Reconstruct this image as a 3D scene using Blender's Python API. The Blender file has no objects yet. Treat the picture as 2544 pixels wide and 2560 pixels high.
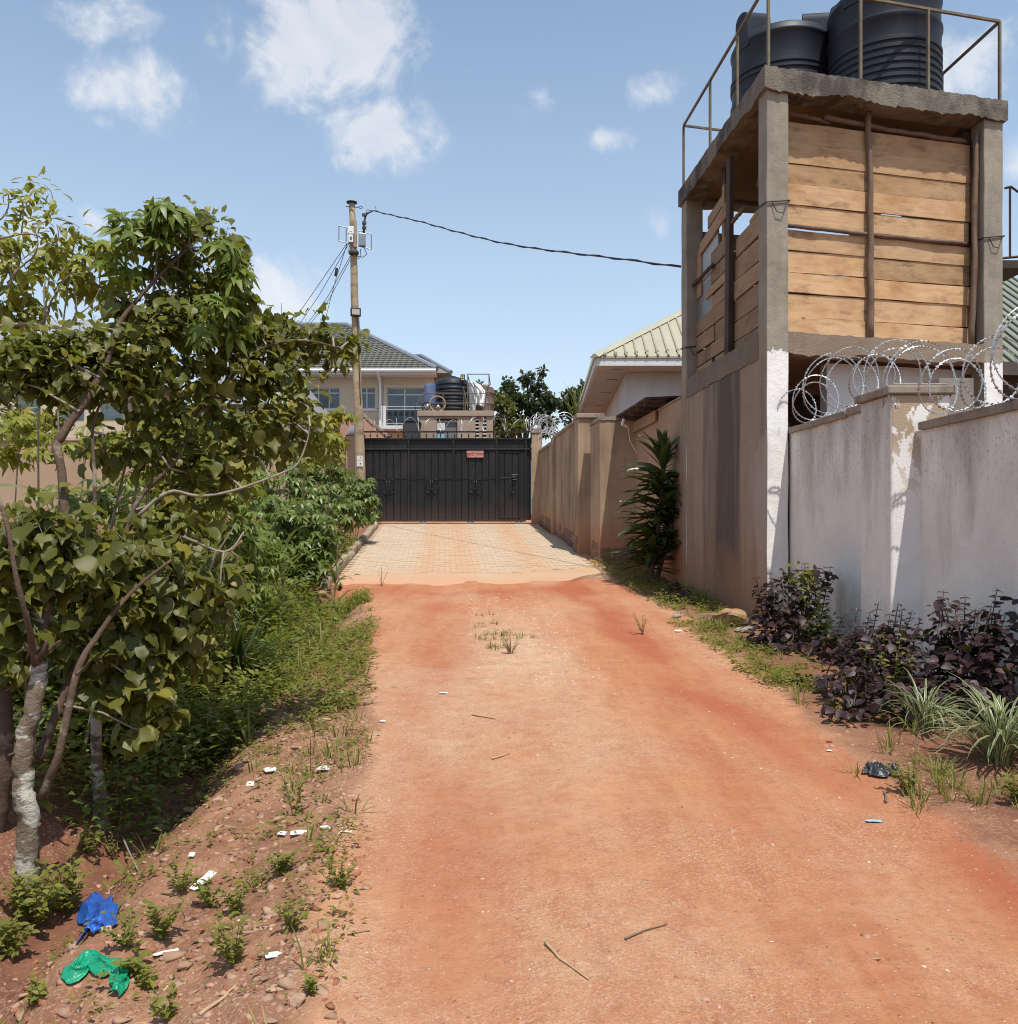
import bpy, math, random
import numpy as np
from mathutils import Vector, Matrix
random.seed(7)
rng = np.random.default_rng(11)
SC = bpy.context.scene
COL = SC.collection
R = math.radians

# ------------------------------------------------------------------ camera, sky, sun, exposure
F = 2200.0            # focal length in pixels of the 2544-pixel-wide photograph
CX, HY, CAMZ = 1272.0, 1329.0, 1.6
SH = 0.0736           # the lane runs slightly to the left of the viewing direction
cam_d = bpy.data.cameras.new('camera')
cam = bpy.data.objects.new('camera', cam_d); COL.objects.link(cam)
cam.location = (0, 0, CAMZ); cam.rotation_euler = (R(90), 0, 0)
cam_d.sensor_fit = 'HORIZONTAL'; cam_d.sensor_width = 36.0
cam_d.lens = F / 2544 * 36; cam_d.shift_y = 49 / 2544
cam_d.clip_start = 0.05; cam_d.clip_end = 5000
SC.camera = cam

SUN = Vector((0.16, -0.40, 1.0)).normalized()      # towards the sun
sun_el = math.asin(SUN.z); sun_az = math.atan2(SUN.x, SUN.y)
ld = bpy.data.lights.new('sun', 'SUN'); ld.energy = 4.95; ld.angle = R(0.55); ld.color = (1.0, 0.955, 0.88)
lo = bpy.data.objects.new('sun', ld); COL.objects.link(lo); lo.location = (6, -12, 30)
lo.rotation_euler = SUN.to_track_quat('Z', 'Y').to_euler()

W = bpy.data.worlds.new('World'); SC.world = W; W.use_nodes = True
def build_world():
    nt = W.node_tree; N = nt.nodes; L = nt.links; N.clear()
    out = N.new('ShaderNodeOutputWorld'); bg = N.new('ShaderNodeBackground'); bg.inputs[1].default_value = 0.127
    sky = N.new('ShaderNodeTexSky'); sky.sky_type = 'NISHITA'; sky.sun_disc = False
    sky.sun_elevation = sun_el; sky.sun_rotation = sun_az
    sky.air_density = 1.0; sky.dust_density = 0.6; sky.ozone_density = 1.6; sky.altitude = 1100
    def math_(op, a, b=None, clamp=False):
        n = N.new('ShaderNodeMath'); n.operation = op; n.use_clamp = clamp
        for i, q in enumerate((a, b)):
            if q is None: continue
            if isinstance(q, (int, float)): n.inputs[i].default_value = q
            else: L.new(q, n.inputs[i])
        return n.outputs[0]
    tc = N.new('ShaderNodeTexCoord'); D = tc.outputs['Generated']
    sep = N.new('ShaderNodeSeparateXYZ'); L.new(D, sep.inputs[0])
    yy = math_('MAXIMUM', sep.outputs[1], 0.02)
    u = math_('DIVIDE', sep.outputs[0], yy); v = math_('DIVIDE', sep.outputs[2], yy)
    def noise(scale, detail, rough, loc, vec=D, dist=0.0):
        mp = N.new('ShaderNodeMapping'); mp.inputs[1].default_value = loc; L.new(vec, mp.inputs[0])
        n = N.new('ShaderNodeTexNoise'); n.inputs['Scale'].default_value = scale; n.inputs['Detail'].default_value = detail
        n.inputs['Roughness'].default_value = rough; n.inputs['Distortion'].default_value = dist
        L.new(mp.outputs[0], n.inputs['Vector']); return n.outputs['Fac']
    nz = noise(5.2, 10, 0.60, (3.1, 1.7, 0.4), dist=0.35); nf = noise(26.0, 7, 0.6, (0.3, 5.0, 2.0))
    # cumulus in view: centre and half-axes on the sky, as directions about the viewing axis
    clouds = [(262,45,150,80,.80),(305,225,185,105,1.0),(255,300,90,50,.8),(531,89,55,100,.75),(850,90,215,160,1.0),(770,210,150,90,.85),
              (930,330,170,95,.95),(870,395,70,40,.7),(1355,239,95,62,.75),(1630,230,90,55,.8),(1520,350,70,45,.7),(691,735,130,95,1.0),
              (1652,567,40,70,.55),(2420,160,190,150,1.05),(2560,420,80,110,.9),(1178,178,30,22,.5),(60,600,120,150,.9),
              (230,545,90,70,.6),(2500,560,60,120,.7),(1230,930,120,40,.55)]
    best = None
    for (px, py, rx, ry, w) in clouds:
        a = math_('MULTIPLY', math_('SUBTRACT', u, (px - CX) / F), F / (rx*1.22))
        b = math_('MULTIPLY', math_('SUBTRACT', v, (HY - py) / F), F / (ry*1.22))
        r2 = math_('ADD', math_('MULTIPLY', a, a), math_('MULTIPLY', b, b))
        g = math_('MULTIPLY', math_('SUBTRACT', 1.25, math_('POWER', math_('MAXIMUM', r2, 0.0), 0.5)), w)
        best = g if best is None else math_('MAXIMUM', best, g)
    front = math_('GREATER_THAN', sep.outputs[1], 0.05)
    best = math_('MULTIPLY', math_('MAXIMUM', best, 0.0), front)
    # the same kind of scattered cumulus over the rest of the sky
    gen = noise(2.6, 3, 0.5, (8.0, 2.0, 1.0))
    wide = math_('SUBTRACT', 1.0, math_('MULTIPLY', front, 1.0))
    gen = math_('MULTIPLY', math_('MULTIPLY', math_('SUBTRACT', gen, 0.46), 5.0), math_('MAXIMUM', wide, math_('GREATER_THAN', v, 0.66)))
    best = math_('MAXIMUM', best, gen)
    nw = noise(13.0, 8, 0.62, (6.0, 0.5, 3.0), dist=0.8)
    env = math_('MULTIPLY', best, 1.0, True)
    dens = math_('ADD', math_('MULTIPLY', math_('SUBTRACT', nz, 0.5), 4.0), math_('MULTIPLY', math_('SUBTRACT', nw, 0.5), 2.4))
    dens = math_('ADD', dens, math_('MULTIPLY', math_('SUBTRACT', nf, 0.5), 1.4))
    dens = math_('ADD', dens, math_('SUBTRACT', math_('MULTIPLY', env, 1.38), 0.60))
    dens = math_('MULTIPLY', dens, 1.05, True)
    dens = math_('MULTIPLY', dens, math_('MULTIPLY', env, 2.6, True))
    sm = N.new('ShaderNodeMapRange'); sm.interpolation_type = 'SMOOTHSTEP'; L.new(dens, sm.inputs[0]); sm.inputs[1].default_value = 0.0; sm.inputs[2].default_value = 1.4
    dens = sm.outputs[0]
    up = math_('MULTIPLY', math_('SUBTRACT', sep.outputs[2], -0.02), 12.0, True)
    dens = math_('MULTIPLY', math_('MULTIPLY', dens, 0.86), up)
    ramp = N.new('ShaderNodeMixRGB'); ramp.inputs[1].default_value = (5.9, 6.2, 6.8, 1); ramp.inputs[2].default_value = (7.6, 7.6, 7.7, 1)
    L.new(math_('MULTIPLY', math_('SUBTRACT', nw, 0.3), 2.5, True), ramp.inputs[0])
    # thin pale veil of humid air low over the horizon, all the way round
    hz = N.new('ShaderNodeMixRGB'); hz.inputs[2].default_value = (4.9, 5.35, 6.3, 1)
    sat = N.new('ShaderNodeHueSaturation'); sat.inputs['Saturation'].default_value = 0.92; sat.inputs['Value'].default_value = 1.1
    tint = N.new('ShaderNodeMixRGB'); tint.blend_type = 'MULTIPLY'; tint.inputs[0].default_value = 1; tint.inputs[2].default_value = (1.72, 1.70, 1.50, 1)
    L.new(sky.outputs[0], sat.inputs['Color']); L.new(sat.outputs[0], tint.inputs[1]); L.new(tint.outputs[0], hz.inputs[1])
    el = math_('SUBTRACT', 1.0, math_('MULTIPLY', math_('MAXIMUM', sep.outputs[2], 0.0), 1.7), True)
    L.new(math_('MULTIPLY', math_('POWER', el, 1.6), 0.85), hz.inputs[0])
    mix = N.new('ShaderNodeMixRGB'); L.new(dens, mix.inputs[0]); L.new(hz.outputs[0], mix.inputs[1]); L.new(ramp.outputs[0], mix.inputs[2])
    L.new(mix.outputs[0], bg.inputs[0]); L.new(bg.outputs[0], out.inputs[0])
build_world()
SC.view_settings.view_transform = 'Standard'; SC.view_settings.look = 'None'
SC.view_settings.exposure = 0.0; SC.view_settings.gamma = 1.0
SC.render.engine = 'CYCLES'
SC.cycles.use_denoising = True; SC.cycles.filter_width = 1.1
SC.cycles.max_bounces = 6; SC.cycles.diffuse_bounces = 3; SC.cycles.glossy_bounces = 3; SC.cycles.transmission_bounces = 3
SC.cycles.caustics_reflective = False; SC.cycles.caustics_refractive = False

# ------------------------------------------------------------------ measuring helpers
def P(x, y, d):       # a pixel of the photograph at depth d -> world point
    return Vector(((x - CX) / F * d, d, CAMZ - (y - HY) / F * d))
def ST(s, t, z):      # lane coordinates: s along it, t across it
    return Vector((t - SH * s, s, z))

_tab = np.random.default_rng(5).random((256, 256))
def vnoise(x, y):
    x = np.asarray(x, float); y = np.asarray(y, float)
    xi = np.floor(x).astype(int); yi = np.floor(y).astype(int); fx = x - xi; fy = y - yi
    fx = fx*fx*(3-2*fx); fy = fy*fy*(3-2*fy)
    a = _tab[xi & 255, yi & 255]; b = _tab[(xi+1) & 255, yi & 255]; c = _tab[xi & 255, (yi+1) & 255]; d = _tab[(xi+1) & 255, (yi+1) & 255]
    return (a*(1-fx)+b*fx)*(1-fy)+(c*(1-fx)+d*fx)*fy - 0.5
def fbm(x, y, o=4):
    r = 0; a = 1.0
    for k in range(o):
        r = r + a*vnoise(x*2**k + 17.3*k, y*2**k - 9.1*k); a *= 0.5
    return r
RAMP0, RAMP1 = 15.0, 26.8
def base_z(s):
    s = np.asarray(s, float)
    z = np.where(s < RAMP0, 0.0485*s, 0.7275 + (s-RAMP0)*0.0943)
    z = np.where(s > RAMP1, 1.84 + 0.03*(s-RAMP1), z)
    z = np.where(s > 60, 1.84 + 0.03*(60-RAMP1), z)
    return np.where(s < -4, -0.194, z)
def road_l(s): return np.interp(s, [0, 2.6, 5.5, 11, 13.5, 14.9, 26.8], [-.30, -.32, -.48, -.85, -1.2, -1.95, -1.98])
def road_r(s): return np.interp(s, [0, 3.9, 8.1, 14.2, 15.5], [2.25, 2.36, 2.66, 3.05, 3.05])
def sstep(a, b, x):
    u = np.clip((x-a)/(b-a), 0, 1); return u*u*(3-2*u)
def zg(s, t):
    s = np.asarray(s, float); t = np.asarray(t, float)
    z = base_z(s)
    wob = 0.16*fbm(s*0.7, t*0.7+4, 2)
    rl = road_l(s)+wob; rr = road_r(s)+wob
    offl = sstep(0, 0.5, rl - t); offr = sstep(0, 0.5, t - rr)
    onroad = (1-offl)*(1-offr)
    onramp = sstep(14.2, 14.75, s)*((t > -2.05) & (t < 3.2))
    near = 1 - sstep(40, 80, s)
    for tc in (0.0, 2.1):
        z = z - 0.034*np.exp(-((t-tc-0.12*vnoise(s*.35, tc))/0.38)**2)*onroad*(1-onramp)*near
    fade = 1 - 0.5*sstep(13.5, 15.5, s)
    z = z - offl*0.10*fade*near*(1-onramp)
    dt = t + 1.72 - 0.10*vnoise(s*0.8, 3.3)
    z = z - 0.30*np.exp(-(dt/0.30)**2)*fade*near*(s < 30)*(1-onramp)
    z = z + 0.20*sstep(-2.0, -2.7, t)*near
    rough = (0.014 + 0.062*offl*(1-sstep(-2.3,-4,t)*0.3) + 0.035*offr)*(1-onramp)*near
    z = z + rough*fbm(s*2.1, t*2.1, 4) + (0.006+0.026*offl+0.008*offr)*(1-onramp)*near*fbm(s*11, t*11, 3)
    return z
def zt(x, y): return float(zg(y, x + SH*y))
def G(px, py, lift=0.0):      # where the sight line through a pixel meets the ground
    d = np.arange(1.6, 70, 0.01)
    X = (px-CX)/F*d; Zr = CAMZ-(py-HY)/F*d
    h = zg(d, X+SH*d) - Zr
    i = int(np.argmax(h >= 0)) if (h >= 0).any() else len(d)-1
    return Vector((X[i], d[i], Zr[i]+lift))
def on_ground(x, y, lift=0.0): return Vector((x, y, zt(x, y)+lift))

# ------------------------------------------------------------------ mesh helpers
class MB:
    def __init__(s): s.v = []; s.f = []
    def add(s, vs, fs):
        n = len(s.v); s.v += [tuple(q) for q in vs]; s.f += [tuple(i+n for i in f) for f in fs]; return s
    def hexa(s, b, t):        # four bottom corners counter-clockwise, four top corners
        return s.add(list(b)+list(t), [(3,2,1,0),(4,5,6,7),(0,1,5,4),(1,2,6,5),(2,3,7,6),(3,0,4,7)])
    def box(s, o, ux, uy, x0, x1, y0, y1, z0, z1):
        o = Vector(o); c = [o+ux*a+uy*b for a, b in ((x0,y0),(x1,y0),(x1,y1),(x0,y1))]
        return s.hexa([Vector((q.x,q.y,q.z+z0)) for q in c], [Vector((q.x,q.y,q.z+z1)) for q in c])
    def tube(s, pts, rad, n=8, cap=True, jit=0.0):
        pts = [Vector(p) for p in pts]
        if not isinstance(rad, (list, tuple)): rad = [rad]*len(pts)
        n0 = len(s.v); up = None
        for i, p in enumerate(pts):
            d = (pts[min(i+1, len(pts)-1)] - pts[max(i-1, 0)]).normalized()
            if up is None:
                up = Vector((0,0,1)) if abs(d.z) < .9 else Vector((1,0,0))
            sx = d.cross(up).normalized(); up2 = sx.cross(d).normalized(); up = up2
            for k in range(n):
                a = 2*math.pi*k/n; r = rad[i]*(1+jit*random.uniform(-1,1))
                s.v.append(tuple(p + sx*math.cos(a)*r + up2*math.sin(a)*r))
        m = len(pts)
        for i in range(m-1):
            for k in range(n):
                a = n0+i*n+k; b = n0+i*n+(k+1) % n
                s.f.append((a, b, b+n, a+n))
        if cap:
            s.f.append(tuple(n0+k for k in range(n))[::-1]); s.f.append(tuple(n0+(m-1)*n+k for k in range(n)))
        return s
    def lathe(s, c, prof, n=32):
        c = Vector(c); n0 = len(s.v)
        for r, z in prof:
            for k in range(n):
                a = 2*math.pi*k/n; s.v.append((c.x+r*math.cos(a), c.y+r*math.sin(a), c.z+z))
        for i in range(len(prof)-1):
            for k in range(n):
                a = n0+i*n+k; b = n0+i*n+(k+1) % n; s.f.append((a, b, b+n, a+n))
        s.f.append(tuple(n0+k for k in range(n))[::-1]); s.f.append(tuple(n0+(len(prof)-1)*n+k for k in range(n)))
        return s
    def sphere(s, c, r, n=12, m=8, sc=(1,1,1)):
        c = Vector(c); prof = []
        n0 = len(s.v)
        for i in range(m+1):
            ph = math.pi*i/m
            for k in range(n):
                a = 2*math.pi*k/n
                s.v.append((c.x+r*sc[0]*math.sin(ph)*math.cos(a), c.y+r*sc[1]*math.sin(ph)*math.sin(a), c.z-r*sc[2]*math.cos(ph)))
        for i in range(m):
            for k in range(n):
                a = n0+i*n+k; b = n0+i*n+(k+1) % n; s.f.append((a, b, b+n, a+n))
        return s
def mesh_np(name, v, f, smooth=False, rnd=None):     # v (N,3), f (M,k) with one k
    me = bpy.data.meshes.new(name); v = np.asarray(v, np.float32); f = np.asarray(f, np.int32)
    me.vertices.add(len(v)); me.vertices.foreach_set('co', v.ravel())
    k = f.shape[1]; me.loops.add(f.size); me.loops.foreach_set('vertex_index', f.ravel())
    me.polygons.add(len(f)); me.polygons.foreach_set('loop_start', np.arange(0, f.size, k, dtype=np.int32))
    me.polygons.foreach_set('loop_total', np.full(len(f), k, np.int32))
    if smooth: me.polygons.foreach_set('use_smooth', np.ones(len(f), bool))
    if rnd is not None:
        at = me.attributes.new('rnd', 'FLOAT', 'FACE'); at.data.foreach_set('value', np.asarray(rnd, np.float32))
    me.update(calc_edges=True); return me
def link(name, me, mat=None, parent=None, kind=None):
    o = bpy.data.objects.new(name, me); COL.objects.link(o)
    if mat is not None and not me.materials: me.materials.append(mat)
    if parent is not None: o.parent = parent
    if kind: o['kind'] = kind
    return o
def tag(o, label=None, cat=None, group=None, kind=None):
    if label: o['label'] = label
    if cat: o['category'] = cat
    if group: o['group'] = group
    if kind: o['kind'] = kind
    return o
def root_of(o):
    v = Vector((0,0,0))
    while o is not None: v += o.location; o = o.parent
    return v
def mk(name, mb, mat, parent=None, smooth=False, bevel=0, kind=None, loc=None):
    """one mesh object; mb is in world coordinates"""
    off = root_of(parent) if parent is not None else Vector((0,0,0))
    if loc is not None: off = off*0 + Vector(loc)
    me = bpy.data.meshes.new(name)
    me.from_pydata([(q[0]-off.x, q[1]-off.y, q[2]-off.z) for q in mb.v], [], mb.f); me.update()
    if smooth:
        me.polygons.foreach_set('use_smooth', [True]*len(me.polygons))
        if smooth != 'all':
            try: me.set_sharp_from_angle(angle=R(smooth if smooth is not True else 40))
            except Exception: pass
    o = link(name, me, mat, parent, kind)
    if parent is None and loc is not None: o.location = loc
    if bevel:
        b = o.modifiers.new('bevel', 'BEVEL'); b.width = bevel; b.segments = 2; b.limit_method = 'ANGLE'
    return o
def thing(name, label, cat, loc, group=None):
    o = bpy.data.objects.new(name, None); COL.objects.link(o); o.location = loc
    o.empty_display_size = .2
    return tag(o, label, cat, group)
def rough_box(mb, o, ux, uy, x0, x1, y0, y1, z0, z1, nx=12, amp=0.02, seed=0, low=True):
    """beam along ux whose lower edge is ragged where the shuttering broke away"""
    rr = random.Random(seed); o = Vector(o); n0 = len(mb.v)
    for i in range(nx+1):
        a = x0+(x1-x0)*i/nx
        d = (2.0*amp*float(fbm(a*1.7+seed*3.1, seed*7.7, 2))+amp*.5*rr.uniform(-1, 1)-.15*amp)*(0 if i in (0, nx) else 1)
        tj = rr.uniform(-amp, amp)*.35
        for (b, z) in ((y0, z0+(d if low else 0)), (y1, z0+(d*.3 if low else 0)), (y1, z1), (y0, z1+tj)):
            q = o+ux*a+uy*b; mb.v.append((q.x, q.y, q.z+z))
    for i in range(nx):
        a = n0+4*i
        for k in range(4): mb.f.append((a+k, a+(k+1) % 4, a+4+(k+1) % 4, a+4+k))
    mb.f.append((n0, n0+3, n0+2, n0+1)); e = n0+4*nx; mb.f.append((e, e+1, e+2, e+3))
    return mb

# ------------------------------------------------------------------ materials
MATS = {}
def nodes(name):
    m = bpy.data.materials.new(name); m.use_nodes = True; nt = m.node_tree
    N = nt.nodes; L = nt.links; b = N['Principled BSDF']; MATS[name] = m
    class H: pass
    h = H(); h.m = m; h.N = N; h.L = L; h.b = b; h.out = N['Material Output']
    h.geo = N.new('ShaderNodeNewGeometry'); h.pos = h.geo.outputs['Position']
    def val(n, i, q):
        if isinstance(q, (int, float)): n.inputs[i].default_value = q
        elif isinstance(q, tuple): n.inputs[i].default_value = q if len(q) == 4 else q+(1,)
        else: L.new(q, n.inputs[i])
    def mth(op, a, b=None, clamp=False):
        n = N.new('ShaderNodeMath'); n.operation = op; n.use_clamp = clamp; val(n, 0, a)
        if b is not None: val(n, 1, b)
        return n.outputs[0]
    def noise(scale, detail=4, rough=.55, stretch=(1,1,1), vec=None, loc=(0,0,0)):
        mp = N.new('ShaderNodeMapping'); mp.inputs[3].default_value = stretch; mp.inputs[1].default_value = loc
        L.new(vec if vec is not None else h.pos, mp.inputs[0])
        n = N.new('ShaderNodeTexNoise'); n.inputs['Scale'].default_value = scale; n.inputs['Detail'].default_value = detail
        n.inputs['Roughness'].default_value = rough; L.new(mp.outputs[0], n.inputs['Vector']); return n.outputs['Fac']
    def mix(fac, a, b, mode='MIX'):
        n = N.new('ShaderNodeMixRGB'); n.blend_type = mode; val(n, 0, fac); val(n, 1, a); val(n, 2, b); return n.outputs[0]
    def rng_(x, a, b, c=0., d=1.):
        n = N.new('ShaderNodeMapRange'); n.clamp = True; val(n, 0, x)
        for i, q in enumerate((a, b, c, d)): n.inputs[i+1].default_value = q
        return n.outputs[0]
    def bump(hgt, strength=.3, dist=.02, nrm=None):
        n = N.new('ShaderNodeBump'); n.inputs['Strength'].default_value = strength; n.inputs['Distance'].default_value = dist
        L.new(hgt, n.inputs['Height'])
        if nrm is not None: L.new(nrm, n.inputs['Normal'])
        return n.outputs[0]
    def xyz(v):
        n = N.new('ShaderNodeSeparateXYZ'); L.new(v, n.inputs[0]); return n.outputs
    h.val = val; h.mth = mth; h.noise = noise; h.mix = mix; h.rng = rng_; h.bump = bump; h.xyz = xyz
    h.rnd = lambda: N.new('ShaderNodeObjectInfo').outputs['Random']
    def attr(nm):
        n = N.new('ShaderNodeAttribute'); n.attribute_name = nm; return n.outputs['Fac']
    h.attr = attr
    return h
def rough_mat(name, c1, c2, scale=4, rough=.9, bump=.35, bscale=60, c3=None, sscale=3, sstretch=(1,1,.12), slo=.5, shi=.72, samt=.7,
              stretch=(1,1,1), rndv=0.0, spec=.3, metal=0.0, bdist=.01, splash=None, fine=True, obj=False):
    h = nodes(name)
    vec = h.pos
    if obj:
        tcn = h.N.new('ShaderNodeTexCoord'); vec = tcn.outputs['Object']
        if rndv:
            off = h.N.new('ShaderNodeVectorMath'); off.operation = 'ADD'
            cb = h.N.new('ShaderNodeCombineXYZ'); r0 = h.mth('MULTIPLY', h.rnd(), 37.0)
            for i in range(3): h.L.new(r0, cb.inputs[i])
            h.L.new(vec, off.inputs[0]); h.L.new(cb.outputs[0], off.inputs[1]); vec = off.outputs[0]
    n1 = h.noise(scale, 6, .6, stretch, vec=vec)
    col = h.mix(h.rng(n1, .3, .7), c1, c2)
    if fine:
        n2 = h.noise(bscale*.7, 3, .6, stretch, vec=vec); col = h.mix(h.rng(n2, .25, .75, 0, .35), col, h.mix(.5, c1, (0,0,0)), 'MIX')
    if c3:
        ns = h.noise(sscale, 5, .65, sstretch, vec=vec, loc=(5.3, 1.2, 8.8)); nb = h.noise(sscale*.35, 3, .5, (1,1,1), vec=vec, loc=(1, 4, 2))
        col = h.mix(h.mth('MULTIPLY', h.rng(h.mth('ADD', ns, h.mth('MULTIPLY', h.mth('SUBTRACT', nb, .5), .6)), slo, shi), samt), col, c3)
    if splash:      # red soil splashed up the foot of a wall: (colour, z at the foot, height)
        z = h.xyz(h.pos)[2]; sn = h.noise(2.5, 5, .6, (1,1,.5))
        gz = h.mth('SUBTRACT', z, h.mth('MULTIPLY', h.xyz(h.pos)[1], splash[1]))
        m_ = h.rng(h.mth('SUBTRACT', gz, h.mth('MULTIPLY', sn, splash[2])), splash[3]-splash[2]*.8, splash[3]+splash[2]*.5, splash[4], 0)
        col = h.mix(m_, col, splash[0])
    if rndv:
        r = h.rng(h.rnd(), 0, 1, 1-rndv, 1+rndv); hs = h.N.new('ShaderNodeHueSaturation'); h.L.new(col, hs.inputs['Color']); h.L.new(r, hs.inputs['Value']); col = hs.outputs[0]
    h.L.new(col, h.b.inputs['Base Color'])
    h.b.inputs['Roughness'].default_value = rough; h.b.inputs['Specular IOR Level'].default_value = spec; h.b.inputs['Metallic'].default_value = metal
    if bump:
        nb2 = h.noise(bscale, 5, .65, stretch, vec=vec); h.L.new(h.bump(nb2, bump, bdist), h.b.inputs['Normal'])
    return h.m
def leaf_mat(name, c1, c2, c3=None, p3=.1, trans=.35, rough=.45, spec=.35, under=None):
    h = nodes(name)
    r = h.mth('FRACT', h.mth('ADD', h.rnd(), h.attr('rnd')))
    col = h.mix(r, c1, c2)
    n = h.noise(9, 3, .6); col = h.mix(h.rng(n, .35, .65, 0, .35), col, h.mix(.5, c2, c1, 'MULTIPLY'))
    if c3:
        col = h.mix(h.mth('GREATER_THAN', h.mth('FRACT', h.mth('MULTIPLY', r, 7.31)), 1-p3), col, c3)
    if under:
        col = h.mix(h.mth('MULTIPLY', h.geo.outputs['Backfacing'], .7), col, under)
    h.L.new(col, h.b.inputs['Base Color']); h.b.inputs['Roughness'].default_value = rough; h.b.inputs['Specular IOR Level'].default_value = spec
    t = h.N.new('ShaderNodeBsdfTranslucent'); tcol = h.mix(.5, col, (.25,.28,.02,1)); h.L.new(tcol, t.inputs[0])
    mx = h.N.new('ShaderNodeMixShader'); mx.inputs[0].default_value = trans
    h.L.new(h.b.outputs[0], mx.inputs[1]); h.L.new(t.outputs[0], mx.inputs[2]); h.L.new(mx.outputs[0], h.out.inputs[0])
    return h.m
def plain(name, c, rough=.6, metal=0., spec=.4, bump=0, bscale=40):
    h = nodes(name); n = h.noise(14, 4, .6); h.L.new(h.mix(h.rng(n, .3, .7, 0, .5), c, tuple(q*.72 for q in c)), h.b.inputs['Base Color'])
    h.b.inputs['Roughness'].default_value = rough; h.b.inputs['Metallic'].default_value = metal; h.b.inputs['Specular IOR Level'].default_value = spec
    if bump: h.L.new(h.bump(h.noise(bscale, 4), bump, .01), h.b.inputs['Normal'])
    return h.m
RED = (.30, .105, .05, 1)
M_conc = rough_mat('concrete', (.34,.30,.25), (.25,.215,.18), 3, .92, .5, 70, c3=(.085,.07,.058), sscale=2.2, slo=.58, shi=.8, samt=.6)
M_slab = rough_mat('weathered_concrete', (.26,.225,.18), (.17,.145,.115), 4, .95, .8, 45, c3=(.05,.043,.037), sscale=3.4, sstretch=(1,1,.6), slo=.46, shi=.66, samt=.8, bdist=.02)
M_soffit = rough_mat('slab_soffit', (.30,.20,.12), (.20,.13,.08), 3, .95, .3, 30)
M_tan = rough_mat('tan_plaster', (.44,.315,.21), (.35,.24,.155), 2, .93, .3, 80, c3=(.10,.078,.062), sscale=1.7, slo=.45, shi=.68, samt=.75, splash=((.42,.17,.08), .06, .5, .35, .7))
M_tanfar = rough_mat('far_tan_plaster', (.46,.325,.215), (.40,.275,.18), 1.5, .93, .2, 60, c3=(.22,.16,.12), sscale=1.2, slo=.56, shi=.8, samt=.5)
M_cope = rough_mat('coping_mortar', (.36,.30,.24), (.27,.22,.175), 6, .93, .4, 60, c3=(.10,.08,.07), sscale=4, sstretch=(1,1,.4), slo=.5, shi=.7, samt=.7)
M_copelight = rough_mat('pale_coping', (.55,.43,.31), (.46,.35,.25), 5, .93, .3, 60)
def white_wall_mat(name='white_wall_plaster'):
    h = nodes(name); z = h.xyz(h.pos)
    col = h.mix(h.rng(h.noise(2.2, 5, .6), .3, .7), (.82,.78,.71), (.70,.66,.595))
    col = h.mix(h.rng(h.noise(45, 4, .7), .58, .74, 0, .5), col, (.30,.27,.25))
    st = h.noise(2.2, 6, .7, (1,1,.22), loc=(2,7,3)); big = h.noise(.9, 4, .6, (1,1,.35), loc=(9,1,1))
    top = h.rng(z[2], 1.0, 2.9, 0, .30)
    m = h.rng(h.mth('ADD', h.mth('ADD', st, h.mth('MULTIPLY', big, .45)), top), .86, 1.16, 0, .72)
    col = h.mix(m, col, (.27,.215,.175))
    sp = h.noise(34, 7, .8, (1,1,.75), loc=(4,4,4)); tp2 = h.rng(h.mth('ADD', z[2], h.mth('MULTIPLY', big, .8)), 2.1, 3.2)
    col = h.mix(h.mth('MULTIPLY', h.rng(sp, .54, .63), h.mth('MULTIPLY', tp2, .8)), col, (.09,.075,.07))
    mould = h.noise(6, 6, .7, (1,1,.7), loc=(1,1,9))
    low = h.rng(h.mth('SUBTRACT', z[2], h.mth('MULTIPLY', z[1], .0485)), .05, .75, 1, 0)
    col = h.mix(h.mth('MULTIPLY', h.rng(mould, .42, .66), h.mth('MULTIPLY', low, .85)), col, (.14,.125,.095))
    h.L.new(col, h.b.inputs['Base Color']); h.b.inputs['Roughness'].default_value = .93; h.b.inputs['Specular IOR Level'].default_value = .2
    h.L.new(h.bump(h.noise(85, 5, .7), .55, .008, h.bump(h.noise(9, 4, .6), .5, .03)), h.b.inputs['Normal'])
    return h.m
M_white = white_wall_mat()
def peel_mat():
    h = nodes('peeling_white_plaster'); z = h.xyz(h.pos)
    col = h.mix(h.rng(h.noise(3, 5), .3, .7), (.84,.81,.77), (.72,.69,.65))
    pn = h.noise(5.5, 6, .65, (1,1,.6), loc=(3.2,0,1)); up = h.rng(z[2], 1.75, 2.45)
    col = h.mix(h.mth('MULTIPLY', h.rng(h.mth('ADD', pn, h.mth('MULTIPLY', up, .10)), .575, .60), up), col, (.42,.31,.21))
    h.L.new(col, h.b.inputs['Base Color']); h.b.inputs['Roughness'].default_value = .92
    h.L.new(h.bump(h.noise(70, 5, .7), .6, .008), h.b.inputs['Normal']); return h.m
M_peel = peel_mat()
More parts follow.
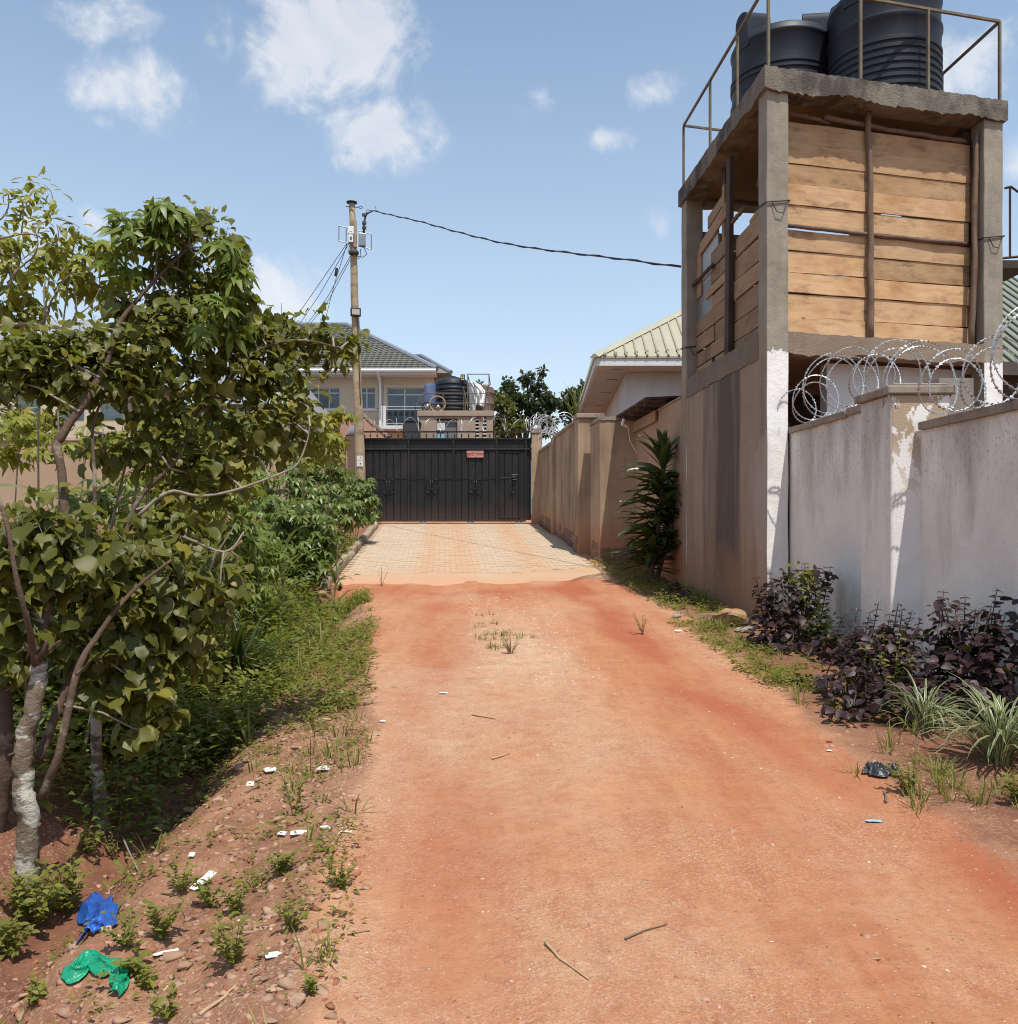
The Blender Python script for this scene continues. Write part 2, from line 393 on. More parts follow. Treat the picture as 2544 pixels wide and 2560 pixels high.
def tower_col_mat():
    h = nodes('tower_column_concrete'); z = h.xyz(h.pos)
    col = h.mix(h.rng(h.noise(3, 6, .6), .3, .7), (.34,.30,.24), (.245,.21,.165))
    pits = h.noise(38, 4, .7); col = h.mix(h.rng(pits, .66, .74, 0, .8), col, (.06,.05,.045))
    st = h.noise(3, 5, .65, (1,1,.15)); col = h.mix(h.rng(st, .56, .78, 0, .5), col, (.11,.09,.075))
    nx = h.xyz(h.geo.outputs['Normal'])
    facing = h.mth('LESS_THAN', nx[1], -.75)
    edge = h.mth('ADD', z[2], h.mth('ADD', h.mth('MULTIPLY', h.noise(9, 5, .7), .28), h.mth('MULTIPLY', h.noise(30, 3, .7), .08)))
    m = h.mth('MULTIPLY', h.mth('LESS_THAN', edge, 3.95), facing)
    wcol = h.mix(h.rng(h.noise(4, 4), .3, .7), (.86,.83,.79), (.76,.73,.69))
    lowz = h.rng(h.mth('SUBTRACT', z[2], h.mth('MULTIPLY', h.noise(4, 4), .6)), .2, 1.0, .7, 0)
    wcol = h.mix(lowz, wcol, (.40,.23,.14))
    rub = h.noise(7, 5, .7, (1,1,.25), loc=(1,2,3)); wcol = h.mix(h.rng(rub, .62, .7, 0, .7), wcol, (.33,.25,.19))
    col = h.mix(m, col, wcol)
    # whitewash that ran round onto the lane side near the corner
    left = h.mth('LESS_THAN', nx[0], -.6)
    reach = h.rng(h.mth('ADD', z[1], h.mth('MULTIPLY', h.noise(3, 5, .7, (1,1,.15)), 1.2)), 11.35, 11.75, 1, 0)
    ww = h.mth('MULTIPLY', h.mth('MULTIPLY', reach, left), h.mth('LESS_THAN', h.mth('ADD', z[2], h.noise(5,4)), 3.2))
    col = h.mix(h.mth('MULTIPLY', ww, .75), col, (.52,.48,.45))
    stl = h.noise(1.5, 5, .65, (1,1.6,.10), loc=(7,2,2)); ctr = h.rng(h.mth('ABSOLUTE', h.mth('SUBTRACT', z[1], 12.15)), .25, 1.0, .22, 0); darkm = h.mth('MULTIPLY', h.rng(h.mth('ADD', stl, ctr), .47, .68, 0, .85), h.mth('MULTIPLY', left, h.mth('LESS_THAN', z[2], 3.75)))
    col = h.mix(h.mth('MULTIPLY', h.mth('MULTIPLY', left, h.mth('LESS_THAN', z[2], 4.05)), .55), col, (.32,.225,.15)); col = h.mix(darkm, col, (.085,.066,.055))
    soil = h.mth('MULTIPLY', h.rng(h.mth('SUBTRACT', z[2], h.mth('MULTIPLY', h.noise(2, 4), .8)), .35, 1.15, .8, 0), left)
    col = h.mix(soil, col, (.36,.19,.105))
    h.L.new(col, h.b.inputs['Base Color']); h.b.inputs['Roughness'].default_value = .93; h.b.inputs['Specular IOR Level'].default_value = .2
    h.L.new(h.bump(h.noise(75, 5, .7), .6, .008, h.bump(h.noise(7, 4), .4, .03)), h.b.inputs['Normal'])
    return h.m
M_tcol = tower_col_mat()
def wood_mat(name, c1, c2, c3, grain=26, rndv=.14, dirs=(.12,.12,1), rough=.75, knots=True, weather=.5):
    h = nodes(name); tcn = h.N.new('ShaderNodeTexCoord'); vec = tcn.outputs['Object']
    cb = h.N.new('ShaderNodeCombineXYZ'); r0 = h.mth('MULTIPLY', h.rnd(), 53.0)
    for i in range(3): h.L.new(r0, cb.inputs[i])
    off = h.N.new('ShaderNodeVectorMath'); h.L.new(vec, off.inputs[0]); h.L.new(cb.outputs[0], off.inputs[1]); vec = off.outputs[0]
    g = h.noise(grain, 6, .65, dirs, vec=vec); b = h.noise(2.4, 4, .6, (.5,.5,1.6), vec=vec)
    col = h.mix(h.rng(g, .3, .7), c1, c2); col = h.mix(h.rng(b, .50, .74, 0, .85), col, c3)
    fg = h.noise(90, 3, .6, dirs, vec=vec); col = h.mix(h.rng(fg, .52, .75, 0, .45), col, c3)
    if knots:
        v = h.N.new('ShaderNodeTexVoronoi'); v.inputs['Scale'].default_value = 3.1
        mp = h.N.new('ShaderNodeMapping'); mp.inputs[3].default_value = (.75,.75,1.5); h.L.new(vec, mp.inputs[0]); h.L.new(mp.outputs[0], v.inputs['Vector'])
        k = h.rng(v.outputs['Distance'], .05, .11, .75, 0); col = h.mix(k, col, (.11,.055,.025))
    w = h.noise(1.6, 5, .7, (1,1,1.2), vec=vec, loc=(4,2,7)); col = h.mix(h.rng(w, .56, .74, 0, weather), col, tuple(q*.42 for q in c2))
    r = h.rng(h.rnd(), 0, 1, 1-rndv, 1+rndv); hs = h.N.new('ShaderNodeHueSaturation'); h.L.new(col, hs.inputs['Color']); h.L.new(r, hs.inputs['Value'])
    h.L.new(hs.outputs[0], h.b.inputs['Base Color']); h.b.inputs['Roughness'].default_value = rough; h.b.inputs['Specular IOR Level'].default_value = .25
    h.L.new(h.bump(g, .35, .006), h.b.inputs['Normal']); return h.m
M_plank = wood_mat('sawn_plank_wood', (.60,.36,.165), (.47,.265,.115), (.33,.165,.07))
M_plank2 = wood_mat('weathered_plank_wood', (.36,.235,.14), (.27,.17,.10), (.17,.10,.06), rndv=.22, weather=.7)
M_pole = wood_mat('rough_pole_wood', (.20,.135,.095), (.13,.085,.06), (.08,.05,.036), dirs=(1,1,.1), knots=False)
M_post = wood_mat('dark_post_wood', (.085,.055,.04), (.06,.04,.03), (.03,.02,.016), dirs=(1,1,.1), knots=False)
M_upole = wood_mat('utility_pole_wood', (.43,.335,.22), (.30,.225,.14), (.12,.085,.055), grain=16, dirs=(1,1,.06), knots=False, rndv=0)
M_rail = rough_mat('dull_gold_paint_steel', (.20,.165,.095), (.13,.105,.065), 8, .6, .1, 60, c3=(.10,.05,.03), sscale=6, sstretch=(1,1,1), samt=.7, spec=.4)
M_tank = rough_mat('black_polyethylene', (.014,.017,.025), (.020,.023,.032), 3, .50, .04, 40, c3=(.060,.056,.052), sscale=2.5, slo=.56, shi=.82, samt=.3, spec=.32)
M_gate = rough_mat('black_gate_paint', (.009,.009,.010), (.014,.013,.013), 3, .55, .15, 30, c3=(.075,.055,.042), sscale=3, slo=.55, shi=.8, samt=.4, spec=.35, splash=((.10,.055,.036), 0, .5, 1.95, .5))
M_dark = plain('dark_void_paint', (.012,.012,.014), .8)
M_wire = plain('galvanised_wire', (.50,.50,.50), .48, .75, .5)
M_wirew = plain('pale_razor_tape', (.72,.73,.74), .45, .6, .5)
M_cable = plain('black_cable_sheath', (.03,.03,.035), .6)
M_white_paint = rough_mat('white_fascia_paint', (.74,.73,.71), (.64,.63,.61), 4, .7, .1, 40)
M_whitewall = rough_mat('whitewashed_house_wall', (.70,.69,.67), (.62,.61,.59), 2, .9, .3, 60, c3=(.45,.42,.39), sscale=1.2, samt=.5)
M_cream = rough_mat('cream_render', (.62,.52,.38), (.56,.465,.335), 1.5, .9, .15, 40)
M_soffit_w = rough_mat('white_soffit_board', (.62,.57,.52), (.55,.50,.455), 2, .85, .1, 30)
M_tile = rough_mat('grey_green_roof_tile', (.21,.205,.175), (.165,.16,.135), 2, .75, .2, 30, c3=(.10,.10,.085), sscale=1.3, samt=.5, sstretch=(1,1,1))
M_sheet = rough_mat('pale_green_roof_sheet', (.44,.41,.29), (.37,.345,.245), 1.6, .5, .05, 20, c3=(.33,.30,.21), sscale=1.2, sstretch=(1,1,.4), samt=.5, spec=.45)
M_rib = rough_mat('darker_roof_rib_coat', (.36,.34,.25), (.26,.25,.19), 4, .5, .05, 20)  # ribs a darker tone than the pale green sheet
M_greensheet = rough_mat('green_roof_sheet', (.25,.262,.195), (.20,.215,.16), 1.6, .5, .05, 20, spec=.45)
M_rust = rough_mat('rusty_iron_sheet', (.22,.13,.085), (.14,.08,.055), 5, .75, .2, 40, c3=(.40,.36,.32), sscale=4, samt=.5)
M_zinc = rough_mat('dull_iron_sheet', (.30,.32,.33), (.22,.235,.245), 4, .5, .1, 30, c3=(.16,.11,.08), sscale=3, samt=.5, metal=.35)
M_greysheet = rough_mat('grey_roof_sheet', (.30,.31,.33), (.25,.26,.28), 2, .55, .05, 20)
M_redsheet = rough_mat('brown_red_roof_sheet', (.27,.135,.085), (.22,.11,.07), 2, .6, .05, 20)
M_galv = rough_mat('galvanised_steel', (.34,.35,.36), (.25,.26,.27), 8, .4, .05, 30, metal=.7, spec=.5)
M_box = plain('white_box_plastic', (.78,.78,.76), .5)
def glass_mat():
    h = nodes('window_glass'); n = h.noise(1.5, 2); h.L.new(h.mix(h.rng(n, .3, .7), (.05,.075,.095), (.10,.13,.15)), h.b.inputs['Base Color'])
    h.b.inputs['Roughness'].default_value = .08; h.b.inputs['Specular IOR Level'].default_value = .6; return h.m
M_glass = glass_mat()
M_frame = plain('grey_window_frame', (.55,.56,.55), .5)
M_signred = plain('faded_red_sign', (.36,.09,.075), .6)
M_letter = plain('pale_lettering', (.75,.62,.58), .6)
M_paper = rough_mat('white_paper', (.74,.72,.69), (.62,.585,.54), 14, .85, .1, 60, c3=(.42,.29,.21), sscale=22, sstretch=(1,1,1), samt=.5)
M_ink = plain('printed_ink', (.08,.07,.08), .8)
M_kerb = rough_mat('kerb_concrete', (.42,.335,.25), (.33,.255,.185), 4, .93, .4, 60, c3=(.30,.16,.08), sscale=3, sstretch=(1,1,.6), samt=.6)
M_bark = rough_mat('lichen_bark', (.24,.185,.13), (.13,.09,.062), 9, .95, .9, 40, c3=(.55,.53,.44), sscale=5, sstretch=(.8,.8,1.8), slo=.50, shi=.57, samt=.85, bdist=.025)
M_bark2 = rough_mat('brown_bark', (.13,.085,.057), (.08,.052,.036), 8, .95, .7, 40, c3=(.33,.27,.21), sscale=7, sstretch=(1,1,1.4), slo=.58, shi=.68, samt=.6, bdist=.015)
M_twig = rough_mat('grey_twig_bark', (.35,.29,.23), (.23,.18,.14), 12, .95, .3, 60)
M_stem = rough_mat('green_stem', (.16,.16,.07), (.22,.14,.08), 6, .8, .1, 40)
M_rock = rough_mat('brown_stone', (.42,.25,.155), (.30,.165,.10), 9, .95, .8, 40, c3=(.56,.44,.33), sscale=5, sstretch=(1,1,1), samt=.6, rndv=.2, bdist=.015, obj=True)
M_rubble = rough_mat('pale_rubble', (.50,.33,.225), (.36,.20,.125), 7, .95, .5, 50, rndv=.25)
M_straw = rough_mat('dry_straw', (.50,.36,.21), (.38,.25,.14), 9, .9, .1, 50)
L_tree = leaf_mat('large_leaf', (.085,.098,.014), (.19,.188,.036), (.27,.23,.03), .06, .46, .48, .45, under=(.115,.118,.035))
L_cass = leaf_mat('cassava_leaf', (.125,.18,.028), (.20,.25,.042), None, .1, .38, .42, .4)
L_cassy = leaf_mat('yellowing_cassava_leaf', (.22,.25,.035), (.33,.32,.05), (.35,.27,.03), .12, .45, .45, .4)
L_cassg = leaf_mat('deep_green_cassava_leaf', (.105,.155,.028), (.17,.22,.05), None, .1, .33, .38, .5)
L_weed = leaf_mat('weed_leaf', (.175,.20,.035), (.29,.29,.06), (.33,.27,.08), .08, .5, .5, .3)
L_grass = leaf_mat('grass_blade', (.17,.19,.04), (.28,.27,.075), (.36,.28,.12), .18, .35, .55, .3)
L_purple = leaf_mat('purple_leaf', (.024,.011,.014), (.044,.018,.021), (.070,.026,.024), .10, .12, .5, .35)
L_drac = leaf_mat('dark_strap_leaf', (.030,.055,.018), (.065,.095,.028), (.16,.17,.05), .06, .2, .28, .55)
L_far = leaf_mat('far_tree_leaf', (.018,.033,.014), (.038,.058,.024), None, .1, .25, .6, .25)
L_fary = leaf_mat('far_shrub_leaf', (.075,.095,.020), (.15,.15,.032), None, .1, .3, .55, .3)
L_maize = leaf_mat('maize_leaf', (.12,.17,.05), (.20,.24,.09), None, .1, .35, .5, .35)
def striped_leaf():
    h = nodes('striped_strap_leaf'); a = h.attr('edge')
    r = h.rnd(); col = h.mix(h.rng(a, .45, .6), (.09,.14,.03), (.52,.52,.30)); col = h.mix(h.mth('MULTIPLY', r, .45), col, (.10,.14,.035))
    h.L.new(col, h.b.inputs['Base Color']); h.b.inputs['Roughness'].default_value = .4
    t = h.N.new('ShaderNodeBsdfTranslucent'); h.L.new(col, t.inputs[0]); mx = h.N.new('ShaderNodeMixShader'); mx.inputs[0].default_value = .25
    h.L.new(h.b.outputs[0], mx.inputs[1]); h.L.new(t.outputs[0], mx.inputs[2]); h.L.new(mx.outputs[0], h.out.inputs[0]); return h.m
L_strip = striped_leaf()
def bag_mat(name, c):
    h = nodes(name); n = h.noise(9, 4); h.L.new(h.mix(h.rng(n, .3, .7), c, tuple(q*.6 for q in c)), h.b.inputs['Base Color'])
    h.b.inputs['Roughness'].default_value = .28; h.b.inputs['Specular IOR Level'].default_value = .5
    h.L.new(h.bump(h.noise(38, 4, .6, (1,2,1)), .5, .01), h.b.inputs['Normal']); return h.m
def ground_mat():
    h = nodes('red_laterite_soil')
    humus = h.attr('humus'); road = h.attr('road'); track = h.attr('track'); pale = h.attr('pale')
    n1 = h.noise(1.3, 6, .6); n2 = h.noise(7, 6, .65); n3 = h.noise(60, 5, .7); n4 = h.noise(190, 3, .6)
    verge = h.mix(h.rng(n2, .35, .62), (.37,.195,.115), (.215,.098,.056))
    verge = h.mix(h.rng(n1, .45, .7, 0, .7), verge, (.43,.235,.140))
    verge = h.mix(h.mth('MULTIPLY', humus, .9), verge, h.mix(h.rng(n2, .3, .7), (.245,.104,.058), (.155,.066,.040)))
    sk = h.noise(5, 6, .65, (1,.10,1), loc=(3,3,3)); rd = h.mix(h.rng(n1, .3, .7), (.485,.218,.108), (.42,.170,.083))
    rd = h.mix(h.rng(sk, .48, .66, 0, .6), rd, (.38,.128,.062)); rd = h.mix(h.rng(sk, .52, .34, 0, .45), rd, (.545,.285,.155))
    rd = h.mix(h.rng(n2, .4, .7, 0, .5), rd, (.54,.29,.16))
    rd = h.mix(h.mth('MULTIPLY', pale, h.rng(n2, .25, .6, .3, 1)), rd, (.58,.385,.24))
    rd = h.mix(h.mth('MULTIPLY', track, h.rng(n1, .2, .65, .6, 1)), rd, (.375,.108,.052))
    col = h.mix(h.rng(h.mth('ADD', road, h.mth('MULTIPLY', h.mth('SUBTRACT', n2, .5), .7)), .3, .7), verge, rd)
    n5 = h.noise(17, 6, .7); grit = h.mix(h.rng(n5, .50, .64, 0, .5), col, h.mix(.5, col, (.24,.095,.05)))
    patch = h.rng(h.mth('ADD', h.noise(.9, 4, .6, loc=(5,5,5)), h.mth('MULTIPLY', h.mth('SUBTRACT', pale, track), .25)), .42, .60, .12, 1); grit = h.mix(h.mth('MULTIPLY', h.rng(n3, .52, .60, 0, .65), patch), grit, h.mix(.55, col, (.68,.50,.36)))
    grit = h.mix(h.mth('MULTIPLY', h.rng(n4, .53, .60, 0, .7), patch), grit, h.mix(.65, col, (.17,.07,.04)))
    v = h.N.new('ShaderNodeTexVoronoi'); v.inputs['Scale'].default_value = 26; h.L.new(h.pos, v.inputs['Vector'])
    peb = h.mth('MULTIPLY', h.rng(v.outputs['Distance'], .10, .20, 1, 0), h.mth('GREATER_THAN', h.xyz(v.outputs['Color'])[0], .80))
    grit = h.mix(h.mth('MULTIPLY', peb, .75), grit, (.60,.40,.27))
    h.L.new(grit, h.b.inputs['Base Color']); h.b.inputs['Roughness'].default_value = .96; h.b.inputs['Specular IOR Level'].default_value = .15
    hb = h.mth('ADD', h.mth('MULTIPLY', n3, .7), h.mth('ADD', h.mth('MULTIPLY', n4, .35), h.mth('MULTIPLY', peb, .5)))
    h.L.new(h.bump(hb, .85, .014, h.bump(n5, .5, .03)), h.b.inputs['Normal']); return h.m
M_ground = ground_mat()
def paver_mat(name, rnd=True):
    h = nodes(name); n1 = h.noise(2, 5, .6)
    col = h.mix(h.rng(n1, .3, .7), (.52,.39,.27), (.47,.35,.24))
    if rnd: col = h.mix(h.rng(h.rnd(), 0, 1, 0, .35), col, (.42,.32,.22))
    else: col = h.mix(h.rng(h.attr('rnd'), 0, 1, 0, .35), col, (.42,.32,.22))
    p = h.xyz(h.pos); t = h.mth('ADD', p[0], h.mth('MULTIPLY', p[1], SH))
    for tc, w in ((.35, .30), (1.75, .26), (-.3, .2)):   # laterite dust carried up by tyres
        g = h.rng(h.mth('ABSOLUTE', h.mth('SUBTRACT', h.mth('ADD', t, h.mth('MULTIPLY', h.mth('SUBTRACT', n1, .5), .5)), tc)), w*.1, w*1.9, .55, 0)
        col = h.mix(g, col, (.50,.262,.13))
    col = h.mix(h.rng(p[1], 15.0, 18.5, .5, 0), col, (.50,.30,.165))
    h.L.new(col, h.b.inputs['Base Color']); h.b.inputs['Roughness'].default_value = .93
    h.L.new(h.bump(h.noise(70, 4), .3, .006), h.b.inputs['Normal']); return h.m
M_paver = paver_mat('dusty_paver'); M_paverj = paver_mat('dusty_paver_field', False)
M_bedding = plain('paver_bedding_sand', (.36,.245,.155), .95)
# ------------------------------------------------------------------ the ground: one sheet to the horizon
def build_ground():
    s = [-60, -20, -8, -3, 0, 1.2]
    q = 2.0
    while q < 32: s.append(q); q += max(.026, .0085*q)
    while q < 3000: s.append(q); q *= 1.25
    t = list(np.arange(-3.2, 4.6, .03)); e = -3.2; left = []
    st = .05
    while e > -2500: e -= st; left.append(e); st = st*1.12
    e = t[-1]; st = .05; right = []
    while e < 2500: e += st; right.append(e); st = st*1.14
    t = np.array(left[::-1] + t + right); s = np.array(s)
    S, T = np.meshgrid(s, t, indexing='ij')
    Z = zg(S, T); X = T - SH*np.minimum(S, 60); Y = S
    # below the paving and the walls' feet the sheet lies a little lower
    onramp = (S > RAMP0+.25) & (S < RAMP1-.1) & (T > -2.0) & (T < 3.0)
    Z = Z - onramp*.06
    v = np.stack([X, Y, Z], -1).reshape(-1, 3); n, m = S.shape
    i = np.arange(n-1)[:, None]*m + np.arange(m-1)[None, :]
    f = np.stack([i, i+1, i+m+1, i+m], -1).reshape(-1, 4)[:, ::-1]
    me = mesh_np('ground', v, f, True)
    wob = .22*fbm(S*.8, T*.8+4, 3) + .10*fbm(S*4, T*4, 2)
    rl = road_l(S)+wob; rr = road_r(S)+wob
    road = (1-sstep(-.12, .25, rl-T))*(1-sstep(-.15, .35, T-rr))
    c1 = np.interp(S, [2.5, 5.5, 9, 14], [.05, -.1, -.08, -.05])+.15*vnoise(S*.6, 2+0*S)
    c2 = np.interp(S, [2.5, 4.2, 7.2, 11, 15], [2.35, 2.3, 2.0, 2.05, 2.2])+.12*vnoise(S*.6, 9+0*S)
    tr = .45*np.exp(-((T-c1)/.30)**2) + 1.0*np.exp(-((T-c2)/.24)**2) + .35*np.exp(-((T-1.55)/.2)**2)*(S < 9)
    tr += .75*np.exp(-((S-13.9)/1.0)**2)*road
    tr = np.clip(tr*(.8+1.2*fbm(S*.9, T*2.2, 3)), 0, 1)
    pale = np.clip(1.0*np.exp(-((T-.85)/.55)**2)*np.exp(-((S-9.5)/3.2)**2) + .5*np.exp(-((T-c1)/.6)**2)*(S < 8) + .8*fbm(S*.6+3, T*1.2, 3), 0, 1)
    humus = np.clip(sstep(.0, .45, T-rr)+sstep(-1.2, -1.75, T), 0, 1)
    for nm, a in (('humus', humus), ('road', road), ('track', tr), ('pale', pale)):
        at = me.attributes.new(nm, 'FLOAT', 'POINT'); at.data.foreach_set('value', a.astype(np.float32).ravel())
    o = link('ground', me, M_ground, None, 'structure'); return o
build_ground()

# ------------------------------------------------------------------ paved slope with kerb
def paved():
    dw = bpy.data.objects.new('driveway', None); COL.objects.link(dw); tag(dw, 'sloping driveway of dusty concrete pavers up to the black gate', kind='structure')
    dw.location = ST(RAMP0, 0, float(base_z(RAMP0)))
    mb = MB()       # bedding
    for a, b in ((15.9, RAMP1+.4),):
        q = [ST(a, -1.93, float(base_z(a))-.045), ST(a, 3.1, float(base_z(a))-.045), ST(b, 2.9, float(base_z(b))-.045), ST(b, -1.95, float(base_z(b))-.045)]
        mb.hexa([p-Vector((0,0,.1)) for p in q], q)
    mk('bedding', mb, M_bedding, dw)
    ap = MB()       # concrete apron at the foot of the slope, its lower edge curving away to the right
    ts = np.linspace(-1.86, 3.08, 61)
    fr = [ST(14.75+.5*max(0, (t-.6)/2.4)**2*3.1+.06*math.sin(t*5), t, 0) for t in ts]; fr = [p+Vector((0, .30*float(fbm(p.x*3.1, 3.1, 4)), 0)) for p in fr]
    for i in range(60):
        a0, a1 = fr[i], fr[i+1]; b0, b1 = ST(16.2+.9*max(0, (ts[i]-1.2)/1.9), ts[i], 0), ST(16.2+.9*max(0, (ts[i+1]-1.2)/1.9), ts[i+1], 0)
        top = []
        for p in (a0, a1, b1, b0):
            s = p.y; top.append(Vector((p.x, p.y, float(base_z(s))+(-.002 if s > 15.9 else -.004))))
        ap.hexa([p-Vector((0,0,.14)) for p in top], top)
    h = nodes('dusty_apron_concrete'); n1 = h.noise(1.6, 5, .6)
    sp_ = h.xyz(h.pos)[1]; fr_ = h.rng(h.mth('ADD', sp_, h.mth('MULTIPLY', h.noise(3, 5, .7), 1.6)), 15.5, 16.6, 1, 0); h.L.new(h.mix(fr_, h.mix(h.rng(n1, .35, .65), (.47,.325,.21), (.48,.275,.15)), h.mix(h.rng(h.noise(40, 4, .7), .4, .6), (.50,.235,.125), (.56,.32,.19))), h.b.inputs['Base Color']); h.b.inputs['Roughness'].default_value = .95
    h.L.new(h.bump(h.noise(50, 5), .4, .008), h.b.inputs['Normal'])
    mk('apron', ap, h.m, dw)
    # pavers, brick bond
    cells = []
    w = .225; dp = .125; rows = int((RAMP1+.15-16.25)/dp)
    for r in range(rows):
        s = 16.205+r*dp; off = (r % 2)*w/2
        k = 0
        while True:
            t = -1.9+off+k*w; k += 1
            if t+w > 3.02-.014*(s-17.5): break
            if s < 16.2+.9*max(0, (t-1.2)/1.9): continue
            cells.append((s, t))
    g = .003; hh = .055
    me = MB().box((0,0,0), Vector((1,0,0)), Vector((0,1,0)), g, w-g, g, dp-g, -hh, 0)
    m0 = bpy.data.meshes.new('paver'); m0.from_pydata(me.v, [], me.f); m0.update()
    slope = math.atan(.0943)
    for i, (s, t) in enumerate(cells[:300]):
        o = link('paver', m0, M_paver, dw); p = ST(s, t, float(base_z(s))+random.uniform(-.003, .004))
        o.location = p-dw.location; o.rotation_euler = (slope, random.uniform(-.008, .008), random.uniform(-.012, .012))
    big = MB(); rn = []
    for (s, t) in cells[300:]:
        dz = random.uniform(-.003, .004)
        z0, z1 = float(base_z(s+g))+dz, float(base_z(s+dp-g))+dz
        q = [ST(s+g, t+g, z0), ST(s+g, t+w-g, z0), ST(s+dp-g, t+w-g, z1), ST(s+dp-g, t+g, z1)]
        q = [q[0], q[1], q[2], q[3]]
        big.hexa([p-Vector((0,0,hh)) for p in q], q); rn += [random.random()]*6
    o = mk('paver', big, M_paverj, dw, kind='stuff')
    at = o.data.attributes.new('rnd', 'FLOAT', 'FACE'); at.data.foreach_set('value', np.array(rn, np.float32))
    # kerb along the left edge, rounded stones, two of them sunken
    kb = bpy.data.objects.new('kerb', None); COL.objects.link(kb); tag(kb, 'low concrete kerb along the left edge of the driveway', kind='structure')
    kb.location = ST(14.6, -2.0, float(base_z(14.6)))
    s = 14.55
    i = 0
    while s < 26.3:
        ln = 1.12; b = MB(); e = min(s+ln-.02, 26.35)
        sink = -.05 if i in (3,) else random.uniform(-.012, .012)
        prof = [(-.085, -.25), (.085, -.25), (.08, .07), (.045, .115), (-.03, .118), (-.08, .08)]
        jt = random.uniform(-.02, .02)
        ring = []
        for ss in (s, e):
            tt = float(np.interp(ss, [14.5, 16.5, 26.4], [-1.98, -2.0, -2.02]))+jt
            ring.append([ST(ss, tt+x, float(base_z(ss))+z+sink+.02) for x, z in prof])
        n = len(prof); b.add(ring[0]+ring[1], [tuple(range(n)), tuple(range(2*n-1, n-1, -1))]+[((k+1) % n, k, n+k, n+(k+1) % n) for k in range(n)])
        mk('kerb_stone', b, M_kerb, kb, bevel=.012); s += ln; i += 1
paved()

# ------------------------------------------------------------------ walls
def poly_wall(mb, pts, z0s, z1, th, side=1):
    """upright slab following pts (x,y); thickness to the right of travel when side is 1"""
    for i in range(len(pts)-1):
        a, b = Vector(pts[i][:2]), Vector(pts[i+1][:2]); d = (b-a).normalized(); n = Vector((d.y, -d.x))*side*th
        q = [a, b, b+n, a+n]
        zt_ = z1 if not isinstance(z1, (list, tuple)) else None
        za = z0s if not isinstance(z0s, (list, tuple)) else None
        lo = [za]*4 if za is not None else [z0s[i], z0s[i+1], z0s[i+1], z0s[i]]
        hi = [zt_]*4 if zt_ is not None else [z1[i], z1[i+1], z1[i+1], z1[i]]
        if side < 0: q = q[::-1]; lo = lo[::-1]; hi = hi[::-1]
        mb.hexa([Vector((p.x, p.y, z)) for p, z in zip(q, lo)], [Vector((p.x, p.y, z)) for p, z in zip(q, hi)])
    return mb
def lane_box(mb, s0, s1, t0, t1, z0, z1, t0b=None, t1b=None):
    t0b = t0 if t0b is None else t0b; t1b = t1 if t1b is None else t1b
    q = [ST(s0, t0, 0), ST(s0, t1, 0), ST(s1, t1b, 0), ST(s1, t0b, 0)]
    return mb.hexa([Vector((p.x, p.y, z0)) for p in q], [Vector((p.x, p.y, z1)) for p in q])

def white_wall():
    w = thing('white_boundary_wall', 'stained white plastered boundary wall running from the tower to the right edge', 'wall', ST(9, 4.2, .3))
    mk('panel', lane_box(MB(), 7.95, 10.62, 4.16, 4.36, -.2, 2.80), M_white, w, bevel=.008)
    mk('panel', lane_box(MB(), 2.2, 7.70, 4.16, 4.36, -.4, 2.49), M_white, w, bevel=.008)
    mk('panel', lane_box(MB(), -4, 2.19, 4.16, 4.36, -.5, 2.49), M_white, w)
    c = MB(); s = 7.95
    def cop(mb, s0, s1, z):
        n = max(2, int((s1-s0)/.35)); prev = None; pts = []
        for i in range(n+1):
            s = s0+(s1-s0)*i/n; j = random.uniform(-.006, .006)
            pts.append([ST(s, 4.125+j, z-.005), ST(s, 4.395, z-.005), ST(s, 4.395, z+.055), ST(s, 4.26, z+.085+j), ST(s, 4.12+j, z+.060+j)])
        for i in range(n):
            a, b = pts[i], pts[i+1]; n0 = len(mb.v); mb.v += [tuple(q) for q in a+b]
            for k in range(5): mb.f.append((n0+k, n0+(k+1) % 5, n0+5+(k+1) % 5, n0+5+k))
        mb.f.append(tuple(n0+5+k for k in range(5))); mb.f.append(tuple(len(mb.v)-10*n+k for k in range(5))[::-1])
    for a, b, z in ((8.28, 9.05, 2.80), (9.07, 10.56, 2.785), (4.4, 7.66, 2.49), (1.2, 4.38, 2.49)):
        m = MB(); cop(m, a, b, z); mk('coping', m, M_cope, w)
    pl = MB(); lane_box(pl, 7.69, 8.26, 3.91, 4.42, -.3, 2.80)
    mk('pillar', pl, M_peel, w, bevel=.012)
    side = MB(); lane_box(side, 7.70, 8.25, 3.905, 3.93, -.3, 2.795)
    mk('pillar_side', side, M_white, w)
    cp = MB(); lane_box(cp, 7.655, 8.30, 3.86, 4.46, 2.80, 2.875); lane_box(cp, 7.69, 8.2, 3.93, 4.40, 2.875, 2.90)
    mk('pillar_cap', cp, M_cope, w, bevel=.012)
    # old stump of a plinth post behind the pillar top
    lane = MB(); lane_box(lane, 7.9, 8.3, 4.44, 4.75, 2.3, 2.98); mk('back_post', lane, M_conc, w)
white_wall()

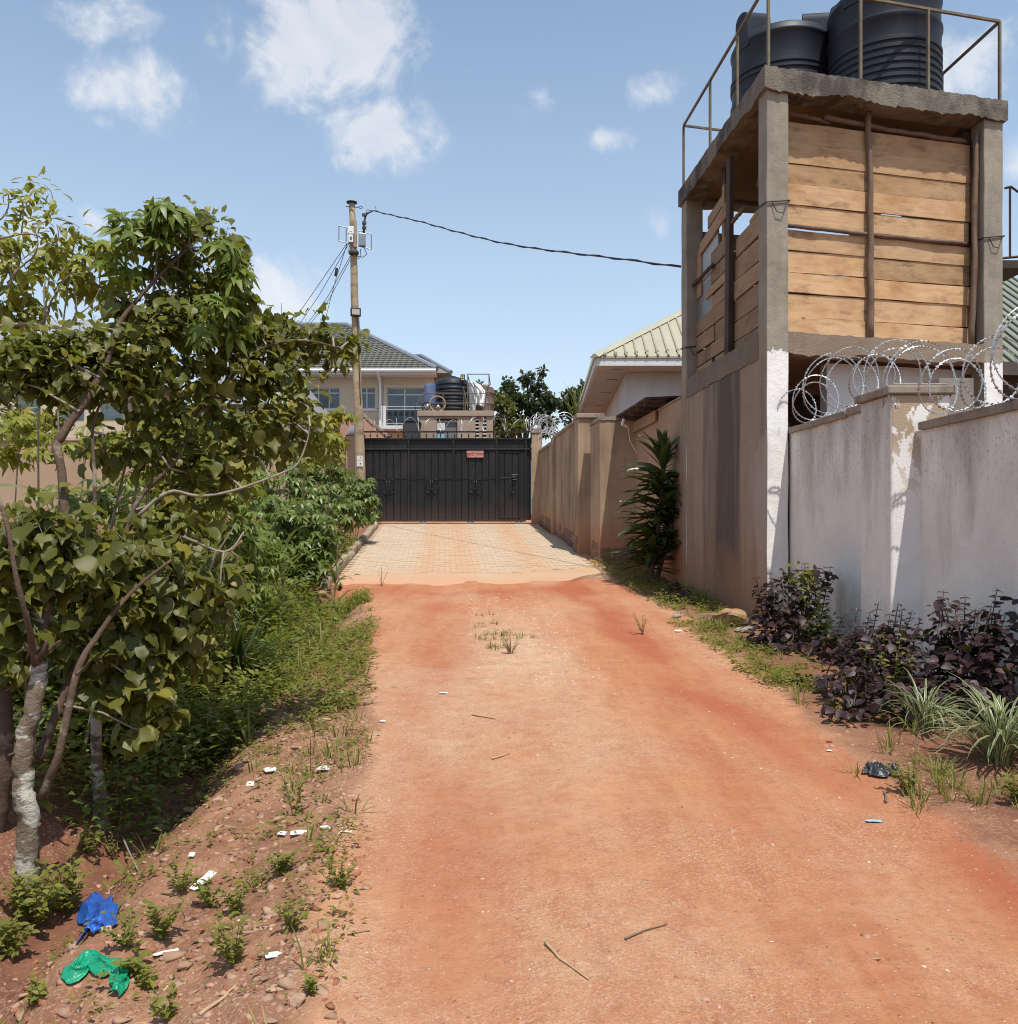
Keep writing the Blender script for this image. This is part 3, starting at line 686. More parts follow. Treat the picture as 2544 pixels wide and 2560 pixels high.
def tan_wall_right():
    w = thing('tan_boundary_wall', 'stained tan plastered wall with stepped pillars right of the driveway', 'wall', ST(20, 3.1, 1.1))
    # long stretch beside the drive
    a = MB(); lane_box(a, 19.6, 23.6, 3.00, 3.22, .9, 4.08, 2.93, 3.15); mk('panel', a, M_tan, w)
    a = MB(); lane_box(a, 23.62, 26.72, 2.93, 3.15, 1.2, 3.98, 2.88, 3.1); mk('panel', a, M_tan, w)
    c = MB(); lane_box(c, 19.58, 23.6, 2.95, 3.26, 4.08, 4.15, 2.88, 3.2); mk('coping', c, M_cope, w, bevel=.01)
    c = MB(); lane_box(c, 23.85, 26.72, 2.885, 3.19, 3.98, 4.06, 2.83, 3.14); mk('coping', c, M_cope, w, bevel=.01)
    p = MB(); lane_box(p, 23.3, 23.62, 2.85, 3.3, 1.2, 4.10); mk('pillar', p, M_tan, w, bevel=.01)
    # pillar beside the little recess
    p = MB(); lane_box(p, 19.15, 19.62, 2.90, 3.42, .7, 4.07); mk('pillar', p, M_tan, w, bevel=.015)
    p = MB(); lane_box(p, 19.10, 19.67, 2.86, 3.47, 4.07, 4.17); mk('pillar_cap', p, M_cope, w, bevel=.015)
    p = MB(); lane_box(p, 18.92, 19.15, 3.22, 3.42, .7, 3.4); mk('recess_panel', p, M_tan, w)
    # end pier whose face looks down the lane
    p = MB(); lane_box(p, 17.8, 18.92, 3.13, 3.92, .5, 3.86); mk('pier', p, M_tan, w, bevel=.025)
    p = MB(); rough_box(p, ST(17.78, 3.11, 0), Vector((1,0,0)), Vector((-SH,1,0)), 0, .82, 0, 1.12, 3.86, 3.93, nx=8, amp=.025, seed=3); mk('pier_top', p, M_cope, w)
    # broken masonry showing at the foot of the pier, each stone standing proud
    rr = random.Random(5)
    z = .84
    for row in range(3):
        x = 3.13
        while x < 3.88:
            ln = min(rr.uniform(.16, .30), 3.91-x)
            st = MB(); hh = rr.uniform(.13, .17)
            lane_box(st, 17.8-rr.uniform(.015, .05), 17.85, x+.008, x+ln-.008, z+.006, z+hh)
            mk('stone', st, M_rock2, w, bevel=.018); x += ln
        z += .15
    z = 1.0
    for row in range(3):
        s = 17.9
        while s < 26.4:
            ln = rr.uniform(.3, .55); b = float(base_z(s)) - .02 + row*.2
            if rr.random() < (.85 if row == 0 else .6 if row == 1 else .3):
                tt = 3.13 if s < 18.5 else (2.9 if 18.9 < s < 19.6 else float(np.interp(s, [19.6, 26.7], [3.0, 2.88])))
                st = MB(); lane_box(st, s+.01, min(s+ln, s+.5)-.01, tt-rr.uniform(.012, .03), tt+.02, b+.02, b+.19)
                mk('stone', st, M_rock2, w, bevel=.02)
            s += ln
    # set-back stretch behind the strap-leaved plant
    p = MB(); lane_box(p, 14.36, 17.85, 3.86, 4.06, .3, 3.78); mk('setback_panel', p, M_tanr, w)
    p = MB(); lane_box(p, 14.36, 16.2, 3.84, 4.08, 3.78, 3.81); mk('setback_top', p, M_cope, w)
M_rock2 = rough_mat('exposed_wall_stone', (.27,.15,.10), (.17,.10,.07), 8, .95, .8, 30, c3=(.36,.24,.17), sscale=5, sstretch=(1,1,1), samt=.5)
M_tanr = rough_mat('reddish_tan_plaster', (.43,.28,.185), (.37,.23,.15), 2, .93, .3, 80, c3=(.19,.14,.11), sscale=1.6, slo=.56, shi=.8, samt=.5, splash=((.46,.18,.08), .05, .7, .55, .85))
tan_wall_right()

def tan_wall_left():
    w = thing('long_tan_wall', 'long tan rendered wall with pale coping behind the bushes left of the gate', 'wall', P(400, 1300, 27.2))
    x0, x1 = -17.0, P(866, 0, 27).x; n = 5
    for i in range(n):
        a, b = x0+(x1-x0)*i/n, x0+(x1-x0)*(i+1)/n
        m = MB(); m.box((0, 27.0, 0), Vector((1,0,0)), Vector((0,1,0)), a, b-.004, 0, .22, 1.2, 4.38); mk('panel', m, M_tanfar, w)
        m = MB(); m.box((0, 27.0, 0), Vector((1,0,0)), Vector((0,1,0)), a, b-.01, -.07, .29, 4.38, 4.52); mk('coping', m, M_copelight, w, bevel=.02)
tan_wall_left()

# ------------------------------------------------------------------ gate
GD = 26.8
def gx(x): return P(x, 0, GD).x
def gz(y): return P(0, y, GD).z
def gate_pillars():
    for x0, x1, yt, lab in ((868, 909, 1090, 'tan gate pillar with round lamp behind the utility pole'), (1327, 1353, 1084, 'weathered gate pillar with white lamp on the right of the gate')):
        t = thing('gate_pillar', lab, 'pillar', Vector(((gx(x0)+gx(x1))/2, GD, 1.8)), 'pillars at the black gate')
        m = MB(); m.box((0, GD, 0), Vector((1,0,0)), Vector((0,1,0)), gx(x0), gx(x1), -.18, .3, 1.3, gz(yt)); mk('shaft', m, M_tan, t, bevel=.02)
        m = MB(); m.box((0, GD, 0), Vector((1,0,0)), Vector((0,1,0)), gx(x0)-.03, gx(x1)+.03, -.21, .33, gz(yt), gz(yt)+.06); mk('cap', m, M_cope, t, bevel=.01)
        cx = (gx(x0)+gx(x1))/2 if x0 > 1000 else gx(881)
        m = MB(); m.lathe((cx, GD+.05, gz(yt)+.06), [(.07, 0), (.07, .05), (.05, .06)], 14); mk('lamp_base', m, M_box, t, True)
        m = MB(); m.sphere((cx, GD+.05, gz(yt)+.17), .135, 16, 10, (1,1,.9 if x0 < 1000 else .7)); mk('lamp_globe', m, M_box, t, 'all')
def gate():
    t = thing('sliding_gate', 'wide black metal sliding gate of vertical boards with spear points', 'gate', Vector((gx(1118), GD, 1.85)))
    ux, uy = Vector((1,0,0)), Vector((0,1,0)); o = (0, GD, 0)
    X0, X1 = gx(906), gx(1327)
    xs = [911, 1022.5, 1134.5, 1242.5, 1325]
    # back sheet in each panel and boards proud of it
    for i in range(4):
        a, b = xs[i]+3, xs[i+1]-3
        m = MB(); m.box(o, ux, uy, gx(a), gx(b), .03, .045, gz(1121), gz(1098)); mk('upper_panel', m, M_gate, t)
    for i in range(4):
        a, b = xs[i]+3, xs[i+1]-3
        if i == 3: b = 1312
        n = 6 if i < 3 else 4
        for k in range(n):
            g0, g1 = a+(b-a)*k/n, a+(b-a)*(k+1)/n
            m = MB(); d = random.uniform(0, .012)
            m.box(o, ux, uy, gx(g0)+.010, gx(g1)-.010, d, d+.02, gz(1299), gz(1127)); mk('board', m, M_gate, t, bevel=.006)
    m = MB(); m.box(o, ux, uy, gx(911), gx(1326), .045, .06, gz(1300), gz(1096)); mk('back_sheet', m, M_gate, t)
    # frame
    for y0, y1, nm in ((1099, 1095, 'top_rail'), (1125.5, 1121, 'middle_rail'), (1304, 1299, 'bottom_rail')):
        m = MB(); m.box(o, ux, uy, X0, X1 if nm != 'bottom_rail' else gx(1313), -.035, .03, gz(y0), gz(y1)); mk(nm, m, M_gate, t, bevel=.006)
    for x in xs[:4]+[1313]:
        m = MB(); m.box(o, ux, uy, gx(x)-.035, gx(x)+.035, -.03, .03, gz(1299), gz(1099)); mk('upright', m, M_gate, t, bevel=.006)
    for i in range(3):
        m = MB(); m.box(o, ux, uy, gx(xs[i]+3), gx(xs[i+1]-3), -.012, -.002, gz(1198), gz(1196.6)); mk('weld_bar', m, M_gate, t)
    # wicket door edge, latch and bolts
    m = MB()
    for (x0, x1, y0, y1) in ((1250, 1252, 1129, 1296), (1296, 1298, 1129, 1296), (1250, 1298, 1129, 1131), (1250, 1298, 1294, 1296)):
        m.box(o, ux, uy, gx(x0), gx(x1), -.02, .0, gz(y1), gz(y0))
    mk('wicket_frame', m, M_gate, t)
    m = MB(); m.box(o, ux, uy, gx(1252), gx(1284), -.03, -.022, gz(1194), gz(1192.6)); m.tube([(gx(1278), GD-.05, gz(1187)), (gx(1294), GD-.05, gz(1187))], .012, 6)
    m.tube([(gx(1280), GD-.05, gz(1199)), (gx(1290), GD-.05, gz(1199))], .01, 6); m.box(o, ux, uy, gx(1279), gx(1288), -.06, -.02, gz(1194), gz(1189)); mk('latch', m, M_gatew, t)
    # scrollwork rosettes
    for x in (971, 1080, 1189, 1272):
        for sx in ((-1, 1) if x != 1272 else (1,)):
            m = MB()
            for (cy, r0, fl) in ((1205, .10, 1), (1221, .12, -1), (1237, .10, 1)):
                pts = []
                for k in range(22):
                    a = k/21*5.2; r = r0*(1-.7*k/21)
                    pts.append((gx(x)+sx*(.13-math.cos(a)*r*.9), GD-.03, gz(cy)+fl*math.sin(a)*r))
                m.tube(pts, .008, 5)
            m.tube([(gx(x)+sx*.03, GD-.03, gz(1199)), (gx(x)+sx*.05, GD-.03, gz(1221)), (gx(x)+sx*.03, GD-.03, gz(1245))], .008, 5)
            mk('scroll', m, M_gates, t, 'all')
    # upper bar with the spear points below it
    m = MB(); m.box((0, GD+.02, 0), ux, uy, gx(906), gx(1335), -.03, .03, gz(1081), gz(1077.5)); mk('wire_bar', m, M_gate, t)
    for x in (906, 1010, 1120, 1234, 1326):
        m = MB(); m.tube([(gx(x), GD+.02, gz(1097)), (gx(x), GD+.02, gz(1079))], .018, 6); mk('bar_support', m, M_gate, t)
    k = 0; x = 926
    while x < 1235:
        m = MB(); m.lathe((gx(x), GD+.0, gz(1096)), [(.01, 0), (.01, .05), (.032, .075), (.012, .13), (.002, .17)], 6); mk('spear_point', m, M_gate, t); x += 17.6
    # wheels and rail
    for x in (934, 944, 1053, 1063, 1172, 1182, 1291, 1301):
        m = MB(); m.tube([(gx(x), GD-.03, gz(1305.5)), (gx(x), GD+.03, gz(1305.5))], .045, 12); mk('wheel', m, M_galv, t, True)
    m = MB(); m.box(o, ux, uy, gx(916), gx(1326), -.05, .05, 1.80, gz(1308.8)); mk('track_rail', m, M_redrail, t)
M_gatew = plain('worn_latch_steel', (.07,.066,.062), .55, .3)
M_gates = plain('scroll_black_paint', (.016,.016,.017), .4)
M_redrail = rough_mat('soil_red_rail', (.24,.10,.06), (.15,.07,.05), 6, .8, .2, 40)
gate_pillars(); gate()
def gate_sign():
    x0, x1, y0, y1 = gx(1168), gx(1210), gz(1144.5), gz(1127)
    t = thing('name_sign', 'small faded red sign with pale lettering fixed on the black gate', 'sign', Vector(((x0+x1)/2, GD-.045, (y0+y1)/2)))
    m = MB(); m.box((0, GD-.045, 0), Vector((1,0,0)), Vector((0,1,0)), x0, x1, 0, .012, y0, y1); mk('plate', m, M_signred, t, bevel=.003)
    for tx, zz, sz, dx in (('BARD EYES CLINIC', .058, .062, 0), ('AND', -.005, .048, .0), ('APARTMENT', -.079, .075, .03)):
        c = bpy.data.curves.new('lettering', 'FONT'); c.body = tx; c.size = sz; c.align_x = 'CENTER'; c.extrude = .0015; c.space_character = 1.02
        o = bpy.data.objects.new('lettering', c); COL.objects.link(o); c.materials.append(M_letter); o.parent = t
        o.location = (dx, -.002, zz-.012); o.rotation_euler = (R(90), 0, 0)
gate_sign()

# ------------------------------------------------------------------ coiled razor wire
def razor(name, label, path, radius, pitch, group=None, mat=None, wr=.004, seed=1, barb=True, squash=1.0, step=22, barb_every=2, rvar=.0):
    """a concertina coil along a path of world points, with blades along the tape"""
    rr = random.Random(seed); pts = [Vector(p) for p in path]
    seg = [(pts[i+1]-pts[i]).length for i in range(len(pts)-1)]; tot = sum(seg); turns = tot/pitch
    def at(u):
        d = u*tot
        for i, l in enumerate(seg):
            if d <= l or i == len(seg)-1: return pts[i].lerp(pts[i+1], min(1, d/l)), (pts[i+1]-pts[i]).normalized()
            d -= l
    N = int(turns*step); coil = []
    for k in range(N+1):
        u = k/N; c, d = at(u); sd = d.cross(Vector((0,0,1))).normalized(); a = 2*math.pi*k/step
        r = radius*(1+rvar*math.sin(u*turns*.9+seed))*(1+.04*math.sin(k*.37+seed))
        tilt = .5*pitch*math.sin(a*.5+seed)
        coil.append(c + sd*math.cos(a)*r + Vector((0,0,1))*(math.sin(a)*r*squash+r*squash) + d*tilt)
    m = MB(); m.tube(coil, wr, 5)
    if barb:
        for k in range(1, N, barb_every):
            d = (coil[k+1 if k < N else k]-coil[k-1]).normalized(); n = d.cross(Vector((rr.uniform(-1,1), rr.uniform(-1,1), rr.uniform(-1,1)))).normalized()
            L_ = wr*4.2; w_ = wr*1.9; p = coil[k]; b = d.cross(n)
            vs = [p+d*L_*1.1+n*w_*1.5, p+d*L_*.3+n*w_*.35, p-d*L_*.3+n*w_*.35, p-d*L_*1.1+n*w_*1.5, p-d*L_*1.1-n*w_*1.5, p-d*L_*.3-n*w_*.35, p+d*L_*.3-n*w_*.35, p+d*L_*1.1-n*w_*1.5]
            lo_ = [q-b*wr*.3 for q in vs]; hi_ = [q+b*wr*.3 for q in vs]
            n0 = len(m.v); m.v += [tuple(q) for q in lo_+hi_]
            m.f += [(n0+7,n0+6,n0+1,n0+0),(n0+6,n0+5,n0+2,n0+1),(n0+5,n0+4,n0+3,n0+2),(n0+8,n0+9,n0+14,n0+15),(n0+9,n0+10,n0+13,n0+14),(n0+10,n0+11,n0+12,n0+13)]
    o = mk(name, m, mat or M_wire, None, False, loc=pts[0]); return tag(o, label, 'razor wire', group)
# ------------------------------------------------------------------ water tower
TO = Vector((3.074, 10.5, 0)); TU = Vector((3.29, .84, 0)).normalized(); TV = Vector((-.279, 3.8, 0)).normalized()
TW, TD = 3.395, 3.81
def TP(a, b, z): q = TO+TU*a+TV*b; return Vector((q.x, q.y, z))
ZS0, ZS1, ZB0, ZB1 = 6.90, 7.14, 3.76, 4.0
def tower():
    t = thing('water_tower', 'tall concrete tank tower with upper room boarded in planks', 'tower', TP(1.7, 1.9, .5))
    C = .29
    def tb(mb, a0, a1, b0, b1, z0, z1): return mb.box(TO, TU, TV, a0, a1, b0, b1, z0, z1)
    for a, b in ((0, 0), (TW-C, 0), (0, TD-C), (TW-C, TD-C)):
        m = MB(); n = 16
        for i in range(n+1):
            z = .1+(ZS0-.1)*i/n; j = .006
            for (x, y) in ((a, b), (a+C, b), (a+C, b+C), (a, b+C)):
                q = TP(x+random.uniform(-j, j), y+random.uniform(-j, j), z); m.v.append(tuple(q))
        for i in range(n):
            for k in range(4): m.f.append((4*i+k, 4*i+(k+1) % 4, 4*i+4+(k+1) % 4, 4*i+4+k))
        m.f.append((4*n, 4*n+1, 4*n+2, 4*n+3)); mk('column', m, M_tcol, t, bevel=.014)
    # roof slab with broken lower lips on the four edge beams
    m = MB(); tb(m, .30, TW-.30, .30, TD-.30, ZS0+.05, ZS1-.006); mk('slab', m, M_soffit, t)
    ov = .045
    m = MB(); rough_box(m, TO, TU, TV, -ov, TW+ov, -ov, .295, ZS0-.01, ZS1, 70, .035, 1); mk('edge_beam', m, M_slab, t)
    m = MB(); rough_box(m, TO+TU*(TW), TV, -TU, .30, TD-.30, -ov, .295, ZS0-.01, ZS1+.003, 26, .03, 2); mk('edge_beam', m, M_slab, t)
    m = MB(); rough_box(m, TO+TV*TD, TU, -TV, -ov, TW+ov, -ov, .295, ZS0-.01, ZS1, 26, .03, 3); mk('edge_beam', m, M_slab, t)
    m = MB(); rough_box(m, TO+TV*.0, TV, TU, .30, TD-.30, -ov, .295, ZS0-.01, ZS1+.003, 30, .035, 4); mk('edge_beam', m, M_slab, t)
    # floor beams and floor
    m = MB(); rough_box(m, TO, TU, TV, C+.002, TW-C-.002, .004, .28, ZB0, ZB1, 30, .03, 5); mk('floor_beam', m, M_conc2, t)
    m = MB(); rough_box(m, TO+TU*TW, TV, -TU, C+.002, TD-C-.002, .004, .28, ZB0, ZB1, 20, .02, 6); mk('floor_beam', m, M_conc, t)
    m = MB(); rough_box(m, TO+TV*TD, TU, -TV, C+.002, TW-C-.002, .004, .28, ZB0, ZB1, 20, .02, 7); mk('floor_beam', m, M_conc, t)
    m = MB(); tb(m, .28, TW-.28, .28, TD-.28, ZB0+.06, ZB1-.03); mk('floor', m, M_soffit, t)
    # solid plastered wall under the lane side
    m = MB(); nb, nz = 10, 10
    tb(m, .006, .26, C+.002, TD-C-.002, .1, 3.73); mk('lane_wall', m, M_tcol, t)
    m = MB(); rough_box(m, TO, TV, TU, C+.002, TD-C-.002, -.008, .27, 3.73, ZB1+.02, 26, .025, 8); mk('floor_beam', m, M_tlow, t)
    # ground-floor front: set-back whitewashed panel and an opening whose inner shade is painted near-black
    m = MB(); tb(m, 1.02, TW-C, .42, .62, .3, ZB0-.02); mk('whitewashed_panel', m, M_whitewall, t)
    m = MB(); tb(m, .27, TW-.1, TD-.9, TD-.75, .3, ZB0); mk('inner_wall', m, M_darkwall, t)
    for zz in (3.05, 2.78):
        m = MB(); tb(m, .3, 1.02, 1.6, 1.66, zz, zz+.08); mk('inner_rail', m, M_plank2, t)
    # boards of the front: eleven rows, each in lengths that meet behind the upright pole
    rows = [(4.02,4.255),(4.265,4.545),(4.555,4.795),(4.81,5.07),(5.075,5.32),(5.385,5.635),(5.64,5.89),(5.895,6.14),(6.145,6.395),(6.40,6.655)]
    for i, (z0, z1) in enumerate(rows):
        cuts = [(C-.02, 3.06)]
        if i in (3, 7): cuts = [(C-.02, 1.56), (1.565, 3.06)]
        if i == 5: cuts = [(C-.02, .36), (.372, 3.04)]
        for a0, a1 in cuts:
            m = MB(); n = 8; o0 = random.uniform(-.02, .02); tilt = random.uniform(-.008, .008); e0 = random.uniform(0, .025)
            y0 = .235+random.uniform(-.008, .008)+(.012 if i % 2 else 0)
            ring = []
            for k in range(n+1):
                a = a0+(a1-a0)*k/n; dz = tilt*(k/n-.5)*2; w0 = random.uniform(-.004, .004); w1 = random.uniform(-.006, .004)
                sag = -.012*math.sin(math.pi*k/n)*(i == 5)
                ring.append([TP(a, y0, z0+dz+w0), TP(a, y0+.026, z0+dz+w0), TP(a, y0+.026, z1+dz+w1+sag), TP(a, y0, z1+dz+w1+sag)])
            # turn the local frame so that the grain follows the board
            for r_ in ring: m.v += [tuple(q) for q in r_]
            for k in range(n):
                for j in range(4): m.f.append((4*k+j, 4*k+4+j, 4*k+4+(j+1) % 4, 4*k+(j+1) % 4))
            m.f.append((0,1,2,3)); m.f.append((4*n+3,4*n+2,4*n+1,4*n))
            mk('plank', m, M_plankF, t)
    m = MB(); tb(m, 2.98, TW-C+.02, .30, .33, ZB1-.02, ZS0); mk('shade_strip_board', m, M_post, t)  # added dark board, stands in for the shaded strip beside the column
    # round poles that hold the boards
    def pole(pts, r0, r1, mat=M_pole, nm='pole'):
        n = 12; full = []
        for k in range(n+1):
            u = k/n; i = min(int(u*(len(pts)-1)), len(pts)-2); f = u*(len(pts)-1)-i
            q = Vector(pts[i]).lerp(Vector(pts[i+1]), f); q += Vector((random.uniform(-1,1), random.uniform(-1,1), random.uniform(-1,1)))*r0*.22; full.append(q)
        m = MB(); m.tube(full, [r0+(r1-r0)*k/n for k in range(n+1)], 8, jit=.1); mk(nm, m, mat, t, 'all')
    pole([TP(1.52, .19, 3.99), TP(1.53, .185, 5.4), TP(1.50, .19, 6.93)], .045, .035)
    pole([TP(3.0, .12, 3.99), TP(3.04, .11, 5.4), TP(3.06, .12, 6.75)], .040, .035)
    pole([TP(3.07, .2, 3.99), TP(3.08, .2, 6.6)], .035, .03, M_post)
    pole([TP(.30, .30, 6.80), TP(1.0, .30, 6.74)], .03, .028)
    pole([TP(.9, .26, 6.77), TP(2.0, .27, 6.72), TP(3.08, .26, 6.70)], .032, .03)
    pole([TP(.3, .215, 5.36), TP(1.5, .215, 5.345), TP(3.05, .215, 5.345)], .028, .026)
    # lane side: patched boards, sheets and a heavy squared post
    def lb(b0, b1, z0, z1, z0b=None, z1b=None, mat=None, off=0., nm='plank'):
        z0b = z0 if z0b is None else z0b; z1b = z1 if z1b is None else z1b; a = .16+off
        m = MB(); q0 = [TP(a, b0, z0), TP(a+.025, b0, z0), TP(a+.025, b1, z0b), TP(a, b1, z0b)]; q1 = [TP(a, b0, z1), TP(a+.025, b0, z1), TP(a+.025, b1, z1b), TP(a, b1, z1b)]
        m.hexa([q0[3], q0[2], q0[1], q0[0]][::-1], [q1[3], q1[2], q1[1], q1[0]][::-1]); return mk(nm, m, mat or M_plank2, t)
    # near bay (b .29 to 1.55), rows from the floor up
    zz = 4.0
    for i, hgt in enumerate((.22, .27, .30, .27, .30)):
        b1 = 1.75
        if i in (1,):
            lb(.29, .62, zz+.01, zz+hgt-.01, off=.012); lb(.64, b1, zz+.005, zz+hgt-.012)
        elif i == 3:
            lb(.40, b1, zz+.02, zz+hgt-.03, zz+.0, zz+hgt-.01, off=-.01)
        else:
            lb(.29, b1, zz+.008, zz+hgt-.008, off=random.uniform(0, .012))
        zz += hgt
    lb(.29, 1.55, 5.40, 5.66, 5.37, 5.62); lb(.29, 1.05, 5.68, 5.80, 5.66, 5.70, off=.01)
    # far bay
    zz = 4.0
    for i, hgt in enumerate((.20, .23, .26, .25)):
        if i == 1: lb(1.8, 2.7, zz+.01, zz+hgt-.01); lb(2.73, 3.5, zz+.015, zz+hgt-.012, off=.01)
        elif i == 0: lb(1.8, 2.55, zz+.01, zz+hgt-.01, off=.012); lb(2.66, 3.5, zz+.01, zz+hgt-.01)
        elif i == 2: lb(1.8, 2.5, zz+.0, zz+hgt-.01, off=.005); lb(2.56, 3.5, zz+.02, zz+hgt-.014)
        else: lb(1.8, 3.5, zz+.01, zz+hgt-.01)
        zz += hgt
    for i, (b1, z0, z1) in enumerate(((2.7, 4.96, 5.17), (3.0, 5.19, 5.33), (2.75, 5.35, 5.56), (2.72, 5.58, 5.83))):
        lb(1.8, b1, z0, z1, z0-.02, z1-.04, off=random.uniform(0, .015))
    lb(1.75, 3.25, 6.10, 6.32, 5.93, 6.10, off=-.015); lb(2.2, 2.9, 6.32, 6.47, 6.22, 6.40, off=.01)
    lb(3.22, 3.46, 5.3, 6.05); lb(2.1, 2.2, 5.7, 6.6, off=.01)
    lb(2.72, 3.48, 4.90, 5.45, mat=M_zinc, off=.03, nm='iron_sheet'); lb(2.45, 3.25, 5.45, 6.12, mat=M_zincw, off=.028, nm='iron_sheet')
    pole([TP(.13, 2.5, 5.55), TP(.12, 3.5, 5.53)], .03, .028, M_post)
    m = MB(); m.hexa([TP(.06, 1.62, 3.96), TP(.14, 1.62, 3.96), TP(.14, 1.80, 3.96), TP(.06, 1.80, 3.96)], [TP(.08, 1.60, 6.78), TP(.15, 1.60, 6.78), TP(.15, 1.76, 6.78), TP(.08, 1.76, 6.78)]); mk('post', m, M_post, t, bevel=.01)
    m = MB(); m.hexa([TP(.20, 2.15, 5.7), TP(.27, 2.15, 5.7), TP(.27, 2.3, 5.7), TP(.20, 2.3, 5.7)], [TP(.20, 2.15, 6.85), TP(.27, 2.15, 6.85), TP(.27, 2.3, 6.85), TP(.20, 2.3, 6.85)]); mk('post', m, M_post, t)
    pole([TP(.25, .5, 6.88), TP(.3, 1.05, 6.15)], .03, .025, M_pole)
    pole([TP(.12, 1.15, 5.88), TP(.12, 1.85, 5.86)], .03, .028, M_pole)
    # boards closing the far and right sides of the upper room
    for i in range(9):
        z = 4.02+i*.27
        m = MB(); tb(m, .3, TW-.3, TD-.2, TD-.17, z, z+.255); mk('plank', m, M_plank2, t)
        m = MB(); tb(m, TW-.2, TW-.17, .3, TD-.3, z, z+.255)
        if i < 9: mk('plank', m, M_plank2, t)
    # wire ties round the columns
    for a, z, b in ((0, 5.55, 0), (TW-C, 5.38, 0), (0, 4.55, TD-C)):
        m = MB(); q = [TP(a-.012, b-.012, z-.02), TP(a+C+.012, b-.012, z+.03), TP(a+C+.012, b+C+.012, z+.0), TP(a-.012, b+C+.012, z+.02), TP(a-.012, b-.012, z-.02)]
        m.tube(q, .009, 5)
        m.tube([TP(a+.06, b-.012, z-.01), TP(a+.12, b-.03, z-.13), TP(a+.2, b-.03, z-.14), TP(a+.28, b-.012, z+.03)], .006, 5)
        mk('wire_tie', m, M_cable, t)
    # guard rail on top
    zr = 8.19; r = .0155
    def rail(p, q, nm='rail'):
        d = (q-p).normalized(); up = Vector((0,0,1)) if abs(d.z) < .9 else TU; sx = d.cross(up).normalized()*r; sy = sx.cross(d).normalized()*r
        m = MB(); m.hexa([p+sx+sy, p-sx+sy, p-sx-sy, p+sx-sy][::-1], [q+sx+sy, q-sx+sy, q-sx-sy, q+sx-sy][::-1]); mk(nm, m, M_rail, t)
    e = .03
    cs = [(e, e), (TW-e, e), (TW-e, TD-e), (e, TD-e)]
    for i in range(4):
        a, b = cs[i], cs[(i+1) % 4]; rail(TP(*a, zr), TP(*b, zr))
    for a, b in ((e, e), (1.30, e), (2.28, e), (TW-e, e), (e, 1.15), (e, 2.35), (e, TD-e), (TW-e, 1.35), (TW-e, 2.5), (TW-e, TD-e), (1.15, TD-e), (2.3, TD-e)):
        rail(TP(a, b, ZS1-.02), TP(a, b, zr-r), 'rail_post')
M_conc2 = rough_mat('raw_beam_concrete', (.31,.24,.17), (.23,.175,.125), 3, .95, .7, 45, c3=(.10,.08,.065), sscale=4, slo=.58, shi=.78, samt=.5, bdist=.015)
M_tlow = rough_mat('dark_patched_plaster', (.235,.18,.135), (.165,.13,.10), 3, .95, .6, 45, c3=(.09,.05,.035), sscale=5, slo=.58, shi=.7, samt=.6)
M_darkwall = plain('shade_dark_inner_wall', (.035,.03,.028), .95)  # near-black colour carries the shade inside the openings
M_zincw = rough_mat('pale_iron_sheet', (.44,.48,.49), (.36,.39,.40), 4, .55, .1, 30, c3=(.25,.22,.19), sscale=3, samt=.5, metal=.15)
def plank_front_mat():
    h = nodes('front_plank_wood'); p = h.xyz(h.pos)
    cb = h.N.new('ShaderNodeCombineXYZ'); r0 = h.mth('MULTIPLY', h.rnd(), 61.0)
    a = h.mth('ADD', h.mth('MULTIPLY', p[0], TU.x), h.mth('MULTIPLY', p[1], TU.y))
    h.L.new(a, cb.inputs[0]); h.L.new(r0, cb.inputs[1]); h.L.new(p[2], cb.inputs[2]); v = cb.outputs[0]
    g = h.noise(22, 6, .65, (.09,1,1), vec=v); b = h.noise(2.6, 4, .6, (.6,1,1.3), vec=v); fg = h.noise(80, 3, .6, (.06,1,1), vec=v)
    col = h.mix(h.rng(g, .32, .68), (.64,.425,.245), (.53,.33,.175)); col = h.mix(h.rng(b, .46, .72, 0, .9), col, (.42,.215,.090))
    col = h.mix(h.rng(fg, .52, .72, 0, .4), col, (.30,.155,.07))
    w = h.noise(3.4, 5, .7, (.7,1,1.6), vec=v, loc=(4,2,7)); col = h.mix(h.rng(w, .54, .66, 0, .65), col, (.235,.135,.075))
    vo = h.N.new('ShaderNodeTexVoronoi'); vo.inputs['Scale'].default_value = 2.6; mp = h.N.new('ShaderNodeMapping'); mp.inputs[3].default_value = (.7,1,1.4); h.L.new(v, mp.inputs[0]); h.L.new(mp.outputs[0], vo.inputs['Vector'])
    col = h.mix(h.rng(vo.outputs['Distance'], .04, .085, .8, 0), col, (.13,.065,.03))
    # feathered grain swirls
    sw = h.N.new('ShaderNodeTexWave'); sw.inputs['Scale'].default_value = 1.3; sw.inputs['Distortion'].default_value = 9; sw.inputs['Detail'].default_value = 3
    mp2 = h.N.new('ShaderNodeMapping'); mp2.inputs[3].default_value = (.5,1,2.2); h.L.new(v, mp2.inputs[0]); h.L.new(mp2.outputs[0], sw.inputs['Vector'])
    col = h.mix(h.rng(sw.outputs['Fac'], .55, .95, 0, .28), col, (.66,.44,.22))
    hs = h.N.new('ShaderNodeHueSaturation'); h.L.new(col, hs.inputs['Color']); h.L.new(h.rng(h.rnd(), 0, 1, .70, 1.12), hs.inputs['Value'])
    h.L.new(hs.outputs[0], h.b.inputs['Base Color']); h.b.inputs['Roughness'].default_value = .8; h.b.inputs['Specular IOR Level'].default_value = .2
    h.L.new(h.bump(g, .4, .006), h.b.inputs['Normal']); return h.m
M_plankF = plank_front_mat()
tower()

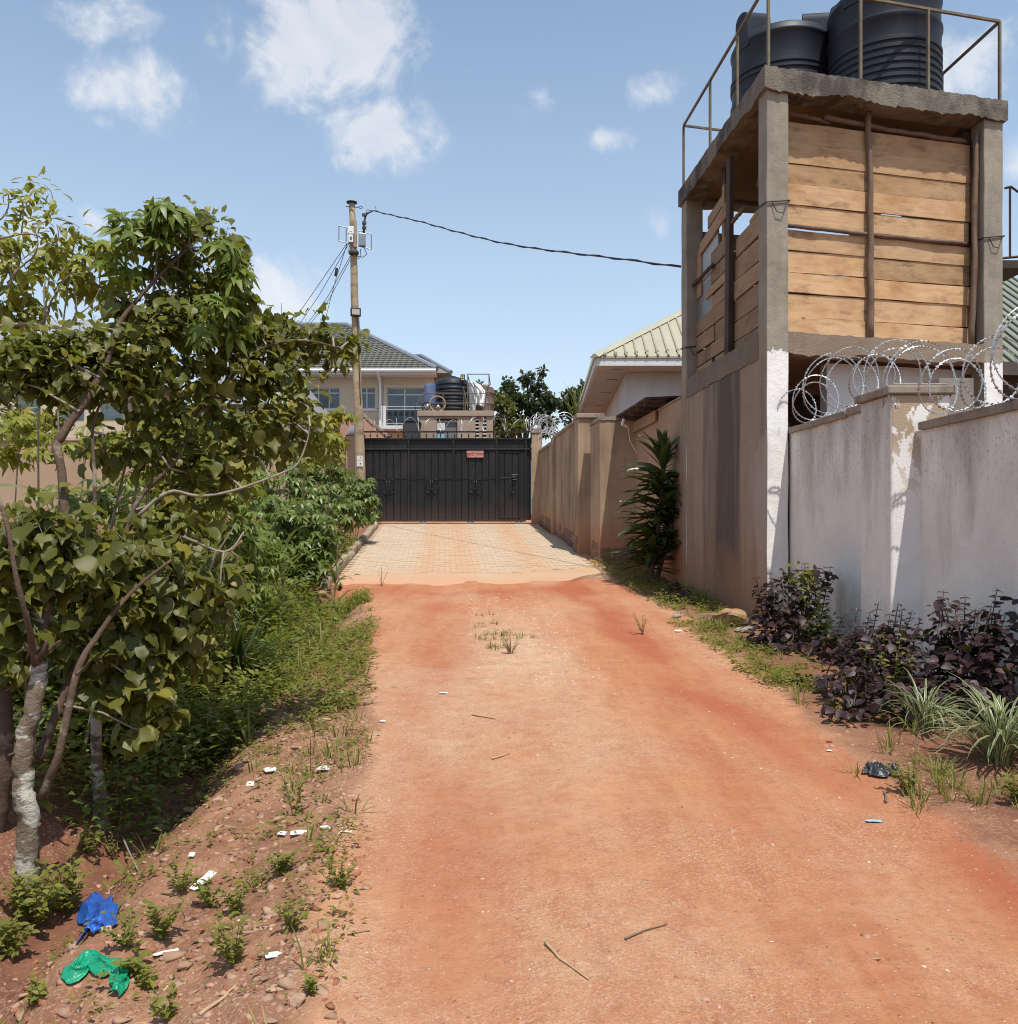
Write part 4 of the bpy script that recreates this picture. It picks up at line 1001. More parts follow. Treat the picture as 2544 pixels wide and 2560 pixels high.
# ------------------------------------------------------------------ tanks
def ribbed_profile(r, h, bands, shoulder, z0=0.0, ridge=None):
    pr = [(r*.97, z0), (r, z0+.03)]
    for (a, b, n) in bands:
        for k in range(n):
            z = a+(b-a)*k/n; s = (b-a)/n
            pr += [(r*.985, z), (r*.985, z+s*.22), (r*1.012, z+s*.36), (r*1.012, z+s*.82), (r*.985, z+s*.96)]
    if ridge: pr += [(r, ridge-.03), (r*1.02, ridge-.01), (r*1.02, ridge+.025), (r*.985, ridge+.045)]
    pr += [(r*.985, h), (r*1.01, h+.02), (r*1.01, h+.05), (r*.975, h+.08)]
    for k in range(1, 9):
        a = k/8*math.pi/2; pr.append((r*(.985-.62*(1-math.cos(a))**.9*1.0), h+.09+shoulder*math.sin(a)))
    return pr
def water_tank(a, b, label, r=.715, h=1.42, big=True):
    c = TP(a, b, ZS1)
    t = thing('water_tank', label, 'water tank', c, 'black water tanks on the tower')
    m = MB(); bands = [(.06, .82, 8)] if big else [(.06, .66, 4), (.84, 1.0, 2)]
    m.lathe(c, ribbed_profile(r, h, bands, .16, 0, 1.08 if big else None), 64); mk('body', m, M_tank, t, 50)
    m = MB(); q = c+Vector((0,0,h+.23)); m.lathe(q, [(.24, -.06), (.25, 0), (.26, .06), (.24, .10), (.10, .13), (.02, .135)], 28); mk('lid', m, M_tank, t, 40)
    for an in ((R(215), R(300), R(60), R(130)) if big else (R(203), R(338), R(90))):
        d = Vector((math.cos(an), math.sin(an), 0)); s = Vector((-d.y, d.x, 0))
        m = MB(); pr = []; n = 9
        # moulded lifting lug: an upright rounded block running in from the rim
        out = [(-.0, 0), (.0, .24)] ; w = .14
        arc = [(math.cos(math.pi*j/n)*w, .33+math.sin(math.pi*j/n)*w) for j in range(n+1)]
        face = [(w, -.06)]+arc+[(-w, -.06)]
        f0 = [c+d*(r*1.0)+s*x+Vector((0,0,h+z)) for x, z in face]; f1 = [c+d*(r*.40)+s*x*.8+Vector((0,0,h+.10+z*.95)) for x, z in face]
        k_ = len(face); m.add(f0+f1, [tuple(range(k_)), tuple(range(2*k_-1, k_-1, -1))]+[((i+1) % k_, i, k_+i, k_+(i+1) % k_) for i in range(k_)])
        mk('lifting_lug', m, M_tank, t, 35, bevel=.012)
    m = MB(); m.tube([c+Vector((-r*.7, r*.72, .12)), c+Vector((-r*.85, r*.9, .12)), c+Vector((-r*.85, r*.9, -.1))], .03, 8); mk('outlet_pipe', m, M_cable, t)
    return t
water_tank(2.13, .90, 'large ribbed black water tank at the front right of the tower top')
water_tank(1.06, 2.02, 'black water tank with widely spaced ribs at the left of the tower top', h=1.36, big=False)
water_tank(2.45, 2.66, 'black water tank half hidden behind the other two on the tower top')

# ------------------------------------------------------------------ small corrugated awning over the set-back wall
def corrug(mb, p00, p10, p11, p01, n=20, amp=.018, th=.004):
    """corrugated sheet between four corners; waves run along p00->p10"""
    p00, p10, p11, p01 = map(Vector, (p00, p10, p11, p01)); nrm = (p10-p00).cross(p01-p00).normalized()
    K = n*4; n0 = len(mb.v)
    for i in range(K+1):
        u = i/K; w = nrm*amp*math.sin(2*math.pi*u*n)
        a = p00.lerp(p10, u)+w; b = p01.lerp(p11, u)+w
        for q in (a, b, b-nrm*th, a-nrm*th): mb.v.append(tuple(q))
    for i in range(K):
        a = n0+4*i
        for k in range(4): mb.f.append((a+k, a+4+k, a+4+(k+1) % 4, a+(k+1) % 4))
    return mb
M_rustd = rough_mat('dark_rusted_sheet', (.085,.055,.042), (.05,.034,.028), 5, .8, .2, 40, c3=(.30,.28,.26), sscale=4, samt=.3)
def awning():
    t = thing('lean_to_awning', 'small rusty corrugated awning over the set-back tan wall', 'awning', ST(16.5, 4.2, 3.9))
    m = MB(); corrug(m, ST(15.3, 3.50, 3.93), ST(17.95, 3.46, 3.93), ST(17.95, 5.6, 4.02), ST(15.3, 5.6, 4.02), 26); mk('sheet', m, M_rustd, t, 'all')
    for s in (15.5, 16.1, 16.7, 17.3, 17.85):
        m = MB(); lane_box(m, s, s+.05, 3.52, 5.5, 3.80, 3.88); mk('rafter', m, M_post, t)
    for tt in (3.56, 4.0):
        m = MB(); lane_box(m, 15.35, 17.9, tt, tt+.05, 3.88, 3.905); mk('batten', m, M_post, t)
    m = MB(); lane_box(m, 15.9, 17.9, 3.80, 3.83, 3.60, 3.80); mk('fascia_board', m, M_plank2, t)
    m = MB(); m.tube([ST(17.3, 3.52, 3.82), ST(17.35, 3.5, 3.72), ST(17.4, 3.6, 3.68)], .03, 6); m.tube([ST(17.4, 3.62, 3.7), ST(17.4, 3.66, 3.4), ST(17.4, 3.8, 3.15)], .006, 5); mk('loose_wire', m, M_box, t)
awning()

# ------------------------------------------------------------------ right bungalow
def bungalow():
    bx, by = Vector((1, .0, 0)), Vector((.035, 1, 0)).normalized()
    E = Vector((2.22, 22.5, 0)); ze = 5.86
    t = thing('bungalow', 'white bungalow with pale green ribbed hip roof behind the tan wall', 'house', Vector((6, 27, 1.6)))
    Wd, Dp = 12.0, 11.0
    def Q(a, b, z): q = E+bx*a+by*b; return Vector((q.x, q.y, z))
    m = MB(); m.box(E, bx, by, .86, Wd-.86, .86, Dp-.86, 1.0, ze-.03); mk('wall', m, M_whitewall, t)
    m = MB(); m.box(E, bx, by, .05, Wd-.05, .05, Dp-.05, ze-.02, ze+.0); mk('soffit', m, M_soffit_w, t)
    for (a, b, la, lb_) in ((.42, .42, .3, .06), (.42, 2.0, .3, .06), (.42, 4.3, .3, .06), (.42, 7.0, .3, .06)):
        m = MB(); m.box(E, bx, by, a, a+la, b, b+lb_, ze-.024, ze-.018); mk('soffit_vent', m, M_dark, t)
    m = MB(); m.box(E, bx, by, 0, Wd, -.03, .05, ze-.02, ze+.21); m2 = MB(); m2.box(E, bx, by, -.03, .05, .05, Dp, ze-.02, ze+.21)
    mk('fascia', m, M_white_paint, t); mk('fascia', m2, M_white_paint, t)
    rise = math.tan(R(34)); half = Dp/2
    zr = ze+.22; ov = .06
    A, B_, C_, D_ = Q(-ov, -ov, zr), Q(Wd+ov, -ov, zr), Q(Wd+ov, Dp+ov, zr), Q(-ov, Dp+ov, zr)
    h2 = half+ov; R0, R1 = Q(half, half, zr+rise*h2), Q(Wd-half, half, zr+rise*h2)
    m = MB(); m.add([A, B_, C_, D_, R0, R1]+[p-Vector((0,0,.05)) for p in (A, B_, C_, D_)], [(0,1,5,4),(1,2,5),(2,3,4,5),(3,0,4),(6,7,1,0),(7,8,2,1),(8,9,3,2),(9,6,0,3),(9,8,7,6)])
    rf = mk('roof', m, M_sheet, t)
    # raised seams: front slope, then the lane-side slope
    x = .22; i = 0
    while x < Wd*.62:
        top = min(x+ov, h2); m = MB(); p = Q(x, -ov-.02, zr); q = Q(x, -ov+top, zr+rise*top)
        up = Vector((0, -math.sin(R(34)), math.cos(R(34))))*.035; w = bx*.028
        m.hexa([p-w, p+w, q+w, q-w], [p-w*.7+up, p+w*.7+up, q+w*.7+up, q-w*.7+up]); mk('roof_seam', m, M_rib, t); x += .27
        # capped seam joint near the foot, as the sheets are fixed
        f = .12; pf = p.lerp(q, f); m = MB(); m.box((pf.x, pf.y, pf.z), bx, Vector((0,1,0)), -.04, .04, -.05, .05, .01, .055); mk('seam_clip', m, M_sheet, t)
    y = .2
    while y < Dp*.9:
        top = min(y+ov, h2, Dp-y+ov); m = MB(); p = Q(-ov-.02, y, zr); q = Q(-ov+top, y, zr+rise*top)
        up = Vector((-math.sin(R(34)), 0, math.cos(R(34))))*.035; w = by*.028
        m.hexa([p+w, p-w, q-w, q+w], [p+w*.7+up, p-w*.7+up, q-w*.7+up, q+w*.7+up]); mk('roof_seam', m, M_rib, t); y += .27
    m = MB(); up = Vector((0, 0, .06))
    for a, b in ((A, R0), (R0, R1)):
        d = (b-a).normalized(); s = d.cross(Vector((0,0,1))).normalized()*.16
        m.hexa([a-s-Vector((0,0,.04)), a+s-Vector((0,0,.04)), b+s-Vector((0,0,.04)), b-s-Vector((0,0,.04))], [a-s*.2+up, a+s*.2+up, b+s*.2+up, b-s*.2+up])
    mk('ridge_cap', m, M_sheet, t)
bungalow()

# ------------------------------------------------------------------ house with the darker green roof behind the tower, right edge
def green_house():
    t = thing('green_roofed_house', 'house with dark green ribbed roof at the right edge behind the tower', 'house', P(2620, 1300, 17))
    d0 = 16.0
    A = P(2380, 905, d0); Wd = 7.0
    Bx = Vector((1, .12, 0)).normalized(); By = Vector((-.12, 1, 0)).normalized(); rise = .75
    def Q(a, b, z): q = A+Bx*a+By*b; return Vector((q.x, q.y, A.z+z))
    m = MB(); m.box(A, Bx, By, .5, Wd, .5, 5, -4.2, -.05); mk('wall', m, M_brickdark, t)
    m = MB(); m.add([Q(0,0,0), Q(Wd,0,0), Q(Wd,3.6,3.6*rise), Q(0,3.6,3.6*rise), Q(0,0,-.05), Q(Wd,0,-.05), Q(Wd,3.6,3.6*rise-.05), Q(0,3.6,3.6*rise-.05)], [(0,1,2,3),(7,6,5,4),(0,4,5,1),(1,5,6,2),(2,6,7,3),(3,7,4,0)]); mk('roof', m, M_greensheet, t)
    x = .1
    while x < Wd:
        m = MB(); p, q = Q(x, -.02, 0), Q(x, 3.6, 3.6*rise); w = Bx*.022; up = Vector((0, -.5, .85))*.035
        m.hexa([p-w, p+w, q+w, q-w], [p-w+up, p+w+up, q+w+up, q-w+up]); mk('roof_seam', m, M_ribg, t); x += .22
    m = MB(); m.box(A, Bx, By, 0, Wd, -.06, 0, -.22, .02); mk('fascia', m, M_brickdark, t)
    m = MB(); w = A+By*.45
    m.box(w, Bx, By, 2.0, 3.2, -.0, .06, -2.4, -.6); mk('window', m, M_glass, t)
    # dark iron railing end
    s = thing('balcony_frame', 'dark iron railing end standing out beyond the tower at the right edge', 'railing', P(2515, 650, 15.2))
    for p, q in (((2524, 467), (2524, 645)), ((2511, 470), (2526, 466)), ((2526, 466), (2600, 520)), ((2505, 645), (2560, 640)), ((2600, 520), (2600, 660))):
        m = MB(); m.tube([P(*p, 15.2), P(*q, 15.2)], .022, 4); mk('bar', m, M_post, s)
    m = MB(); m.box(P(2504, 650, 15.2), Vector((1,0,0)), Vector((0,1,0)), 0, .5, 0, .8, -.14, 0); mk('ledge', m, M_post, s)
M_ribg = rough_mat('green_roof_rib', (.15,.17,.135), (.12,.14,.11), 3, .5, .05, 20)
M_brickdark = rough_mat('dark_wall_brown', (.12,.095,.08), (.085,.07,.06), 3, .9, .4, 40)
green_house()

# ------------------------------------------------------------------ two-storey house beyond the gate
def far_house():
    d = 44.0
    t = thing('two_storey_house', 'cream two-storey house with grey tiled roof behind the gate', 'house', P(900, 1250, d))
    def X(x): return P(x, 0, d).x
    def Z(y): return P(0, y, d).z
    o = (0, d, 0); ux, uy = Vector((1,0,0)), Vector((0,1,0))
    xl, xr = X(600), X(1085)
    def wallbox(x0, x1, y0, y1): m = MB(); m.box(o, ux, uy, x0, x1, 0, .25, y0, y1); mk('wall', m, M_cream, t)
    # wall with its openings cut out of it
    ops = [(X(770), X(850), Z(1021), Z(969)), (X(902), X(939), Z(1021), Z(969)), (X(967.5), X(1062), Z(1069), Z(969))]
    zt0, zb0 = Z(944), 2.0
    edges = [xl]+[v for a in ops for v in a[:2]]+[xr]
    for i in range(0, len(edges), 2): wallbox(edges[i], edges[i+1], zb0, zt0)
    for a0, a1, z0, z1 in ops:
        wallbox(a0, a1, z1, zt0); wallbox(a0, a1, zb0, z0)
    m = MB(); m.box(o, ux, uy, xl, xr, 3.5, 3.7, zb0, zt0); mk('wall', m, M_cream, t)
    for sx in (xl, xr-.25):
        m = MB(); m.box(o, ux, uy, sx, sx+.25, .26, 9, zb0, zt0); mk('wall', m, M_cream, t)
    def window(a0, a1, z0, z1, vs, hs):
        f = MB(); e = .045
        f.box(o, ux, uy, a0, a0+e, .10, .16, z0, z1); f.box(o, ux, uy, a1-e, a1, .10, .16, z0, z1)
        f.box(o, ux, uy, a0+e, a1-e, .10, .16, z0, z0+e); f.box(o, ux, uy, a0+e, a1-e, .10, .16, z1-e, z1)
        fr = mk('window', f, M_frame, t)
        for v in vs: g = MB(); g.box(o, ux, uy, v-.03, v+.03, .09, .15, z0+e, z1-e); mk('mullion', g, M_frame, fr)
        for h_ in hs: g = MB(); g.box(o, ux, uy, a0+e, a1-e, .085, .14, h_-.03, h_+.03); mk('transom', g, M_frame, fr)
        vs_ = [a0]+list(vs)+[a1]
        for i in range(len(vs_)-1):
            g = MB(); g.box(o, ux, uy, vs_[i]+.02, vs_[i+1]-.02, .125, .14, z0+.02, z1-.02); mk('pane', g, M_glass, fr)
        s = MB(); s.box(o, ux, uy, a0-.12, a1+.12, -.08, .0, z0-.12, z0-.02); mk('sill', s, M_white_paint, t)
    window(*ops[0], [X(796), X(823)], [Z(982)]); window(*ops[1], [X(917)], [Z(982)]); window(*ops[2], [X(1012)], [Z(986)])
    for (a0, a1, z0, z1) in ops[1:]:      # plain raised surround
        e = .14; m = MB()
        m.box(o, ux, uy, a0-e, a0, -.05, 0, z0, z1+e); m.box(o, ux, uy, a1, a1+e, -.05, 0, z0, z1+e); m.box(o, ux, uy, a0, a1, -.05, 0, z1, z1+e); mk('surround', m, M_cream, t)
    # balcony
    m = MB(); m.box(o, ux, uy, X(957), X(1075), -1.1, -.01, Z(1078), Z(1070)); mk('balcony_slab', m, M_white_paint, t)
    for x in (961, 966): 
        m = MB(); m.box(o, ux, uy, X(x), X(x)+.14 if x == 966 else X(x)+.06, -1.08, -.98, Z(1070), Z(1022)); mk('balcony_post', m, M_white_paint if x == 966 else M_frame, t)
    for y in (1023, 1030, 1064):
        m = MB(); m.box(o, ux, uy, X(961), X(1072), -1.06, -1.02, Z(y+1.3), Z(y)); mk('balcony_rail', m, M_frame, t)
    x = 970
    while x < 1070:
        m = MB(); m.box(o, ux, uy, X(x)-.015, X(x)+.015, -1.05, -1.03, Z(1064), Z(1031)); mk('baluster', m, M_gates, t)
        if int(x) % 2 == 0:
            m = MB(); m.box(o, ux, uy, X(x)-.05, X(x)+.05, -1.055, -1.025, Z(1046), Z(1036)); mk('baluster_plate', m, M_gates, t)
        x += 3.5
    # roof: gutter, hipped tile slopes built course by course
    ze = Z(932); ey = -.9
    m = MB(); m.box(o, ux, uy, X(640), X(1094), ey-.02, -.0, ze-.24, ze-.04); mk('fascia', m, M_frame, t)
    m = MB(); m.tube([(X(640), d+ey-.1, ze-.06), (X(1094), d+ey-.1, ze-.06)], .09, 8); mk('gutter', m, M_box, t)
    m = MB(); m.tube([(X(951.5), d+ey-.05, ze-.1), (X(951.5), d-.1, ze-.5), (X(951.5), d-.1, zb0)], .075, 8); mk('downpipe', m, M_box, t)
    ap = P(868, 815, d+6.0)      # top of the right hip
    e0, e1 = Vector((X(600), d+ey, ze)), Vector((X(1096), d+ey, ze))
    hl = Vector((X(600), d+6, ap.z)); body = MB()
    back = Vector((X(1096), d+13, ze)); backl = Vector((X(600), d+13, ze))
    dz = Vector((0, 0, -.06))
    body.add([e0+dz, e1+dz, ap+dz, hl+dz, back+dz, backl+dz], [(0,1,2,3),(1,4,2),(4,5,3,2),(0,3,5),(5,4,1,0)]); mk('roof', body, M_tile, t)
    n = 24; sl = (ap-e1); tiles = MB(); cnt = 0
    ndir = Vector((0, -(ap.z-ze), 6.9)).normalized()
    tile_parts = []
    for r_ in range(n):
        u0, u1 = r_/n, (r_+1)/n
        y0, z0 = d+ey+6.9*u0, ze+(ap.z-ze)*u0; y1, z1 = d+ey+6.9*u1, ze+(ap.z-ze)*u1
        xr0 = e1.x+(ap.x-e1.x)*u0; x = X(600); w = .30
        while x < xr0-.1:
            for (b0, b1, l0) in ((0, .5, .05), (.5, 1, .085)):
                xa, xb = x+w*b0, x+w*b1
                xb = min(xb, xr0-.02)
                if xb <= xa: continue
                q = [Vector((xa+.012, y0-.03, z0)), Vector((xb-.012, y0-.03, z0)), Vector((xb, y1, z1)), Vector((xa, y1, z1))]
                up = ndir*l0
                tile_parts.append(([p-ndir*.02 for p in q], [q[0]+up, q[1]+up, q[2]+up*.35, q[3]+up*.35]))
            x += w
    vis = [p for p in tile_parts if p[0][0].x > X(905)]; rest = [p for p in tile_parts if p[0][0].x <= X(905)]
    vis.sort(key=lambda p: -p[0][0].z)
    for lo_, hi_ in vis[:300]:
        m = MB(); m.hexa(lo_, hi_); mk('roof_tile', m, M_tile, t)
    m = MB()
    for lo_, hi_ in rest+vis[300:]: m.hexa(lo_, hi_)
    mk('roof_tile', m, M_tile, t, kind='stuff')
    m = MB(); m.tube([e1+Vector((0,0,.05)), ap+Vector((0,0,.08)), hl+Vector((0,0,.08))], .14, 8); mk('ridge_cap', m, M_ridge, t)
    # lower hip set behind on the right
    p0, p1, p2, p3 = P(1025, 893, d+3), P(1055, 892, d+3), P(1128, 932, d-.6), P(1060, 932, d-.6)
    m = MB(); m.add([p0, p1, p2, p3, p0+Vector((0,4,-2)), p1+Vector((0,4,-2)), p2+Vector((0,7,0)), p3+Vector((0,7,0))], [(3,2,1,0),(1,2,6,5),(0,1,5,4),(3,0,4,7),(5,6,7,4),(2,3,7,6)]); mk('side_roof', m, M_tile, t)
    m = MB(); m.tube([p2+Vector((0,-.02,.03)), p1+Vector((0,0,.06)), p0+Vector((0,0,.06))], .11, 8); mk('ridge_cap', m, M_ridge, t)
    m = MB(); m.box((0, d+.8, 0), ux, uy, X(1086), X(1122), 0, 3, 2.2, ze-.1); mk('side_wall', m, M_cream, t)
M_ridge = rough_mat('bluish_ridge_cap', (.25,.27,.31), (.20,.215,.25), 3, .5, .1, 30)
far_house()
def other_houses():
    # plain grey-roofed house seen in the gaps of the leaves on the left
    t = thing('grey_roofed_house', 'low house with plain grey sheet roof glimpsed through leaves on the left', 'house', P(640, 1200, 38))
    d = 36.0
    a, b, c, e = P(520, 1010, d), P(760, 1010, d), P(700, 885, d+4), P(560, 885, d+4)
    m = MB(); m.add([a, b, c, e, a+Vector((0,8,0)), b+Vector((0,8,0))], [(0,1,2,3),(1,5,2),(5,4,3,2),(4,0,3),(4,5,1,0)]); mk('roof', m, M_greysheet, t)
    m = MB(); m.box((0, d+.5, 0), Vector((1,0,0)), Vector((0,1,0)), a.x+.6, b.x-.6, 0, 7, 1.8, a.z-.02); mk('wall', m, M_whitewall, t)
    for x in (590, 640, 690):
        m = MB(); m.box((0, d+.46, 0), Vector((1,0,0)), Vector((0,1,0)), P(x,0,d).x, P(x,0,d).x+.8, 0, .05, P(0,1120,d).z, P(0,1050,d).z); mk('window', m, M_glass, t)
    t = thing('slate_roofed_house', 'house with dark slate-grey roof behind the crooked tree at far left', 'house', P(170, 1200, 42))
    d = 42.0
    a, b, c, e = P(-150, 930, d), P(330, 930, d), P(230, 800, d+4), P(-60, 800, d+4)
    m = MB(); m.add([a, b, c, e, a+Vector((0,8,0)), b+Vector((0,8,0))], [(0,1,2,3),(1,5,2),(5,4,3,2),(4,0,3),(4,5,1,0)]); mk('roof', m, M_greysheet, t)
    m = MB(); m.box((0, d+.5, 0), Vector((1,0,0)), Vector((0,1,0)), a.x+.6, b.x-.6, 0, 7, 1.8, a.z-.02); mk('wall', m, M_cream, t)
    for x in (30, 140, 240):
        m = MB(); m.box((0, d+.46, 0), Vector((1,0,0)), Vector((0,1,0)), P(x,0,d).x, P(x,0,d).x+1.1, 0, .05, P(0,1045,d).z, P(0,975,d).z); mk('window', m, M_glass, t)
    # brown-red lean-to roof just inside the gate
    t = thing('brown_lean_to', 'brown-red sheet roofed lean-to behind the pole inside the gate', 'shed', P(890, 1250, 33))
    d = 32.0
    m = MB(); q = [P(838, 1052, d), P(918, 1052, d), P(965, 1095, d-2), P(845, 1100, d-2)]
    q = [P(850, 1056, d), P(908, 1040, d), P(972, 1096, d-2.2), P(852, 1110, d-2.2)]
    m.hexa([p-Vector((0,0,.06)) for p in (q[3], q[2], q[1], q[0])], [q[3], q[2], q[1], q[0]]); mk('roof', m, M_redsheet, t)
    m = MB(); m.tube([q[1]+Vector((0,0,.03)), q[2]+Vector((0,0,.03))], .07, 6); mk('barge_board', m, M_rust, t)
    m = MB(); m.box((0, d-1.6, 0), Vector((1,0,0)), Vector((0,1,0)), q[3].x+.3, q[2].x-.3, 0, 2, 1.9, P(0, 1112, d-1.6).z); mk('wall', m, M_redsheet, t)
    m = MB(); m.box((0, d-1.66, 0), Vector((1,0,0)), Vector((0,1,0)), P(856,0,d).x, P(905,0,d).x, 0, .05, 2.2, P(0, 1118, d).z); mk('window', m, M_glass, t)
other_houses()

# ------------------------------------------------------------------ concrete tank stand inside the gate, and what stands on it
def tank_stand():
    d = 31.0
    def X(x): return P(x, 0, d).x
    def Z(y): return P(0, y, d).z
    o = (0, d, 0); ux, uy = Vector((1,0,0)), Vector((0,1,0))
    t = thing('tank_stand', 'low concrete tank house with vent blocks just inside the gate', 'tank stand', P(1140, 1250, d))
    x0, x1 = X(1045.5), X(1233); zt_ = Z(1027)
    m = MB(); m.box(o, ux, uy, x0-.03, x1+.03, -.06, 2.8, Z(1041), zt_); mk('roof_slab', m, M_tanr2, t, bevel=.02)
    for a, b in ((1045.5, 1092), (1144, 1189), (1217, 1233)):
        m = MB(); m.box(o, ux, uy, X(a), X(b), 0, .2, 1.9, Z(1041)-.002); mk('wall', m, M_tanr2, t)
    m = MB(); m.box(o, ux, uy, X(1198), X(1207), .02, .2, 1.9, Z(1041)-.002); mk('vent_upright', m, M_tanr2, t)
    m = MB(); m.box(o, ux, uy, X(1092), X(1144), .0, .2, Z(1046), Z(1041)-.002); mk('wall', m, M_tanr2, t)
    m = MB(); m.box(o, ux, uy, x0, x1, 1.2, 1.3, 1.9, Z(1041)-.004); mk('inner_wall', m, M_darkwall, t)  # interior shade painted on as a near-black wall
    y = 1047
    while y < 1110:
        for a, b in ((1189, 1198), (1207, 1217)):
            m = MB(); m.box(o, ux, uy, X(a), X(b), .0, .18, Z(y+3.4), Z(y)); mk('vent_block', m, M_ventb, t)
        y += 9
    m = MB(); m.box(o, ux, uy, X(1094), X(1142), .10, .14, 1.9, Z(1050)); dr = mk('door', m, M_doorg, t)
    m = MB(); m.box(o, ux, uy, X(1092.5), X(1143.5), .05, .11, Z(1055), Z(1053)); mk('door_bar', m, M_frame, dr)
    for (a, b, y0, y1, mt, nm) in ((1093, 1113, 1075, 1057, M_paper, 'notice_sheet'), (1094, 1112, 1100, 1084, M_blueposter, 'blue_poster')):
        m = MB(); m.box(o, ux, uy, X(a), X(b), .03, .045, Z(y0), Z(y1)); mk(nm, m, mt, dr)
    # pipe cage round the edge
    def bar(p, q, nm='rail', r=.018): m = MB(); m.tube([p, q], r, 5); mk(nm, m, M_rail, t)
    zr = Z(934); zm = Z(982)
    for x, b in ((1169.5, .1), (1223, .1), (1169.5, 2.4), (1218, 2.4)): bar(Vector((X(x), d+b, zt_-.01)), Vector((X(x), d+b, zr)), 'rail_post')
    for b in (.1, 2.4): bar(Vector((X(1169), d+b, zr)), Vector((X(1223), d+b, zr)))
    for x in (1169, 1223): bar(Vector((X(x), d+.1, zr)), Vector((X(x), d+2.4, zr)))
    bar(Vector((X(1055), d+.1, zm)), Vector((X(1223), d+.1, zm))); bar(Vector((X(1055), d+.1, Z(1007))), Vector((X(1223), d+.1, Z(1007))))
    for x in (1055, 1108, 1160, 1164): bar(Vector((X(x), d+.1, zt_-.01)), Vector((X(x), d+.1, zm)), 'rail_post')
    bar(Vector((X(1158), d+.08, Z(965))), Vector((X(1170), d+.08, Z(1020))), 'rail', .02)
    # black ribbed tank
    c = Vector((X(1126), d+1.15, zt_)); r = .635; h = Z(953)-zt_
    k = thing('small_water_tank', 'black ribbed water tank with yellow label on the tank stand behind the gate', 'water tank', c)
    m = MB(); m.lathe(c, ribbed_profile(r, h, [(.10, h*.92, 7)], .22), 40); mk('body', m, M_tank, k, 50)
    m = MB(); m.lathe(c+Vector((0,0,h+.30)), [(.2, -.06), (.21, .04), (.1, .08), (.02, .085)], 20); mk('lid', m, M_tank, k, 40)
    m = MB(); lb0 = P(1152, 936, d+.62); m.box(lb0, ux, uy, 0, .16, -.02, .0, -.24, .0); lab = mk('label_plate', m, M_dark, k)
    m = MB()
    for i in range(3):
        for j in range(2): m.box(lb0, ux, uy, .025+j*.06, .07+j*.06, -.028, -.021, -.205+i*.062, -.165+i*.062)
    mk('label_print', m, M_labely, lab)
    # blue drum of the solar heater with its two shiny pipe ends
    c = Vector((X(1072), d+.55, zt_))
    k = thing('blue_drum', 'upright blue and grey plastic drum left of the black tank', 'drum', c)
    m = MB(); rr = X(1087)-X(1072); m.lathe(c+Vector((0,0,.30)), [(rr*.98, 0), (rr, .03), (rr*1.02, .2), (rr, .4), (rr, .70), (rr*.9, .72)], 24); mk('body', m, M_bluedrum, k, 40)
    m = MB()
    for sx in (-.14, .14):
        for sy in (-.1, .1): m.tube([c+Vector((sx, sy, -.01)), c+Vector((sx, sy, .31))], .02, 6)
    mk('legs', m, M_rail, k)
    for i, (x, lab) in enumerate(((1068, 'shiny bundled hose roll under the blue drum'), (1094, 'coiled pale hose with shiny centre beside the black tank'))):
        q = Vector((X(x), d+.12, zt_+.16)); k = thing('hose_coil', lab, 'hose', q)
        m = MB(); R_ = .17 if i == 0 else .27
        pts = [q+Vector((math.cos(a)*R_, math.sin(a*.5)*.03, math.sin(a)*R_+(.1 if i else 0))) for a in np.linspace(0, 6.28*2, 50)]
        m.tube(pts, .025, 6); mk('loop', m, M_straw if i else M_cable, k, 'all')
        m = MB(); m.tube([q+Vector((-.05, 0, -.10)), q+Vector((.0, .02, .0)), q+Vector((.12 if i else .03, .04, .12 if not i else -.12))], [.08, .1, .07], 10); mk('foil_wrap', m, M_galv, k, 'all')
    # brown drum partly under a white sheet
    c = Vector((X(1205), d+1.1, zt_)); k = thing('brown_drum', 'dark brown drum half covered by a white sheet at the right of the tank stand', 'drum', c)
    m = MB(); m.lathe(c, [(.40, 0), (.42, .05), (.41, .35), (.43, .38), (.41, .42), (.41, .75), (.43, .78), (.41, .82), (.40, .98), (.2, 1.05), (.02, 1.07)], 28); mk('body', m, M_rust, k, 40)
    m = MB(); n = 26; mm = 24
    lt = [(605,232),(606,300),(610,380),(616,460),(622,540)]; rt = [(668,236),(735,268),(782,330),(786,420),(770,505)]
    for j in range(mm+1):
        v = j/mm
        for i in range(n+1):
            u = i/n; vv = v*(1-.33*sstep(.38, .5, np.array(u))) if v > .6 else v*(1-.33*sstep(.38, .5, np.array(u))); vv = float(vv)
            lx, ly = np.interp(vv, [0,.25,.5,.75,1], [p[0] for p in lt]), np.interp(vv, [0,.25,.5,.75,1], [p[1] for p in lt])
            rx_, ry_ = np.interp(v, [0,.25,.5,.75,1], [p[0] for p in rt]), np.interp(v, [0,.25,.5,.75,1], [p[1] for p in rt])
            x = lx+(rx_-lx)*u; y = ly+(ry_-ly)*u if u > .45 else ly
            dd = d+.62-.45*math.sin(math.pi*min(1, u*.9+.05))+.10*math.sin(u*13+v*6)+.05*math.sin(u*29-v*9)
            m.v.append(tuple(P(1030+x/4.267, 900+y/4.267, dd)))
    for j in range(mm):
        for i in range(n): a = j*(n+1)+i; m.f.append((a, a+1, a+n+2, a+n+1))
    s = mk('white_sheet', m, M_sheetcloth, None, 'all', loc=c+Vector((0,0,1.2))); tag(s, 'white cloth sheet draped over the brown drum and the cage rails', 'sheet')
    so = s.modifiers.new('thickness', 'SOLIDIFY'); so.thickness = .006
    # dark box-shaped tank to the left of the stand
    k = thing('dark_cistern', 'dark grey box cistern left of the tank stand behind the gate', 'cistern', P(1026, 1250, 30))
